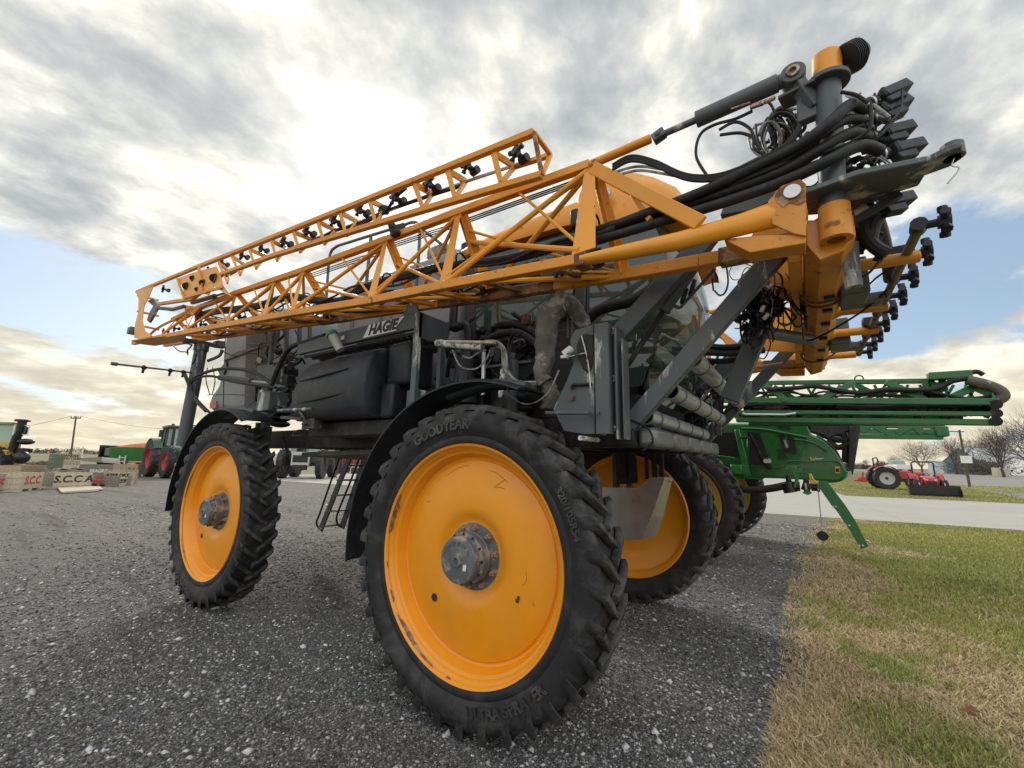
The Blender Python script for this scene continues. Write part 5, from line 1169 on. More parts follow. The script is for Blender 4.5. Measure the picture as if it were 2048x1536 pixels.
for i in range(46):
    c = P(1712+random.random()*50, 205+random.random()*150, Y=.28+random.random()*.12); k = random.random()
    if k < .5: mb.box(c, [random.uniform(.01, .04) for _ in range(3)], (random.random()*3, random.random()*3, 0))
    else: mb.cyl(c, c+V(random.uniform(-.05, .05), .02, random.uniform(-.05, .05)), random.uniform(.006, .016), n=8)
B(mb, 'manifold_fittings', DRK, kind='stuff')
for k in range(26):
    x, y = random.gauss(1735, 14), random.uniform(200, 350); d = [random.gauss(0, 16) for _ in range(4)]
    B(MB().tube([P(x, y, Y=.26), P(x+d[0], y+d[1], Y=.22), P(x+d[0]+d[2], y+d[1]+d[3], Y=.27), P(x+d[2]*2, y+d[3]*2, Y=.32)], random.choice((.004, .006, .009)), 7, 4), 'manifold_cable', HOSE if k % 4 else WHOSE)
mb = MB()
for i in range(20):
    c = P(1715+random.random()*45, 210+random.random()*140, Y=.26+random.random()*.1); mb.cyl(c, c+V(random.uniform(-.03, .03), .01, random.uniform(-.03, .03)), random.uniform(.004, .009), n=7)
B(mb, 'manifold_clamps', CHROME, kind='stuff')
# fat hoses from the manifold down to the boom
hs = [(((1728, 220), (1700, 210), (1660, 245), (1600, 290), (1520, 330), (1400, 385), (1300, 424), (1230, 450)), .026), (((1726, 240), (1690, 240), (1640, 270), (1580, 312), (1480, 358), (1380, 398), (1280, 438), (1200, 470)), .022),
      (((1735, 275), (1700, 268), (1640, 300), (1560, 345), (1450, 385), (1340, 420), (1250, 452), (1180, 478)), .026), (((1760, 302), (1720, 292), (1660, 320), (1580, 358), (1470, 398), (1360, 432), (1260, 462), (1170, 488)), .026),
      (((1725, 250), (1640, 285), (1560, 330), (1440, 378), (1330, 416), (1250, 446)), .012), (((1700, 300), (1620, 330), (1500, 380), (1380, 420), (1280, 452)), .012)]
for i, (pts, r_) in enumerate(hs): B(MB().tube([P(x, y, Y=.0+.02*(i % 3)+(.14 if k == 0 else .06 if k == 1 else 0)) for k, (x, y) in enumerate(pts)], r_, 12, 6), 'feed_hose', HOSE)
for k in range(3):
    B(MB().tube([P(x, y+k*5, Y=-.01) for x, y in ((1225, 330), (1262, 312), (1310, 322), (1360, 345), (1400, 352), (1450, 346), (1520, 318), (1570, 290), (1600, 250))], .009, 8, 6), 'hydraulic_hose', HOSE)
for dy, z_ in ((0, 0), (8, 1)):
    B(MB().tube([P(x, y, Y=.0) for x, y in ((1228, 345+dy), (1275, 333+dy), (1330, 340+dy), (1390, 352+dy), (1440, 358), (1480, 350))], .0075, 8, 6), 'grey_hose', WHOSE)
for pts in (((1413, 350), (1392, 312), (1400, 270), (1428, 250), (1470, 238), (1505, 222)), ((1438, 260), (1470, 244), (1498, 256), (1510, 280), (1520, 300)), ((1440, 270), (1480, 266), (1505, 276), (1508, 296), (1530, 310)), ((1682, 184), (1712, 190), (1735, 205)), ((1740, 210), (1742, 240), (1735, 262), (1690, 290), (1600, 320))):
    B(MB().tube([P(x, y, Y=.04) for x, y in pts], .008, 8, 6), 'thin_hose', HOSE)
B(MB().bar(P(1500, 215, Y=.02), P(1528, 205, Y=.02), .02, .02).bar(P(1462, 218, Y=.02), P(1500, 205, Y=.02), .008, .012).cyl(P(1528, 205, Y=.02), P(1550, 195, Y=.03), .012, n=8), 'ball_valve', BOLT, bevel=.003)
# loops of spare hose behind the cylinder
for k in range(11):
    cx_, cy_ = 1548+random.uniform(-26, 30), 262+random.uniform(-14, 20); rx, ry = random.uniform(20, 34), random.uniform(28, 48); a0 = random.uniform(0, 6)
    pts = [P(cx_+rx*math.cos(a0+t*.55), cy_+ry*math.sin(a0+t*.55), Y=.20+.01*t+.01*k) for t in range(10)]
    B(MB().tube(pts, random.choice((.007, .009, .011)), 8, 3), 'hose_loop', WHOSE if k % 4 == 0 else HOSE)
B(MB().prism([P(x, y, Y=.42) for x, y in ((1480, 330), (1560, 290), (1610, 300), (1600, 380), (1500, 420), (1440, 430))], (0, .06, 0)), 'backing_bracket', GRY, bevel=.004)  # slate grey plate behind the hose loops
# wiring nest under the frame
for k in range(60):
    cx_, cy_ = 1518+random.gauss(0, 30), 602+random.gauss(0, 30); rx, ry = random.uniform(8, 30), random.uniform(10, 42); a0 = random.uniform(0, 6)
    pts = [P(cx_+rx*math.cos(a0+t*.6), cy_+ry*math.sin(a0+t*.6)+random.uniform(-4, 4), Y=.85+random.uniform(-.12, .12)) for t in range(random.randint(5, 11))]
    B(MB().tube(pts, random.choice((.003, .004, .006)), 6, 3), 'loose_wire', WHOSE if k % 9 == 0 else HOSE)
mb = MB()
for i in range(80):
    c = P(1512+random.gauss(0, 17), 600+random.gauss(0, 27), Y=.9+random.random()*.15); mb.box(c, [random.uniform(.015, .07) for _ in range(3)], (random.random()*3, random.random()*3, 0))
B(mb, 'connector_cluster', LBLK, kind='stuff')
for x, y in ((1538, 574), (1525, 618), (1532, 633)): B(MB().box(P(x, y, Y=.78), (.022, .015, .045), (0, random.random(), 0)), 'white_connector', WHT, bevel=.002)
B(MB().cyl(P(1522, 663, Y=1.0), P(1622, 680, Y=1.6), .042, n=20), 'pivot_tube', GRY, bevel=.003)
B(MB().bar(P(1460, 800, Y=1.2), P(1560, 560, Y=1.2), .10, .12, up=(0, 0, 1)), 'inner_lift_arm', GRY, bevel=.004)
B(MB().bar(P(1420, 770, Y=2.0), P(1540, 650, Y=2.0), .12, .10, up=(0, 0, 1)), 'inner_lift_arm', GRY, bevel=.004)
for (a, b, y, m_) in (((1400, 690), (1500, 690), 1.4, HOSE), ((1395, 704), (1530, 700), 1.4, DRK), ((1410, 722), (1500, 712), 1.5, HOSE)):
    B(MB().tube([P(*a, Y=y), P((a[0]+b[0])/2, (a[1]+b[1])/2+5, Y=y), P(*b, Y=y)], .025, 10, 4), 'cross_hose', m_)
for k in range(14):
    x, y = random.uniform(1360, 1440), random.uniform(735, 840); pts = [P(x+random.gauss(0, 14)*t, y+random.gauss(0, 12)*t, Y=2.7) for t in range(4)]
    B(MB().tube(pts, random.choice((.006, .010, .014)), 7, 4), 'tangled_hose', HOSE if k % 4 else WHOSE)
mb = MB()
for i in range(50):
    c = P(random.uniform(1350, 1440), random.uniform(740, 870), Y=2.9+random.random()*.3); mb.box(c, [random.uniform(.03, .16) for _ in range(3)], (random.random()*3, random.random()*3, 0))
B(mb, 'pump_cluster', DRK, kind='stuff', bevel=.004)
B(MB().bar(P(1438, 870, Y=2.75), P(1440, 740, Y=2.75), .05, .05, up=(0, 1, 0)), 'far_post', GRYW, bevel=.004)
# plumbing round the column below the hinge arm
for pts, r_, m_ in ((((1712, 402), (1722, 430), (1730, 462), (1748, 492), (1775, 508)), .030, HOSE), (((1722, 372), (1735, 405), (1738, 440), (1730, 470)), .022, HOSE), (((1760, 430), (1748, 450), (1742, 478)), .028, DRK), (((1700, 488), (1702, 530), (1708, 575)), .036, GRYW), (((1690, 500), (1700, 470), (1720, 450), (1740, 470)), .007, HOSE), (((1700, 560), (1735, 548), (1760, 520)), .006, HOSE), (((1680, 360), (1700, 340), (1735, 345), (1745, 370)), .014, HOSE), (((1690, 330), (1710, 318), (1740, 322), (1750, 340)), .012, HOSE)):
    B(MB().tube([P(x, y, Y=.34) for x, y in pts], r_, 10, 5), 'manifold_hose', m_)
mb = MB()
for i in range(70):
    c = P(random.gauss(1735, 12), random.uniform(385, 500), Y=.36+random.random()*.12); k = random.random()
    if k < .4: mb.box(c, [random.uniform(.012, .05) for _ in range(3)], (random.random()*3, random.random()*3, 0))
    else: mb.cyl(c, c+V(random.uniform(-.05, .05), .02, random.uniform(-.05, .05)), random.uniform(.006, .02), n=8)
B(mb, 'manifold_fittings', DRK, kind='stuff')
for k in range(16):
    x, y = 1600+random.gauss(0, 30), 250+random.gauss(0, 40); a0 = random.uniform(0, 6); rx, ry = random.uniform(10, 26), random.uniform(14, 40)
    B(MB().tube([P(x+rx*math.cos(a0+t*.6), y+ry*math.sin(a0+t*.6), Y=.30+.01*t) for t in range(7)], random.choice((.005, .007, .009)), 7, 3), 'hose_loop', WHOSE if k % 5 == 0 else HOSE)
for k in range(10):
    x0_, y0_ = 1600+k*7, 545+random.gauss(0, 30); B(MB().tube([P(1560+random.gauss(0, 8), 590+random.gauss(0, 20), Y=.9), P(1590, 600+random.gauss(0, 40), Y=.95), P(1612+random.gauss(0, 4), 640+random.gauss(0, 30), Y=1.0)], random.choice((.004, .007)), 7, 6), 'loose_wire', HOSE)
for y_ in (.75, 1.0, 1.3, 1.7, 2.1, 2.5): B(MB().box((2.02, y_, 2.545), (.05, .035, .03)), 'beam_bolt', LBLK)
# ---- yellow outriggers with the centre spray line
zo = 2.60
arms = [((1690, 530), (1840, 512)), ((1668, 632), (1776, 612)), ((1662, 668), (1757, 659)), ((1660, 712), (1712, 709))]
tips = []
for (a, b) in arms:
    y_ = P(*b, Z=zo).y; tipx = P(*b, Z=zo).x; t_ = V(tipx, y_, zo); s_ = V(2.08, y_, zo+.01); tips.append(t_)
    B(MB().cyl(s_, t_, .030, n=18), 'outrigger', YEL, bevel=.004)
    B(MB().cyl(s_-V(.02, 0, 0), s_+V(.03, 0, 0), .05, .032, 14), 'outrigger_socket', YEL)
line_px = [(1836, 462), (1815, 510), (1790, 560), (1768, 600), (1750, 640), (1735, 670), (1724, 700)]
ln = [V(2.44, P(x, y, Z=zo+.03).y, zo+.03) for x, y in line_px]
ya, yb = .36, 2.75
B(MB().cyl((2.32, ya-.12, zo+.02), (2.32, yb, zo+.02), .020, n=12), 'centre_spray_line', mat('tan_pipe', (.17, .14, .10), .5, var=.3, dirt=(.05, .04, .03), dirt_amt=.8, dscale=14))
for k, y in enumerate(np.linspace(ya-.12, yb, 9)):
    B(nozzle_mesh(MB(), V(2.32, y, zo+.03), 1.15, (1, -.1, -.05)), 'nozzle_body', BLK)
    if k in (1, 5): B(MB().box((2.32, y+.06, zo+.06), (.09, .10, .07)), 'line_clamp', BLK, bevel=.005)
B(MB().tube([V(2.31, .9, zo+.04), V(2.28, .7, zo+.12), V(2.22, .45, zo+.22), V(2.14, .36, zo+.30)], .030, 12, 5), 'feed_elbow', mat('tan_hose', (.10, .088, .07), .55))
for y in (.72, 1.9): B(MB().span((2.07, y, 2.53), (2.20, y+.22, 2.74)), 'damper_box', GRY, bevel=.01, seg=2)
for y in (1.05, 2.3): B(MB().span((2.10, y, 2.58), (2.30, y+.14, 2.63)), 'steel_bracket', GRYW, bevel=.004)
for y in (.78, .86, 2.5): B(MB().tube([V(1.90, y, 2.70), V(1.89, y, 2.58), V(1.96, y, 2.53), V(2.06, y, 2.54), V(2.14, y, 2.60)], .008, 8, 3), 'u_bolt', RUST)
B(MB().tube([V(2.12, .5, 2.75), V(2.12, .5, 3.2)], .045, 14), 'manifold_pipe', DRK)
B(MB().tube([V(2.15, 1.2, 2.62), V(2.25, .9, 2.66), V(2.31, .7, 2.64)], .006, 6, 4), 'thin_cable', HOSE)
B(MB().tube([V(1.86, 1.5, 2.52), V(1.95, 1.45, 2.48), V(2.2, 1.2, 2.56), V(2.32, .95, 2.62)], .007, 6, 4), 'thin_cable', HOSE)
# ------------------------------------------------------------------ the green sprayer behind
GS = empty('green_sprayer', (0, 7.5, 0)); tag(GS, 'glossy green sprayer with long green booms parked behind the yellow sprayer', 'sprayer')
def G(px, py, z=0.0): return P(px, py, Z=z)
def C(mb, name, m, **kw): return B(mb, name, m, GS, **kw)
def poly(pts, Y, t, name, m, bevel=.003, **kw): return C(MB().prism([P(x, y, Y=Y) for x, y in pts], (0, t, 0)), name, m, bevel=bevel, **kw)
xw = P(1493, 1035, Y=5.95).x-.97; xw2 = P(1536, 1010, Y=9.35).x-.97
jt = tyre_mesh(30, .34, .965, .66, .040, .9)
jt_ob = None
for (x, y) in ((xw, 5.75), (xw2, 9.15), (xw-4.6, 5.75), (xw-4.6, 9.15)):
    wl = empty('wheel', (x, y-7.5, .95), 0, GS)
    if jt_ob is None: jt_ob = jt.build('tyre', RUB, wl)
    else:
        o = jt_ob.copy(); COL.objects.link(o); o.parent = wl
    if y > 8: wl.rotation_euler.z = PI
    rm = MB().lathe([(.662, -.15), (.67, -.155), (.66, -.14), (.63, -.12), (.60, -.04), (.57, -.02), (.4, .0), (.2, -.03), (0, -.03)], n=56).lathe([(0, .06), (.4, .05), (.57, .04), (.62, .10), (.645, .15), (.665, .155)], n=56); rm.build('rim', mat('dark_rim_yellow', (.40, .27, .03), .5), wl)  # rim yellow is one even tone, darker than the hub yellow
    MB().cyl((0, -.03, 0), (0, -.10, 0), .14, n=20).build('hub', JDY, wl)
    C(MB().span((x-.12, (y+.28 if y < 8 else y-.40), .85), (x+.12, (y+.40 if y < 8 else y-.28), 1.7)), 'wheel_leg', JDG, bevel=.02)
    C(MB().span((x-.3, min(y, y+.3 if y < 8 else y-.3), 1.60), (x+.3, max(y, y+.3 if y < 8 else y-.3), 1.64)), 'leg_plate', LBLK)
fr = MB()
for y in (6.85, 8.0): fr.span((-4.6, y, 1.35), (1.2, y+.14, 1.60))
for x in (-4.2, -2.5, -.8, .8): fr.span((x, 5.9, 1.45), (x+.16, 9.0, 1.60))
C(fr, 'chassis_frame', JDG, bevel=.01)
YH = 6.90
hood = [(1440, 846), (1614, 847), (1622, 868), (1649, 881), (1671, 901), (1685, 924), (1697, 944), (1692, 956), (1679, 963), (1637, 961), (1560, 957), (1478, 955), (1440, 940)]
# hood: profile lofted across with rounded shoulders
hp = [P(x, y, Y=YH) for x, y in hood]; cen = sum(hp, V(0, 0, 0))/len(hp); rings = []
for y, s in ((YH+.0, .93), (YH-.05, .975), (YH, 1.0), (YH+1.2, 1.0), (YH+1.26, .97), (YH+1.2, .93)):
    rings.append([V(cen.x+(p.x-cen.x)*s, y if s > .94 else y+(.0), cen.z+(p.z-cen.z)*s) for p in hp])
rings[0] = [V(p.x, YH-.07, p.z) for p in rings[0]]
C(MB().loft(rings), 'engine_hood', JDG, bevel=.008)
def zz(pts, Y=YH-.085, s=.2473): return [P(1340+x*s, 740+y*s, Y=Y) for x, y in pts]
def zp(pts, name, m, Y=YH-.085, t=.012, **kw): return C(MB().prism(zz(pts, Y), (0, t, 0)), name, m, smooth=False, **kw)
for q_ in (((870, 520), (920, 526), (978, 668), (930, 662)), ((950, 530), (992, 536), (1032, 680), (986, 674)), ((860, 432), (905, 434), (926, 472), (882, 468)), ((917, 434), (957, 438), (972, 482), (937, 476))): zp(q_, 'hood_vent', LBLK)
zp(((915, 565), (935, 560), (958, 625), (940, 632)), 'vent_screen', STEEL, Y=YH-.09)
zp(((330, 520), (530, 500), (560, 700), (350, 690)), 'service_opening', LBLK)
zp(((625, 500), (722, 506), (822, 780), (760, 775), (648, 770)), 'service_opening', LBLK)
for k in range(9): zp(((855+k*2, 640+k*10), (925+k*3, 632+k*10), (925+k*3, 635+k*10), (855+k*2, 643+k*10)), 'louvre', LBLK, t=.006)
# raised sweeping line over the hood
C(MB().tube(zz(((1000, 560), (1110, 575), (1200, 610), (1270, 660)), YH-.08), .018, 8, 5), 'hood_crease', JDG)
C(MB().tube(zz(((640, 770), (900, 790), (950, 740), (1130, 740), (1330, 735), (1390, 770)), YH-.08), .012, 8, 5), 'hood_crease', JDG)
C(MB().tube(zz(((580, 470), (760, 480), (980, 520), (1110, 545)), YH-.08), .022, 8, 5), 'hood_crease', JDG)
C(MB().tube(zz(((1130, 440), (1130, 520), (1250, 572), (1340, 655), (1400, 775), (1440, 812)), YH-.03), .022, 8, 5), 'hood_seal', LBLK)
zp(((1125, 702), (1140, 702), (1150, 722), (1158, 708), (1166, 722), (1180, 696), (1186, 702), (1164, 738), (1154, 722), (1146, 738)), 'gold_emblem', mat('gold_print', (.65, .45, .12), .4), Y=YH-.088, t=.003)
zp(((1170, 716), (1240, 712), (1238, 720), (1172, 724)), 'white_script', WHT, Y=YH-.088, t=.003)
zp(((1332, 780), (1374, 780), (1376, 836), (1336, 834)), 'warning_label', JDY, Y=YH-.088, t=.003)
zp(((1338, 796), (1370, 796), (1371, 828), (1341, 826)), 'warning_text_block', LBLK, Y=YH-.090, t=.002)
zp(((1408, 835), (1465, 815), (1470, 850), (1420, 880)), 'tail_lamp', mat('clear_lens', (.5, .55, .52), .15), Y=YH+.05, t=.1)
C(MB().tube(zz(((1180, 885), (1300, 905), (1385, 890), (1412, 862)), YH-.02), .016, 8, 5), 'rear_guard_tube', JDG)
# rear grille and radiator pipes at the tail
gp = [P(x, y, Y=7.3) for x, y in ((1612, 846), (1722, 846), (1712, 900), (1700, 948), (1690, 944), (1676, 902), (1640, 868), (1620, 862))]
mbm = mat('dark_mesh_screen', (.035, .03, .028), .6, var=.5, vscale=20, dirt=(.12, .10, .08), dirt_amt=.6)
C(MB().prism([P(x, y, Y=7.3) for x, y in ((1700, 846), (1723, 846), (1706, 950), (1696, 946))], (0, .6, 0)), 'rear_screen', mbm, bevel=.01)
C(MB().prism([P(x, y, Y=7.35) for x, y in ((1614, 846), (1702, 846), (1700, 860), (1660, 875), (1640, 868), (1620, 862))], (0, .5, 0)), 'radiator_top', mbm, bevel=.01)
for pts in (((1640, 866), (1670, 880), (1700, 878)), ((1655, 880), (1676, 895), (1700, 886)), ((1680, 850), (1690, 880), (1690, 925)), ((1650, 850), (1664, 864), (1690, 868))):
    C(MB().tube([P(x, y, Y=7.4) for x, y in pts], .05, 10, 4), 'radiator_hose', HOSE)
# column bracket, side tubes
C(MB().prism(zz(((520, 485), (560, 480), (655, 860), (600, 870)), 6.6), (0, .1, 0)), 'boom_column', JDG, bevel=.01)
C(MB().prism(zz(((330, 680), (520, 705), (530, 725), (335, 700)), 6.5), (0, .12, 0)), 'side_step', JDG, bevel=.01)
C(MB().tube(zz(((560, 550), (620, 545), (640, 560), (635, 630)), 6.5), .02, 8, 4), 'small_pipe', LBLK)
C(MB().prism(zz(((620, 548), (648, 548), (640, 632), (622, 630)), 6.5), (0, .03, 0)), 'white_canister', WHT, bevel=.01)
C(MB().tube(zz(((640, 510), (700, 620), (760, 740), (820, 800)), 6.75), .03, 8, 4), 'dark_hose', HOSE)
for x in (775, 800): C(MB().cyl(zz(((x, 735),), 6.75)[0], zz(((x, 735),), 6.70)[0], .04, n=12), 'gauge', STEEL)
rb_ = MB().span((-3.6, 6.85, 1.6), (.35, 8.15, 2.55)); C(rb_, 'spray_tank', JDG, bevel=.25, seg=4)
C(MB().span((-4.9, 6.8, 1.5), (-3.7, 8.2, 3.1)), 'cab_body', mat('dark_cab_glass', (.03, .05, .045), .1, spec=.8), bevel=.12, seg=3)
C(MB().span((-5.0, 6.75, 3.1), (-3.6, 8.25, 3.3)), 'cab_roof', JDG, bevel=.06, seg=3)
# suction pipe with coupler, chained cap, drop board
C(MB().tube([P(x, y, Y=6.2) for x, y in ((1470, 974), (1500, 980), (1540, 977), (1575, 970))], .060, 14, 5), 'suction_pipe', HOSE)
mb = MB()
for (a, b, r_) in (((1575, 965), (1582, 985), .1), ((1582, 972), (1600, 973), .075), ((1604, 970), (1622, 976), .07), ((1622, 974), (1640, 975), .06), ((1642, 968), (1655, 982), .055), ((1612, 958), (1614, 986), .04), ((1575, 950), (1580, 972), .04)): mb.cyl(P(*a, Y=6.2), P(*b, Y=6.2), r_, n=14)
C(mb, 'coupler_valve', LBLK, bevel=.006)
for a, b in (((1610, 966), (1613, 985)), ((1636, 966), (1638, 984)), ((1652, 974), (1650, 984))): C(MB().cyl(P(*a, Y=6.13), P(*b, Y=6.13), .018, n=8), 'coupler_clamp', STEEL)
C(MB().tube([P(x, y, Y=6.1) for x, y in ((1620, 950), (1621, 948), (1626, 958), (1632, 966), (1622, 964), (1620, 950))], .014, 6, 3), 'yellow_lever', JDY)
C(MB().prism(zz(((985, 775), (1020, 778), (1025, 800), (1070, 790), (1072, 830), (1045, 835), (1040, 900), (1020, 955), (998, 950), (1010, 880)), 6.1), (0, .05, 0)), 'green_bracket', JDG, bevel=.004)
C(MB().prism(zz(((1070, 995), (1110, 960), (1150, 995), (1115, 1012)), 6.1), (0, .1, 0)), 'green_bracket', JDG, bevel=.004)
a, b = P(1636, 978, Y=6.1), P(1644, 1056, Y=6.1); n_ = 30
for k in range(n_):
    c = a.lerp(b, k/n_); rot = Matrix.Rotation(k*PI/2, 4, 'Z')
    C(MB().lathe([(.012, -.003), (.015, 0), (.012, .003), (.009, 0)], (0, 0, 0), 10, 'Y', True).xf(Matrix.Translation(c) @ rot @ Matrix.Diagonal((.7, 1, 1.5, 1))), 'chain_link', STEEL)
c = P(1645, 1071, Y=6.1); cp_ = MB().cyl(c-V(.0, .05, 0), c+V(0, .05, 0), .062, n=24).cyl(c-V(0, .055, 0), c-V(0, .04, 0), .07, n=24).box(c-V(.07, 0, 0), (.03, .02, .02)).box(c+V(.07, 0, 0), (.03, .02, .02)); C(cp_, 'coupler_cap', LBLK, bevel=.004)
C(MB().cyl(c-V(0, 0, .06), c-V(0, 0, .11), .010, n=8).cyl(c+V(0, 0, .06), c+V(0, 0, .10), .012, n=8), 'cap_pin', STEEL)
bd = [P(x, y, Y=6.0) for x, y in ((1637, 962), (1654, 962), (1692, 1012), (1712, 1043), (1737, 1093), (1722, 1098), (1698, 1058), (1672, 1020), (1664, 1012), (1638, 975))]
C(MB().prism(bd, (0, .05, 0)), 'boarding_ladder', JDB, bevel=.006)
for x, y in ((1666, 1013), (1672, 1013), (1692, 1051), (1699, 1051), (1719, 1091), (1726, 1091)): C(MB().cyl(P(x, y, Y=6.0), P(x, y, Y=5.985), .012, n=8), 'ladder_bolt', STEEL)
for x, y in ((1680, 1012), (1706, 1047), (1734, 1086)): C(MB().lathe([(.035, -.006), (.045, 0), (.035, .006), (.03, 0)], P(x, y, Y=6.05), 16, 'Y', True), 'ladder_ring', STEEL)
# booms
def U_(x, y, Y): return P(1320+x*.3555, 720+y*.3555, Y=Y)
bo = empty('green_boom', (0, 0, 0), 0, GS)
def D_(mb, name, m, **kw): return B(mb, name, m, bo, **kw)
YN, YF = 5.45, 6.05
for (a, b, Y, w_, h_) in (((330, 132), (1540, 118), YN+.3, .07, .065), ((300, 226), (1905, 236), YN, .08, .085), ((400, 293), (1895, 304), YN, .08, .055), ((430, 337), (1885, 352), YN+.05, .14, .075), ((420, 316), (1700, 322), YF, .10, .09), ((330, 262), (1560, 262), YF, .06, .05), ((500, 355), (1600, 350), YF, .10, .10)):
    D_(MB().bar(U_(*a, Y), U_(*b, Y), w_, h_), 'boom_chord', JDB, bevel=.008)
for (a, b) in (((380, 165), (480, 128)), ((585, 140), (700, 218)), ((905, 218), (1095, 126)), ((1270, 124), (1495, 226)), ((1610, 226), (1770, 150)), ((1880, 200), (1760, 150))):
    D_(MB().bar(U_(*a, YN+.12), U_(*b, YN+.2), .05, .085), 'boom_strut', JDB, bevel=.005)
for (a, b) in (((1100, 140), (1240, 205)), ((1280, 205), (1370, 150)), ((760, 220), (640, 150)), ((820, 285), (890, 232)), ((1370, 240), (1430, 290)), ((560, 180), (470, 225)), ((940, 250), (1010, 300)), ((1150, 250), (1080, 300)), ((1560, 245), (1500, 300))):
    D_(MB().bar(U_(*a, YF), U_(*b, YF), .05, .07), 'boom_strut', JDB, bevel=.005)
D_(MB().bar(U_(1505, 95, YN+.2), U_(1750, 80, YN+.2), .14, .10), 'wing_box', JDB, bevel=.01)
D_(MB().tube([U_(x, y, YN+.2) for x, y in ((1740, 72), (1785, 66), (1820, 84))], .03, 8, 4), 'wing_tip', DRK)
D_(MB().tube([U_(x, y, YN+.1) for x, y in ((1725, 112), (1800, 128), (1870, 150), (1920, 178), (1930, 205), (1900, 225))], .062, 14, 5), 'canvas_sleeve', CANVAS)
D_(MB().tube([U_(x, y, YN+.1) for x, y in ((600, 165), (760, 158), (870, 148), (1000, 170), (1130, 185), (1280, 165), (1420, 170), (1560, 160), (1640, 120), (1720, 105))], .035, 10, 6), 'boom_hose', HOSE)
D_(MB().tube([U_(x, y, YN+.1) for x, y in ((1000, 262), (1200, 270), (1330, 262), (1500, 268))], .03, 8, 6), 'boom_hose', HOSE)
for k in range(4): D_(MB().tube([U_(x, y+k*9, YN+.1+.05*k) for x, y in ((1480, 170), (1600, 195), (1720, 215), (1840, 205), (1900, 170))], .02, 8, 5), 'boom_hose', HOSE)
for k in range(3): D_(MB().prism([U_(1870, 180, YN+k*.2), U_(1905, 230, YN+k*.2), U_(1900, 350, YN+k*.2), U_(1870, 355, YN+k*.2)], (0, .03, 0)), 'end_plate', JDB, bevel=.005)
for y in (250, 300, 345): D_(MB().cyl(U_(1890, y, YN-.05), U_(1890, y, YN+.5), .06, n=12), 'end_roller', DRK)
for i in range(22):
    x = 480+i*64; s_ = 1 if i % 2 else -1
    D_(MB().bar(U_(x, 236, YN+.3), U_(x+s_*46, 296, YN+.3), .03, .045), 'boom_strut', JDB, bevel=.003)
    D_(MB().bar(U_(x+20, 140, YF), U_(x+20+s_*50, 222, YF), .03, .035), 'boom_strut', JDB, bevel=.003)
for k in range(7):
    y0_ = 250+k*7; D_(MB().tube([U_(470+j*118, y0_+random.gauss(0, 6), YN+.2+.03*k) for j in range(12)], random.choice((.014, .02, .028)), 7, 4), 'boom_hose', HOSE)
for k in range(4): D_(MB().tube([U_(420+j*100, 185+k*9+random.gauss(0, 9), YF-.1) for j in range(12)], .016, 7, 4), 'boom_hose', HOSE)
mb = MB()
for i in range(90):
    c = U_(random.uniform(460, 1850), random.uniform(245, 330), YN+.25+random.random()*.2); mb.box(c, [random.uniform(.03, .10) for _ in range(3)], (random.random()*3, random.random()*3, 0))
D_(mb, 'boom_fittings', DRK, kind='stuff')
mb = MB()
for i in range(34):
    c = U_(random.uniform(1485, 1600), random.uniform(120, 200), YN+.25); mb.box(c, [random.uniform(.03, .09) for _ in range(3)], (random.random()*3, random.random()*3, 0))
D_(mb, 'pivot_fittings', JDB, kind='stuff')
for i in range(16):
    x = 560+i*82; c = U_(x, random.uniform(262, 290), YN+.3); D_(MB().box(c, (.07, .06, .09)).cyl(c-V(0, 0, .04), c-V(0, 0, .09), .02, n=8), 'nozzle_body', DRK)
D_(MB().tube([U_(x, y, YN-.08) for x, y in ((465, 300), (480, 306), (700, 308), (765, 300))], .02, 8), 'grey_cylinder', STEEL)
for x in (560, 700): D_(MB().lathe([(.05, 0), (.06, .01), (.05, .02), (.04, .01)], U_(x+560, 105, YN+.3), 14, 'Y', True) if x == 560 else MB().box(U_(x, 225, YN-.06), (.06, .02, .05)), 'lifting_eye' if x == 560 else 'clip', JDB)
for (x, y) in ((715, 268), (765, 274), (800, 256)): D_(MB().box(U_(x, y, YF+.1), (.16, .02, .05)), 'yellow_decal', JDY)
mb = MB()
for i in range(70):
    c = U_(random.gauss(650, 22), random.gauss(262, 9), YN+.2); mb.cyl(c, c+V(random.gauss(0, .09), 0, random.gauss(0, .04)), .004, n=4)
D_(mb, 'straw_tuft', mat('dry_straw', (.10, .065, .04), .9), kind='stuff')
# far side boom
for (a, b) in (((900, 368), (1600, 372)), ((880, 428), (1590, 434)), ((950, 400), (1580, 404))):
    D_(MB().bar(U_(*a, 9.6), U_(*b, 9.6), .12, .10), 'boom_chord', JDB, bevel=.008)
for (a, b) in (((1130, 400), (1180, 370)), ((1200, 370), (1290, 410)), ((1330, 412), (1410, 370)), ((1480, 412), (1430, 372))): D_(MB().bar(U_(*a, 9.55), U_(*b, 9.55), .05, .12), 'boom_strut', JDB, bevel=.005)
D_(MB().span(U_(1545, 372, 9.5), U_(1602, 436, 9.9)), 'end_box', JDB, bevel=.02)
# left part of the boom seen between the arms of the yellow machine
for (a, b, Y) in (((1345, 700), (1482, 702), 6.2), ((1350, 742), (1480, 748), 5.7), ((1350, 770), (1460, 768), 5.7), ((1345, 800), (1440, 802), 5.6)):
    D_(MB().bar(P(*a, Y=Y), P(*b, Y=Y), .12, .10), 'boom_chord', JDB, bevel=.008)
D_(MB().tube([P(x, y, Y=6.2) for x, y in ((1350, 760), (1380, 742), (1420, 750), (1460, 772))], .05, 10, 5), 'fender_arch', JDG)

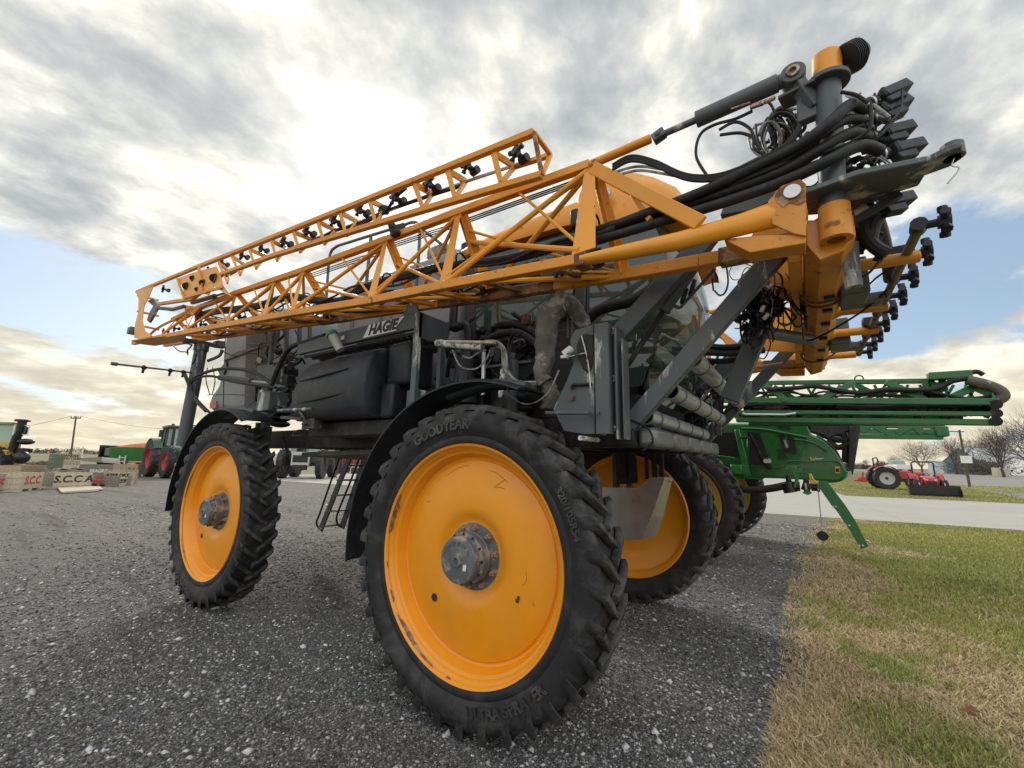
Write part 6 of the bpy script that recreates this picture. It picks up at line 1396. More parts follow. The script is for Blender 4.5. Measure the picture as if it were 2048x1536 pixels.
# ------------------------------------------------------------------ tractors and machines farther off
def simple_tyre(r, w_, rin, n=20):
    mb = MB(); h = w_/2
    mb.lathe([(rin, -h*.8), (rin+(r-rin)*.4, -h), (r*.93, -h*.97), (r*.97, -h*.7), (r*.97, h*.7), (r*.93, h*.97), (rin+(r-rin)*.4, h), (rin, h*.8)], n=40)
    for s in (-1, 1):
        for i in range(n):
            a = 2*PI*(i+(.5 if s > 0 else 0))/n; k = .16
            vs = []
            for yy_, aa in ((0, a), (s*h*.98, a+k)):
                for da, rr in ((-.035, r*.95), (-.028, r), (.028, r), (.035, r*.95)): vs.append(V(rr*math.cos(aa+da), yy_, rr*math.sin(aa+da)))
            mb.add(vs, [(0, 4, 5, 1), (1, 5, 6, 2), (2, 6, 7, 3), (0, 1, 2, 3), (7, 6, 5, 4)])
    return mb
def far_wheel(parent, loc, r, w_, rin, rimm, hubw=0):
    wl = empty('wheel', loc, 0, parent); simple_tyre(r, w_, rin).build('tyre', RUB, wl)
    mb = MB()
    for s in (-1, 1): mb.lathe([(rin*1.01, s*w_*.36), (rin*.93, s*w_*.34), (rin*.86, s*w_*.15), (rin*.5, s*w_*.08), (rin*.25, s*w_*.12), (0, s*w_*.12)], n=32)
    mb.build('rim', rimm, wl); MB().cyl((0, -w_*.2, 0), (0, w_*.2, 0), rin*.22, n=14).build('hub', LBLK, wl); return wl
def tractor(name, loc, head, label, body, rimm, s=1.0, cab=False, rops=False, loader=False, rr=.72, fr_=.48, wb=1.9, tw=.85, dual=False, grille=LBLK, bodyw=.36, bhw=1.02):
    T_ = empty(name, loc, 0); T_.rotation_euler.z = head; T_.scale = (s, s, s); tag(T_, label, 'tractor')
    def E_(mb, n, m, **kw): return mb.build(n, m, T_, **kw)
    for sy in (-1, 1):
        far_wheel(T_, (0, sy*tw, rr), rr, .42, rr*.56, rimm); far_wheel(T_, (wb, sy*tw*.92, fr_), fr_, .32, fr_*.56, rimm)
        if dual: far_wheel(T_, (0, sy*(tw+.55), rr), rr, .42, rr*.56, rimm)
        fe = MB(); rings = []
        for i in range(9):
            a = R(30+i*14); c = V((rr+.07)*math.cos(a), 0, rr+(rr+.07)*math.sin(a)); rings.append([c+V(0, sy*(tw-.22), 0), c+V(0, sy*(tw+.18), 0), c+V(math.cos(a)*.03, sy*(tw+.18), math.sin(a)*.03), c+V(math.cos(a)*.03, sy*(tw-.22), math.sin(a)*.03)])
        E_(fe.loft(rings), 'fender', body)
    b0 = rr*1.0; top = rr*1.0+.62
    E_(MB().span((-.25, -.28, rr-.25), (wb+.15, .28, rr+.12)), 'transmission', LBLK, bevel=.04)
    E_(MB().loft([[V(x, -w_, z0), V(x, -w_, z1-.08), V(x, -w_+.1, z1), V(x, w_-.1, z1), V(x, w_, z1-.08), V(x, w_, z0)] for x, w_, z0, z1 in ((.55, bodyw, rr, top), (1.4, bodyw, rr*.95, top-.03), (wb+.35, bodyw*.93, rr*.8, top-.12), (wb+.48, bodyw*.8, rr*.75, top-.28))]), 'hood', body, bevel=.02)
    E_(MB().span((wb+.44, -bodyw*.72, rr*.85), (wb+.50, bodyw*.72, top-.34)), 'grille', grille)
    E_(MB().span((wb+.40, -bodyw*.8, rr*.55), (wb+.62, bodyw*.8, rr*.85)), 'front_weight', LBLK, bevel=.02)
    for sy in (-1, 1): E_(MB().box((wb+.46, sy*bodyw*.6, top-.26), (.06, .12, .07)), 'headlight', WHT, bevel=.01)
    E_(MB().span((wb-.05, -.75, fr_-.06), (wb+.05, .75, fr_+.06)), 'front_axle', LBLK)
    if cab:
        z0, z1 = top-.1, top+1.1
        E_(MB().span((-.55, -.65, z0-.3), (.55, .65, z0+.05)), 'cab_base', body, bevel=.03)
        E_(MB().prism([V(-.50, -.66, z0), V(.50, -.66, z0), V(.42, -.62, z1), V(-.42, -.62, z1)], (0, 1.28, 0)), 'cab_glass', FARGLASS)
        for x, sy in ((-.5, -1), (-.5, 1), (.5, -1), (.5, 1), (.05, -1), (.05, 1)): E_(MB().bar((x, sy*.67, z0), (x*.85, sy*.64, z1), .07, .07), 'cab_pillar', LBLK)
        E_(MB().span((-.6, -.72, z1), (.6, .72, z1+.16)), 'cab_roof', body if body is not REDP else WHT, bevel=.06, seg=2)
        for sy in (-1, 1): E_(MB().box((.62, sy*1.0, z1-.35), (.06, .18, .40)).bar((.5, sy*.65, z1-.1), (.62, sy*1.0, z1-.15), .03, .03), 'side_mirror', LBLK, bevel=.01)
        E_(MB().cyl((.75, -.45, top-.1), (.75, -.45, top+1.15), .07, n=12), 'exhaust_stack', LBLK)
        for y in (-.5, 0, .5): E_(MB().box((.6, y, z1+.2), (.08, .14, .08)), 'roof_light', LBLK, bevel=.01)
    else:
        E_(MB().span((-.15, -.25, top-.42), (.3, .25, top-.3)).span((-.25, -.25, top-.42), (-.12, .25, top+.05)), 'seat', LBLK, bevel=.05, seg=2)
        E_(MB().lathe([(.17, -.015), (.19, 0), (.17, .015), (.15, 0)], (0, 0, 0), 18, 'X', True).xf(Matrix.Translation((.50, 0, top+.02)) @ Euler((0, .6, 0)).to_matrix().to_4x4()), 'steering_wheel', LBLK)
    if rops:
        zt = top+.95
        E_(MB().tube([V(-.35, -.58, rr), V(-.35, -.58, zt-.1), V(-.35, -.48, zt), V(-.35, .48, zt), V(-.35, .58, zt-.1), V(-.35, .58, rr)], .05, 8), 'roll_bar', LBLK)
    if loader:
        for sy in (-1, 1):
            E_(MB().bar((.75, sy*.55, .5), (.75, sy*.55, top+.02), .12, .12), 'loader_mast', body, bevel=.01)
            E_(MB().tube([V(.70, sy*.58, top), V(1.6, sy*.60, top-.02), V(2.55, sy*.60, .30)], .055, 8), 'loader_arm', body)
            E_(MB().cyl(V(.9, sy*.58, .6), V(1.7, sy*.6, top-.15), .035, n=8), 'loader_cylinder', STEEL)
            E_(MB().cyl(V(2.0, sy*.62, .9), V(2.62, sy*.6, .55), .03, n=8), 'loader_cylinder', STEEL)
        bk = MB(); pr = [(2.55, .66), (2.55, .10), (2.75, .02), (3.15, .01), (3.15, .03), (2.77, .05), (2.60, .12), (2.60, .66)]
        bk.prism([V(x, -bhw, z) for x, z in pr], (0, 2*bhw, 0))
        for sy in (-bhw, bhw-.03): bk.prism([V(x, sy, z) for x, z in ((2.55, .66), (2.55, .10), (2.75, .02), (3.15, .01), (3.0, .35))], (0, .03, 0))
        E_(bk, 'loader_bucket', LBLK); E_(MB().span((2.54, -bhw-.01, .64), (2.62, bhw+.01, .69)), 'bucket_lip', DRK)
    return T_
def heading(a, b): return math.atan2(b.y-a.y, b.x-a.x)
# red loader tractor on the far lawn: bucket in front, turned to the viewer
bl, br = G(1819, 989, .02), G(1930, 997, .02); bc = (bl+br)/2; tocam = (CAM-bc); tocam.z = 0; tocam.normalize(); side = V(-tocam.y, tocam.x, 0)
RT = bc-tocam*3.3; bn_ = (br-bl).normalized(); hv_ = V(bn_.y, -bn_.x, 0); hv_ = hv_ if hv_.dot(tocam) > 0 else -hv_; hd = math.atan2(tocam.y, tocam.x)+R(8); RT = bc-V(math.cos(hd), math.sin(hd), 0)*2.6
tractor('loader_tractor', (RT.x, RT.y, .02), hd, 'small red loader tractor with roll bar and a black bucket lowered on the lawn', REDP, mat('dull_rim_white', (.42, .42, .40), .5), .90, rops=True, loader=True, rr=.66, fr_=.52, wb=1.75, tw=.72, bhw=1.25)
w0 = G(1769, 978, .02); tractor('open_tractor', (w0.x, w0.y, .02), R(8), 'red open tractor with a big white-rimmed tyre, left of the loader tractor', REDP, mat('dull_rim_white', (.42, .42, .40), .5), .96, rops=True, rr=.86, fr_=.55, wb=2.1)
c = G(1726, 965); mb = MB().box(c+V(0, 0, .35), (.7, .6, .5), (0, 0, .5)).cyl(c+V(0, 0, .5), c+V(.1, 0, 1.1), .10, n=10).box(c+V(-.5, 0, .2), (.6, .15, .12)); tag(mb.build('mower_gearbox', REDP, None, bevel=.04), 'small bright red implement standing alone on the far lawn by the driveway', 'implement')

# silver tractor seen under the belly of the sprayer
c0 = G(612, 957); tc_ = (CAM-c0); hd = math.atan2(tc_.y, tc_.x)+R(-16); q_ = V(math.cos(hd), math.sin(hd), 0)
HV = tractor('big_tractor', c0-q_*1.9, hd, 'big grey four-wheel tractor with a pale square grille seen under the yellow sprayer', mat('dull_silver_green', (.16, .18, .17), .4), LBLK, 1.22, cab=True, rr=1.0, fr_=.92, wb=2.5, tw=1.18, bodyw=.5)
MB().span((3.0, -.52, .80), (3.06, .52, 1.62)).build('grille_frame', mat('pale_silver_paint', (.42, .43, .41), .4), HV, bevel=.02); MB().span((3.055, -.42, 1.0), (3.075, .42, 1.42)).build('grille_mesh', LBLK, HV)
letters_ = text_mesh('TRACTOR', .15, .004); 
# planter seen through the ladder
c = G(703, 946); PL = empty('planter', c, R(20)); tag(PL, 'row planter with dark red seed hoppers seen through the ladder of the yellow sprayer', 'planter')
MB().span((-4, -.1, .7), (4, .1, .9)).build('tool_bar', LBLK, PL)
for i in range(11):
    x = -3.8+i*.76; h_ = MB().box((x, -.3, 1.25), (.45, .5, .6)).cyl((x, -.3, 1.55), (x, -.3, 1.62), .25, n=12); h_.build('seed_hopper', mat('dark_red_plastic', (.22, .02, .03), .4), PL, bevel=.05)
    MB().cyl((x-.05, -.7, .35), (x+.05, -.7, .35), .35, n=16).bar((x, -.1, .8), (x, -.7, .35), .1, .1).build('row_unit', LBLK, PL)
    MB().tube([V(x, -.3, 1.6), V(x+.1, -.1, 2.3), V(x+.3, .2, 2.2), V(x+.3, .3, 1.2)], .025, 6, 3).build('seed_tube', DRK, PL)
for i, x in enumerate((-2.2, 1.6)): far_wheel(PL, (x, .5, .45), .45, .4, .22, WHT)
c = G(672, 948); mb = MB()
for k in range(6): mb.span((c.x-.6, c.y-.15, .1+k*.42), (c.x+.6, c.y+.15, .16+k*.42))
for sx2 in (-.6, .55): mb.span((c.x+sx2, c.y-.15, 0), (c.x+sx2+.06, c.y+.15, 2.5))
tag(mb.build('steel_rack', DRK, None), 'grey steel rack with flat shelves standing beside the big grey tractor', 'rack')
for i, (x, y) in enumerate(((716, 948), (731, 949))):
    c = G(x, y); tag(MB().lathe([(.32, -.3), (.65, -.32), (.72, -.2), (.72, .2), (.65, .32), (.32, .3)], c+V(0, 0, .34), 30, 'Z').build('loose_tyre', RUB, None), ('left' if i == 0 else 'right')+' one of two loose black tyres lying flat on the grass behind the ladder', 'tyre', 'loose tyres on the grass')
# green tractor with red wheels
ra, fa = G(303, 953), G(334, 957); hd = heading(ra, fa)
dist_ = (fa-ra).length
tx = V(math.cos(hd), math.sin(hd), 0); sd_ = V(-tx.y, tx.x, 0)
if (CAM-ra).dot(sd_) < 0: sd_ = -sd_
TG = tractor('cab_tractor', ra-sd_*1.25, hd, 'dark green cab tractor with deep red wheels standing beyond the wooden crates', mat('dark_green_paint', (.03, .085, .035), .35, coat=.3), mat('deep_red_rim', (.42, .012, .03), .4), 1.3, cab=True, rr=1.02, fr_=.86, wb=2.6, tw=1.1, bodyw=.48)
# green seeder cart with orange tarpaulin
a, b = G(240, 946), G(290, 947); hd = heading(a, b); SD = empty('seeder_cart', (a+b)/2+V(-.9, .8, 0), hd); tag(SD, 'green seed hopper cart with an orange tarpaulin beside the green tractor', 'seeder'); L2 = 4.3
MB().prism([(-L2/2, -.9, 1.0), (-L2/2, .9, 1.0), (-L2/2, 1.15, 2.15), (-L2/2, -1.15, 2.15)], (L2, 0, 0)).build('hopper', mat('mid_green_paint', (.03, .17, .03), .4), SD, bevel=.03)
rings = []
for i in range(9):
    x = -L2/2+.5+i*(L2-.5)/8; h_ = .42*math.sin(PI*(i+1)/10); rings.append([V(x, -1.15, 2.15), V(x, -.7, 2.15+h_*.8), V(x, 0, 2.15+h_), V(x, .7, 2.15+h_*.8), V(x, 1.15, 2.15)])
MB().loft(rings).build('tarpaulin', mat('orange_canvas', (.42, .12, .05), .8, var=.2), SD)
MB().span((-L2/2-.9, -1.0, .75), (-L2/2, 1.0, 1.3)).build('end_box', LBLK, SD, bevel=.05); MB().box((-L2/2-.35, -.4, 1.7), (.6, .9, .7)).build('fan_housing', mat('grey_green_metal', (.12, .15, .12), .5), SD, bevel=.1, seg=2)
MB().span((-L2/2, -1.0, .85), (L2/2, -.9, .95)).build('side_rail', mat('orange_rail', (.4, .10, .04), .5), SD)
MB().span((-L2/2-.9, -1.05, .3), (-L2/2-.8, 1.05, 2.3)).build('end_frame', LBLK, SD)
ld = MB()
for x in (-.9, -.4): ld.span((x, -1.35, .2), (x+.06, -1.29, 1.45))
for k in range(4): ld.span((-.9, -1.37, .35+k*.3), (-.34, -1.27, .40+k*.3))
ld.build('ladder', WHT, SD)
for x in (-1, 1): far_wheel(SD, (x, -.9, .45), .45, .35, .25, REDP); far_wheel(SD, (x, .9, .45), .45, .35, .25, REDP)
# yellow loader at the left edge
c = G(14, 962); LD = empty('wheel_loader', c, 0); tag(LD, 'yellow wheel loader with black exhaust stack and mirror behind the crates at the left edge', 'loader')
rv = V(_r2.x, _r2.y, 0).normalized(); LD.rotation_euler.z = math.atan2(rv.y, rv.x); ly = mat('loader_yellow', (.50, .33, .06), .45, dirt=(.12, .1, .07), dirt_amt=.5)
s_ = (c-CAM).length/F_PX*1.0; k_ = (G(14, 962)-CAM).dot(_f)/F_PX/ (1.0)
def lpx(x, y, d=0): v = P(x, y, D=(c-CAM).dot(_f)); v = v-c; return V(v.dot(rv), d, v.z)
def LB(x0_, y0_, x1_, y1_, name, m, dep=.6, off=0, bevel=.03, **kw):
    a = lpx(x0_, y1_); b = lpx(x1_, y0_); return MB().span((a.x, off, a.z), (b.x, off+dep, b.z)).build(name, m, LD, bevel=bevel, seg=2, **kw)
LB(-40, 843, 8, 848, 'cab_roof', mat('olive_roof', (.2, .2, .08), .5), .5, -.2); LB(-40, 848, 9, 884, 'cab_glass', FARGLASS, .4, -.1, .01)
LB(9, 848, 13, 884, 'cab_pillar', WHT, .1, -.12, .01); LB(-40, 884, 16, 902, 'engine_cover', ly, .5, -.2); LB(-40, 900, 22, 904, 'fender_top', ly, .8, -.5); LB(15, 903, 21, 932, 'fender_side', ly, .8, -.5)
LB(18, 896, 42, 905, 'hydraulic_tank', LBLK, .5, -.2); LB(17, 930, 30, 936, 'step', ly, .4, -.3)
a, b = lpx(20, 902, -.2), lpx(29, 842, -.2); MB().tube([a, lpx(24, 872, -.2), lpx(28, 866, -.2), b], .19, 14).build('exhaust_stack', LBLK, LD); MB().cyl(b, b+V(0, 0, .12), .32, n=20).build('intake_cap', LBLK, LD, bevel=.02)
a = lpx(44, 883, -.2); MB().ball(a, .45, 14, (1.0, .6, .38)).build('air_cleaner', LBLK, LD); LB(38, 853, 44, 868, 'side_mirror', LBLK, .1, -.3, .02); MB().tube([lpx(30, 850, -.2), lpx(45, 850, -.2), lpx(45, 870, -.2), lpx(30, 868, -.2)], .03, 6).build('mirror_arm', WHT, LD)
LB(46, 897, 57, 901, 'tail_lamp', LBLK, .2, -.3); MB().ball(lpx(42, 915, -.2), .35, 12).build('dark_bucket', LBLK, LD)
far_wheel(LD, lpx(-8, 927, -.4)-V(0, 0, 0), .95, .6, .5, ly)
# ------------------------------------------------------------------ wooden crates
def wood(name, col): return mat(name, col, .8, var=.22, vscale=9, dirt=(.10, .08, .06), dirt_amt=.45, dscale=10, dlo=.5, dhi=.7, bump=.4, bscale=40)
W1, W2, W3, W4 = wood('pale_new_wood', (.50, .43, .31)), wood('grey_old_wood', (.24, .215, .18)), wood('pinkish_wood', (.40, .30, .25)), wood('tan_plywood', (.40, .32, .20))
REDI = mat('red_stencil_ink', (.45, .04, .03), .8); BLKI = mat('black_stencil_ink', (.03, .03, .025), .8); GRNI = mat('green_stencil_ink', (.05, .14, .05), .8)
def crate(pl_, pr_, ytop, label, m, base=0.0, depth=1.0, text=None, ink=None, tsize=.4, rows=3, sidem=None, tdx=0, lean=0, text2=None):
    """pl_, pr_: pixel of the front face's lower corners (on height base)"""
    a, b = G(*pl_, base), G(*pr_, base); d = (b-a); d.z = 0; W = d.length; u = d.normalized(); n = V(-u.y, u.x, 0)
    if n.dot(a-CAM) < 0: n = -n
    t = (CAM-a).length; H = P(pl_[0], ytop, X=a.x).z-base if abs(a.x-CAM.x) > abs(a.y-CAM.y) else P(pl_[0], ytop, Y=a.y).z-base
    o = empty('wooden_crate', (a.x, a.y, base), math.atan2(u.y, u.x)); tag(o, label, 'crate', 'wooden crates heaped on the gravel')
    sg = 1 if n.dot(V(-u.y, u.x, 0)) > 0 else -1
    sk = .09; hh = (H-sk)/rows
    for k in range(rows):
        z0 = sk+k*hh+.006; z1 = sk+(k+1)*hh-.006
        for (p, q_) in (((0, 0), (W, .025)), ((0, depth-.025), (W, depth))): MB().span((p[0], sg*p[1], z0), (q_[0], sg*q_[1], z1)).build('plank', m, o)
        for x in (0, W-.025): MB().span((x, sg*.027, z0), (x+.025, sg*(depth-.027), z1)).build('plank', sidem or m, o)
    for x in (.03, W-.11):
        MB().span((x, -sg*.022, sk), (x+.08, 0, H)).build('batten', m, o) if W > 1.2 and False else None
        for y in (.03, depth-.11): MB().span((x, sg*y, 0), (x+.08, sg*(y+.08), H-.01)).build('corner_post', m, o)
    for x in (0, W/2-.1, W-.2): MB().span((x, 0, 0), (x+.2, sg*depth, sk-.004)).build('skid', m, o)
    nb = 5
    for k in range(nb): MB().span((.0, sg*(k*depth/nb+.005), sk), (W, sg*((k+1)*depth/nb-.005), sk+.015)).build('plank', m, o)
    for tt, zf, ts in ((text, .56 if text2 is None else .36, tsize), (text2, .8, tsize*.8)):
        if not tt: continue
        vs, fs = text_mesh(tt, ts, .002, bold=.012, shear=.15); dirn = 1
        pts = [(W/2+tdx+dirn*v.x, -sg*.004-(v.z*sg), H*zf+v.y*(1 if True else 1)) for v in vs]
        MB().add(pts, fs).build('crate_lettering', ink, o, smooth=False)
    return o
def ctop(o, px, py): return None
crate((-22, 986), (38, 982), 948, 'weathered pinkish crate with a red stencilled panel, leftmost in the front row', W3, text='SCCA', ink=REDI, tsize=.3)
crate((38, 984), (82, 979), 946, 'pale crate marked S.C.C in red paint in the front row', W1, text='S.C.C', ink=REDI, tsize=.46)
crate((-20, 968), (36, 966), 932, 'plain tan crate behind the leftmost front crate', W4, text=None)
crate((36, 968), (88, 964), 931, 'tan crate with green stencilled letters behind the S.C.C crate', W4, text='PALLETS 20', ink=GRNI, tsize=.2)
crate((104, 978), (181, 975), 945, 'long pale crate marked S.C.C A in dark paint', W1, text='S.C.C A', ink=BLKI, tsize=.42, rows=3, sidem=W2)
hb_ = G(104, 978)
crate((178, 971), (214, 973), 950, 'grey crate with red stencilled print right of the long S.C.C A crate', W2, text='EXPORT', ink=REDI, tsize=.24, text2='CRATE')
crate((216, 972), (247, 972), 945, 'pale crate with the number 708359 in black', W1, text='708359', ink=BLKI, tsize=.26, text2='KEEP DRY')
crate((246, 970), (273, 968), 940, 'tan crate with the number 4520 in black, rightmost of the front row', W4, text='4520', ink=BLKI, tsize=.26)
crate((222, 955), (272, 955), 928, 'tan crate with a green number 34 behind the numbered crates', W4, text='34', ink=GRNI, tsize=.40, tdx=.3)
crate((163, 960), (222, 958), 929, 'dark weathered crate with faded white print behind the red stencilled crate', W2, text='FRAGILE', ink=WHT, tsize=.26)
# pallet stack carrying the tall upper crate
a = G(92, 968); b = G(168, 966)
hgt = P(92, 938, X=a.x).z
PS = empty('pallet_stack', (a.x, a.y, 0), heading(a, b)); tag(PS, 'dark stack of pallets under the tall green-ended crate', 'pallets'); Wp = (b-a).length
for k in range(6): MB().span((0, 0, k*hgt/6), (Wp, 1.2, k*hgt/6+.04)).build('deck_board', W2, PS)
for k in range(6):
    for x in (0, Wp/2, Wp-.1): MB().span((x, 0.01, k*hgt/6+.042), (x+.1, 1.19, (k+1)*hgt/6-.002)).build('block', W2, PS)
u = (b-a).normalized()
def onstack(px, py): return P(px, py, Z=hgt+.045)
aa, bb = a+u*.25*Wp/1.9+V(0, 0, 0), a+u*(Wp*.80)
o = empty('wooden_crate', (aa.x-u.y*.1, aa.y+u.x*.1, hgt+.043), heading(a, b)); tag(o, 'tall pale crate with a dark green left end standing on the pallet stack', 'crate', 'wooden crates heaped on the gravel'); Wc = (bb-aa).length; Hc = P(110, 908, X=aa.x).z-hgt-.05
gs_ = wood('green_stained_wood', (.12, .15, .10))
for k in range(4):
    z0, z1 = k*Hc/4+.006, (k+1)*Hc/4-.006; MB().span((0, 0, z0), (Wc, .025, z1)).build('plank', W4 if k % 2 else W1, o); MB().span((0, .9, z0), (Wc, .925, z1)).build('plank', W4, o)
    for x in (-.02, Wc-.02): MB().span((x-.01, .027, z0), (x+.015, .898, z1)).build('plank', gs_, o)
MB().span((-.04, -.03, 0), (.30, 0, Hc)).build('end_board', gs_, o); vs, fs = text_mesh('HANDLE\nWITH CARE', .17, .002, bold=.004); dr2 = 1
MB().add([(Wc*.55+dr2*v.x, -.004-v.z, Hc*.78+v.y) for v in vs], fs).build('crate_lettering', BLKI, o, smooth=False)
# tilted weathered board and loose sheets
a, b, c = P(152, 915, Y=G(150, 945).y), P(204, 913, Y=G(150, 945).y), P(206, 924, Y=G(150, 945).y)
tag(MB().prism([P(x, y, Y=G(150, 945).y) for x, y in ((151, 917), (203, 914), (206, 925), (165, 922))], (0, 1.0, -.1)).build('weathered_board', W2, None), 'wide weathered board propped across the back crates', 'board')
for i, (pts, z, lab) in enumerate((((( 112, 972), (200, 974), (206, 979), (122, 985)), .05, 'topmost pale plywood sheet lying in front of the long crate'), (((118, 976), (196, 977), (198, 983), (126, 987)), .02, 'lower dirty plywood sheet under the pale one in front of the long crate'))):
    tag(MB().prism([G(x, y, z) for x, y in pts], (0, 0, .025)).build('plywood_sheet', W1 if i == 0 else W2, None), lab, 'plywood')
DB = MB()
for i in range(40):
    c = P(random.uniform(46, 104), random.uniform(926, 938), D=27); DB.box(c, (random.uniform(.4, 1.8), .12, .04), (random.uniform(-.4, .4), random.uniform(-.3, .3), random.uniform(0, 3)))
tag(DB.build('scrap_wood', W2, None), 'heap of broken boards behind the tan crates', 'scrap wood'); bpy.data.objects['scrap_wood']['kind'] = 'stuff'
# ------------------------------------------------------------------ poles, signs, buildings, trees
def pole_obj(name, bpx, tpx, r_, m, label, cat, zb=0.0, ext=None):
    b = G(*bpx, zb); 
    # stands upright: height from the photographed top along the same vertical
    fw = (b-CAM).dot(_f); t = P(*tpx, D=fw); o = empty(name, b); tag(o, label, cat); t = t-b
    MB().cyl((0, 0, -.3), t, r_, r_*.75, 10).build('post', m, o); return o, t
pw = mat('grey_pole_wood', (.12, .10, .085), .9)
o, t = pole_obj('utility_pole', (141, 917), (152.2, 832.5), .24, pw, 'tall wooden utility pole with a crossarm far behind the crates', 'utility pole')
rv2 = V(_r2.x, _r2.y, 0).normalized(); L9 = (t.z/75)*10
MB().bar(t-V(0, 0, .55)-rv2*L9*.9, t-V(0, 0, .55)+rv2*L9*.9, .25, .28).build('crossarm', pw, o)
for s in (-.85, -.3, .4, .85): MB().cyl(t-V(0, 0, .4)+rv2*L9*s, t+V(0, 0, .1)+rv2*L9*s, .09, n=8).build('insulator', pw, o)
base_l = Vector(o.location)
wtag = MB()
for s, tx_, ty_ in ((.85, 520, 846), (-.85, -150, 850)):
    p0 = base_l+t+rv2*L9*s; p1 = P(tx_, ty_, D=(p0-CAM).dot(_f)*1.0); wtag.tube([p0.lerp(p1, k/12)-V(0, 0, 3.0*math.sin(PI*k/12)*(.9)) for k in range(13)], .045, 4)
tag(wtag.build('power_line', LBLK, None), 'thin sagging power line running both ways from the wooden utility pole', 'power line'); bpy.data.objects['power_line']['kind'] = 'thing'
o, t = pole_obj('marker_post', (163, 922), (166.5, 893), .14, WHT, 'slim white and dark post in the field right of the utility pole', 'post')
o, t = pole_obj('leaning_pole', (1940, 975), (1918.5, 860), .11, pw, 'leaning grey pole with a blank square sign by the road', 'pole')
t2 = P(1931, 919, D=(Vector(o.location)-CAM).dot(_f))-Vector(o.location); MB().box(t2-V(0, .25, 0), (.85, .05, .65), (0, 0, math.atan2(rv2.y, rv2.x)-.2)).build('blank_sign_panel', WHT, o)
MB().bar(t-V(0, 0, .15)-rv2*.9, t-V(0, 0, .15)+rv2*.4, .08, .08).build('pole_arm', pw, o)
b = G(1972, 950); fw = (b-CAM).dot(_f); tp_ = P(1968, 924, D=fw); o = empty('stop_sign', b); tag(o, 'red octagonal stop sign on a pale post across the road', 'sign'); t = tp_-b; sc = t.z/2.4
MB().cyl((0, 0, -.3), t, .05*sc, n=8).build('post', WHT, o)
n_ = (CAM-tp_); n_.z = 0; n_.normalize(); xx = V(-n_.y, n_.x, 0)
MB().prism([t+xx*math.cos(R(22.5+45*k))*.42*sc+V(0, 0, math.sin(R(22.5+45*k))*.42*sc)+n_*.06*sc for k in range(8)], n_*.03).build('sign_border', WHT, o, smooth=False)
MB().prism([t+xx*math.cos(R(22.5+45*k))*.385*sc+V(0, 0, math.sin(R(22.5+45*k))*.385*sc)+n_*(.06*sc+.034) for k in range(8)], n_*.02).build('sign_face', REDP, o, smooth=False)
vs, fs = text_mesh('STOP', .30*sc, .006, bold=.01); MB().add([t+xx*v.x+V(0, 0, v.y)+n_*(.06*sc+.065+v.z) for v in vs], fs).build('sign_lettering', WHT, o, smooth=False)
# blue steel building and white house
def gable(name, pL, pR, eave_px, ridge, label, wall, roof, depthm, cat='building', wins=0, over=.3):
    a, b = G(*pL), G(*pR); u = (b-a); u.z = 0; W = u.length; u.normalize(); n = V(-u.y, u.x, 0); n = n if n.dot(a-CAM) > 0 else -n
    H = P(pL[0], eave_px, D=(a-CAM).dot(_f)).z; o = empty(name, a, math.atan2(u.y, u.x)); tag(o, label, cat); sg = 1 if n.dot(V(-u.y, u.x, 0)) > 0 else -1
    MB().prism([(0, 0, 0), (W, 0, 0), (W, 0, H), (W*.5, 0, H+ridge), (0, 0, H)], (0, sg*depthm, 0)).build('wall', wall, o, smooth=False)
    for s in (0, 1):
        p = [(-over, -sg*over, H-.1), (W*.5, -sg*over, H+ridge+.12), (W*.5, -sg*over, H+ridge-.05), (-over, -sg*over, H-.25)]
        if s: p = [(W-x, y, z) for x, y, z in p]
        MB().prism(p, (0, sg*(depthm+2*over), 0)).build('roof', roof, o, smooth=False)
    nrib = int(W/1.0)
    for i in range(wins):
        x = W*(i+.7)/(wins+.4); w_ = MB().span((x-.6, -sg*.05, H*.35), (x+.6, 0, H*.75)).build('window', WHT, o); MB().span((x-.5, -sg*.09, H*.39), (x+.5, -sg*.055, H*.71)).build('pane', LBLK, w_)
    return o, W, H, sg
bw = mat('pale_blue_steel', (.20, .29, .36), .5, var=.06); br_ = mat('pale_grey_roof', (.42, .45, .46), .5)
o, W, H, sg = gable('steel_building', (1890, 947), (1965, 949), 923, 5.0, 'pale blue steel shed with a low gable roof across the road', bw, br_, 40)
for k in range(26): x = W*k/26; MB().span((x, -sg*.12, 0), (x+W*.006, 0, H*.98)).build('wall_rib', bw, o)
MB().span((-.4, -sg*.5, 0), (0, -sg*.1, H)).build('corner_trim', WHT, o); MB().span((W*.55, -sg*.2, 0), (W*.64, -sg*.05, H*.62)).build('door', WHT, o)
o, W, H, sg = gable('side_shed', (1858, 945.5), (1889, 947), 925, .6, 'low pale wing on the left side of the blue steel shed', mat('pale_grey_steel', (.34, .42, .45), .5), br_, 30)
gable('white_house', (1978, 949), (2110, 954), 934, 3.2, 'long white house with dark windows behind the bare trees at the right', WHT, mat('grey_shingles', (.15, .15, .15), .9), 9, 'house', wins=6)
c = G(2003, 953); tag(MB().box(c+V(0, 0, 1.1), (2.6, 2, 2.2), (0, 0, .4)).build('utility_cabinet', mat('beige_cabinet', (.42, .39, .30), .6), None, bevel=.1), 'beige utility cabinet beside the road under the bare tree', 'utility cabinet')
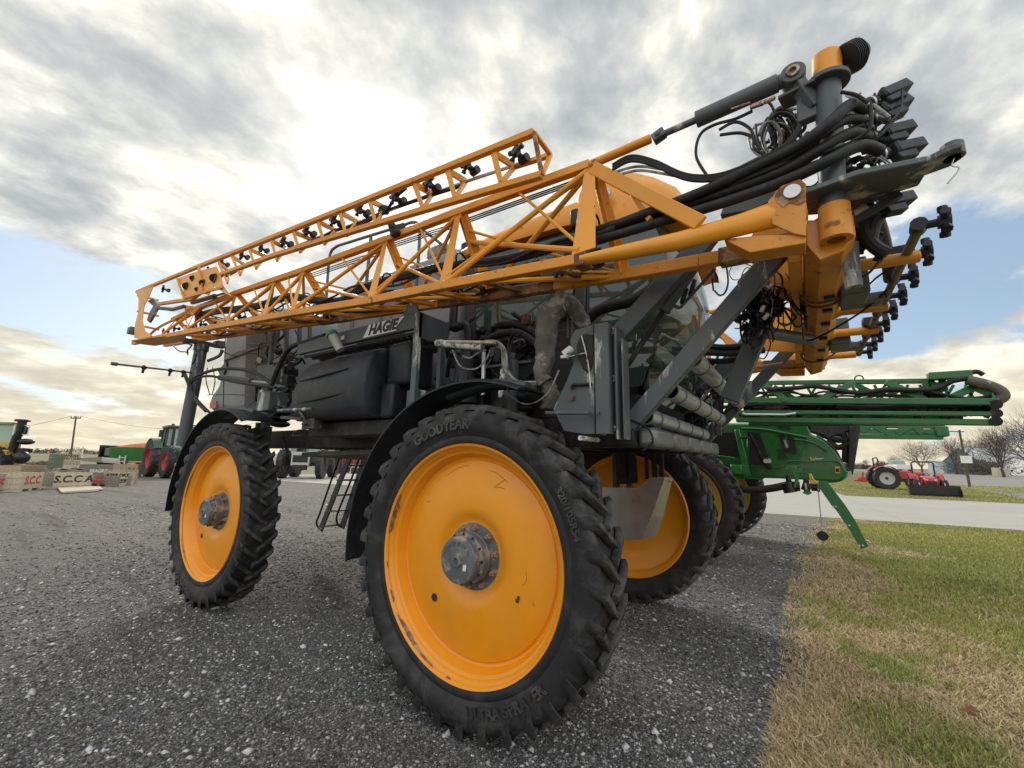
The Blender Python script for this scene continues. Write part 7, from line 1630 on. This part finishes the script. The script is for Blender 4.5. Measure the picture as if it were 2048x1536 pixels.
# white pickup
c = G(1797, 946); PK = empty('pickup_truck', c, R(100)); tag(PK, 'white pickup truck seen beyond the red tractors', 'pickup')
wp = mat('white_car_paint', (.70, .71, .72), .3, coat=.5)
MB().loft([[V(x, -1, .6), V(x, -1, z-.1), V(x, -.8, z), V(x, .8, z), V(x, 1, z-.1), V(x, 1, .6)] for x, z in ((-2.9, 1.35), (-.9, 1.38), (1.2, 1.38), (2.7, 1.25), (2.9, 1.0))]).build('body', wp, PK, bevel=.04)
MB().loft([[V(x, -.85*k, 1.35), V(x, -.7*k, z), V(x, .7*k, z), V(x, .85*k, 1.35)] for x, z, k in ((-1.0, 1.4, 1), (-.7, 2.0, 1), (.6, 2.05, 1), (1.3, 1.4, 1))]).build('cab_windows', FARGLASS, PK); MB().span((-.7, -.72, 2.0), (.6, .72, 2.1)).build('roof', wp, PK, bevel=.03)
for x in (-1.9, 1.9):
    for y in (-.9, .9): far_wheel(PK, (x, y, .42), .42, .26, .25, STEEL)
PK.scale = (2.1, 2.1, 2.1); PK.location.z = .0
# bare trees
BARK = mat('grey_bark', (.105, .085, .068), .95, var=.25)
def bare_tree(bpx, tpx, label, seed, spread=.62, n0=5, lean=0):
    rnd = random.Random(seed); b = G(*bpx); fw = (b-CAM).dot(_f); H = (P(*tpx, D=fw)-b).z; o = empty('bare_tree', b); tag(o, label, 'tree', 'bare winter trees by the road')
    tr_ = MB(); cr = MB(); s = H
    def seg(mb, p, q_, r0, r1, n): mb.cyl(p, q_, r0, r1, n, cap=False)
    tips_ = []
    def grow(p, d, L, r_, lvl):
        k = 3 if lvl < 2 else 2; mb = cr; r_ = max(r_, H*.0016)
        for i in range(k):
            d = (d+V(rnd.gauss(0, .10), rnd.gauss(0, .10), rnd.gauss(.05, .05))).normalized(); q_ = p+d*L/k; r2_ = r_*.86; seg(mb, p, q_, r_, r2_, 5 if lvl < 2 else 3); p = q_; r_ = r2_
            if lvl < 3 and (i > 0 or lvl > 0):
                for _ in range(2 if lvl < 2 else 1):
                    a = rnd.uniform(0, 2*PI); t_ = d.orthogonal().normalized(); t_ = Matrix.Rotation(a, 3, d) @ t_
                    nd = (d*rnd.uniform(.55, .95)+t_*rnd.uniform(.5, .95)*spread/.62+V(0, 0, .14)).normalized(); grow(p, nd, L*rnd.uniform(.58, .85), r_*.55, lvl+1)
        if lvl < 4: grow(p, (d+V(rnd.gauss(0, .25), rnd.gauss(0, .25), .08)).normalized(), L*.66, r_*.72, lvl+1)
    th = H*.17; rt = H*.022; tr_.tube([V(0, 0, -.3), V(0, 0, th*.5), V(rnd.gauss(0, .02)*H, 0, th)], rt, 8, 3, rad=lambda t: rt*(1.35-.45*t)); tr_.build('trunk', BARK, o)
    for i in range(n0):
        a = 2*PI*i/n0+rnd.uniform(-.4, .4); sp = spread*rnd.uniform(.3, 1.25) if i else .08
        grow(V(0, 0, th*.96), V(math.cos(a)*sp, math.sin(a)*sp, 1).normalized(), H*rnd.uniform(.30, .38), rt*.55, 0)
    ob = cr.build('crown', BARK, o, smooth=False); zmax = max(v[2] for v in cr.v); k = H/zmax; o.scale = (k*1.02, k*1.02, k); return ob
bare_tree((1845, 946), (1840, 872), 'wide spreading bare tree left of the blue shed', 3, .95, 6)
bare_tree((1915, 949), (1905, 864), 'upright bare tree in front of the blue shed', 11, .5, 5)
bare_tree((1958, 948), (1950, 872), 'slender bare tree between the blue shed and the stop sign', 17, .5, 4)
bare_tree((2008, 955), (2000, 838), 'tall bare tree in front of the white house', 29, .62, 6)
bare_tree((2075, 957), (2062, 806), 'tallest bare tree, cut off by the right edge', 37, .8, 6)
bare_tree((1792, 940), (1789, 905), 'small distant bare tree behind the red open tractor', 41, .8, 5)
bare_tree((1735, 937), (1737, 915), 'smallest distant bare tree left of the red tractors', 43, .8, 5)
# brush heap
def twigs(name, cpts, rad, n, m, L_, seed, r_=.02, flat=.5):
    rnd = random.Random(seed); mb = MB()
    for i in range(n):
        c = rnd.choice(cpts); p = c+V(rnd.gauss(0, rad), rnd.gauss(0, rad), abs(rnd.gauss(0, rad*flat))); d = V(rnd.gauss(0, 1), rnd.gauss(0, 1), rnd.gauss(.5, .6)).normalized()*L_*rnd.uniform(.5, 1.2); mb.cyl(p, p+d, r_, r_*.3, 3, cap=False)
    return mb.build(name, m, None, smooth=False)
tag(twigs('brush_heap', [G(1948, 950), G(1962, 950), G(1978, 951)], 3.2, 900, BARK, 3.2, 5, .07, .8), 'dark heap of brush under the stop sign', 'brush')
# far tree lines: rows of leafless crowns
def treeline(name, pts, hgt_, n, seed, label):
    rnd = np.random.default_rng(seed); V_ = []; pts = np.array(pts); L = len(pts)-1
    t = rnd.uniform(0, L, n); i = t.astype(int); f = (t-i)[:, None]; base = pts[i]*(1-f)+pts[i+1]*f
    hh = hgt_*(.35+.9*vnoise(t*7, t*0, 1.0, seed))*rnd.uniform(.7, 1.1, n); K = 70
    a = rnd.uniform(0, 2*PI, (n, K)); r_ = hh[:, None]*.55*np.sqrt(rnd.uniform(0, 1, (n, K))); zf = rnd.beta(1.6, 1.5, (n, K)); r_ = r_*np.sin(PI*np.clip(zf*.85+.12, 0, 1))
    c = np.stack([base[:, 0:1]+r_*np.cos(a), base[:, 1:2]+r_*np.sin(a), hh[:, None]*(zf*.95+.02)], -1).reshape(-1, 1, 3)
    tri = rnd.normal(0, 1, (n*K, 3, 3))*np.array([.30, .30, .55])*hgt_*.085; v = (c+tri).reshape(-1, 3)
    o = arr_mesh(name, v, np.arange(len(v)).reshape(-1, 3), BARK); return o
def gl(pts): return [tuple(P(x, y, D=d))[:2]+(0,) for x, y, d in pts]
treeline('distant_woods', gl([(-150, 905, 520), (150, 907, 560), (400, 908, 620), (600, 910, 600), (760, 914, 520)]), 9, 900, 3, '')
treeline('distant_woods', gl([(1560, 930, 420), (1700, 934, 380), (1800, 936, 420)]), 8, 300, 4, '')
treeline('distant_woods', gl([(700, 914, 700), (1200, 924, 600), (1560, 930, 480)]), 8, 600, 6, '')
# fallen oak leaf and scraps in the grass
lf = [(-.05, 0), (-.038, .012), (-.03, .028), (-.016, .020), (-.004, .036), (.008, .024), (.024, .032), (.028, .014), (.046, .010), (.052, -.004), (.03, -.010), (.026, -.028), (.008, -.018), (-.006, -.034), (-.018, -.018), (-.034, -.024), (-.036, -.008)]
lm_ = mat('dead_leaf_brown', (.17, .062, .028), .7, var=.25, vscale=40, bump=.4)
def leaf(px, py, s, rz, label, m):
    c = G(px, py, .045); mb = MB(); vs = [V(x*s, y*s, .010*math.sin(x*90)+abs(y)*.35) for x, y in lf]; top_ = [v+V(0, 0, .0015) for v in vs]; n = len(vs); mb.add([V(0, 0, .003)]+vs, [(0, i+1, (i+1) % n+1) for i in range(n)]); mb.add([V(0, 0, .0045)]+top_, [(0, (i+1) % n+1, i+1) for i in range(n)])
    o = mb.build('fallen_leaf', m, None); o.location = c; o.rotation_euler = (.1, -.1, rz); tag(o, label, 'leaf'); return o
leaf(1942, 1422, 1.15, .4, 'curled rust-brown leaf lying in the grass near the lower right corner', lm_)
straw = mat('bleached_straw', (.50, .44, .33), .8)
for i, (pts, lab) in enumerate(((((1606, 1466), (1618, 1484), (1634, 1500)), 'long bleached twig at the gravel edge at the bottom'), (((1614, 1470), (1630, 1473), (1645, 1468)), 'short curved straw beside the long bleached twig'), (((1905, 1440), (1910, 1448), (1916, 1455)), 'pale straw just below the rust-brown leaf'))):
    tag(MB().tube([G(x, y, .05) for x, y in pts], .0028, 6, 4).build('straw', straw, None), lab, 'straw')
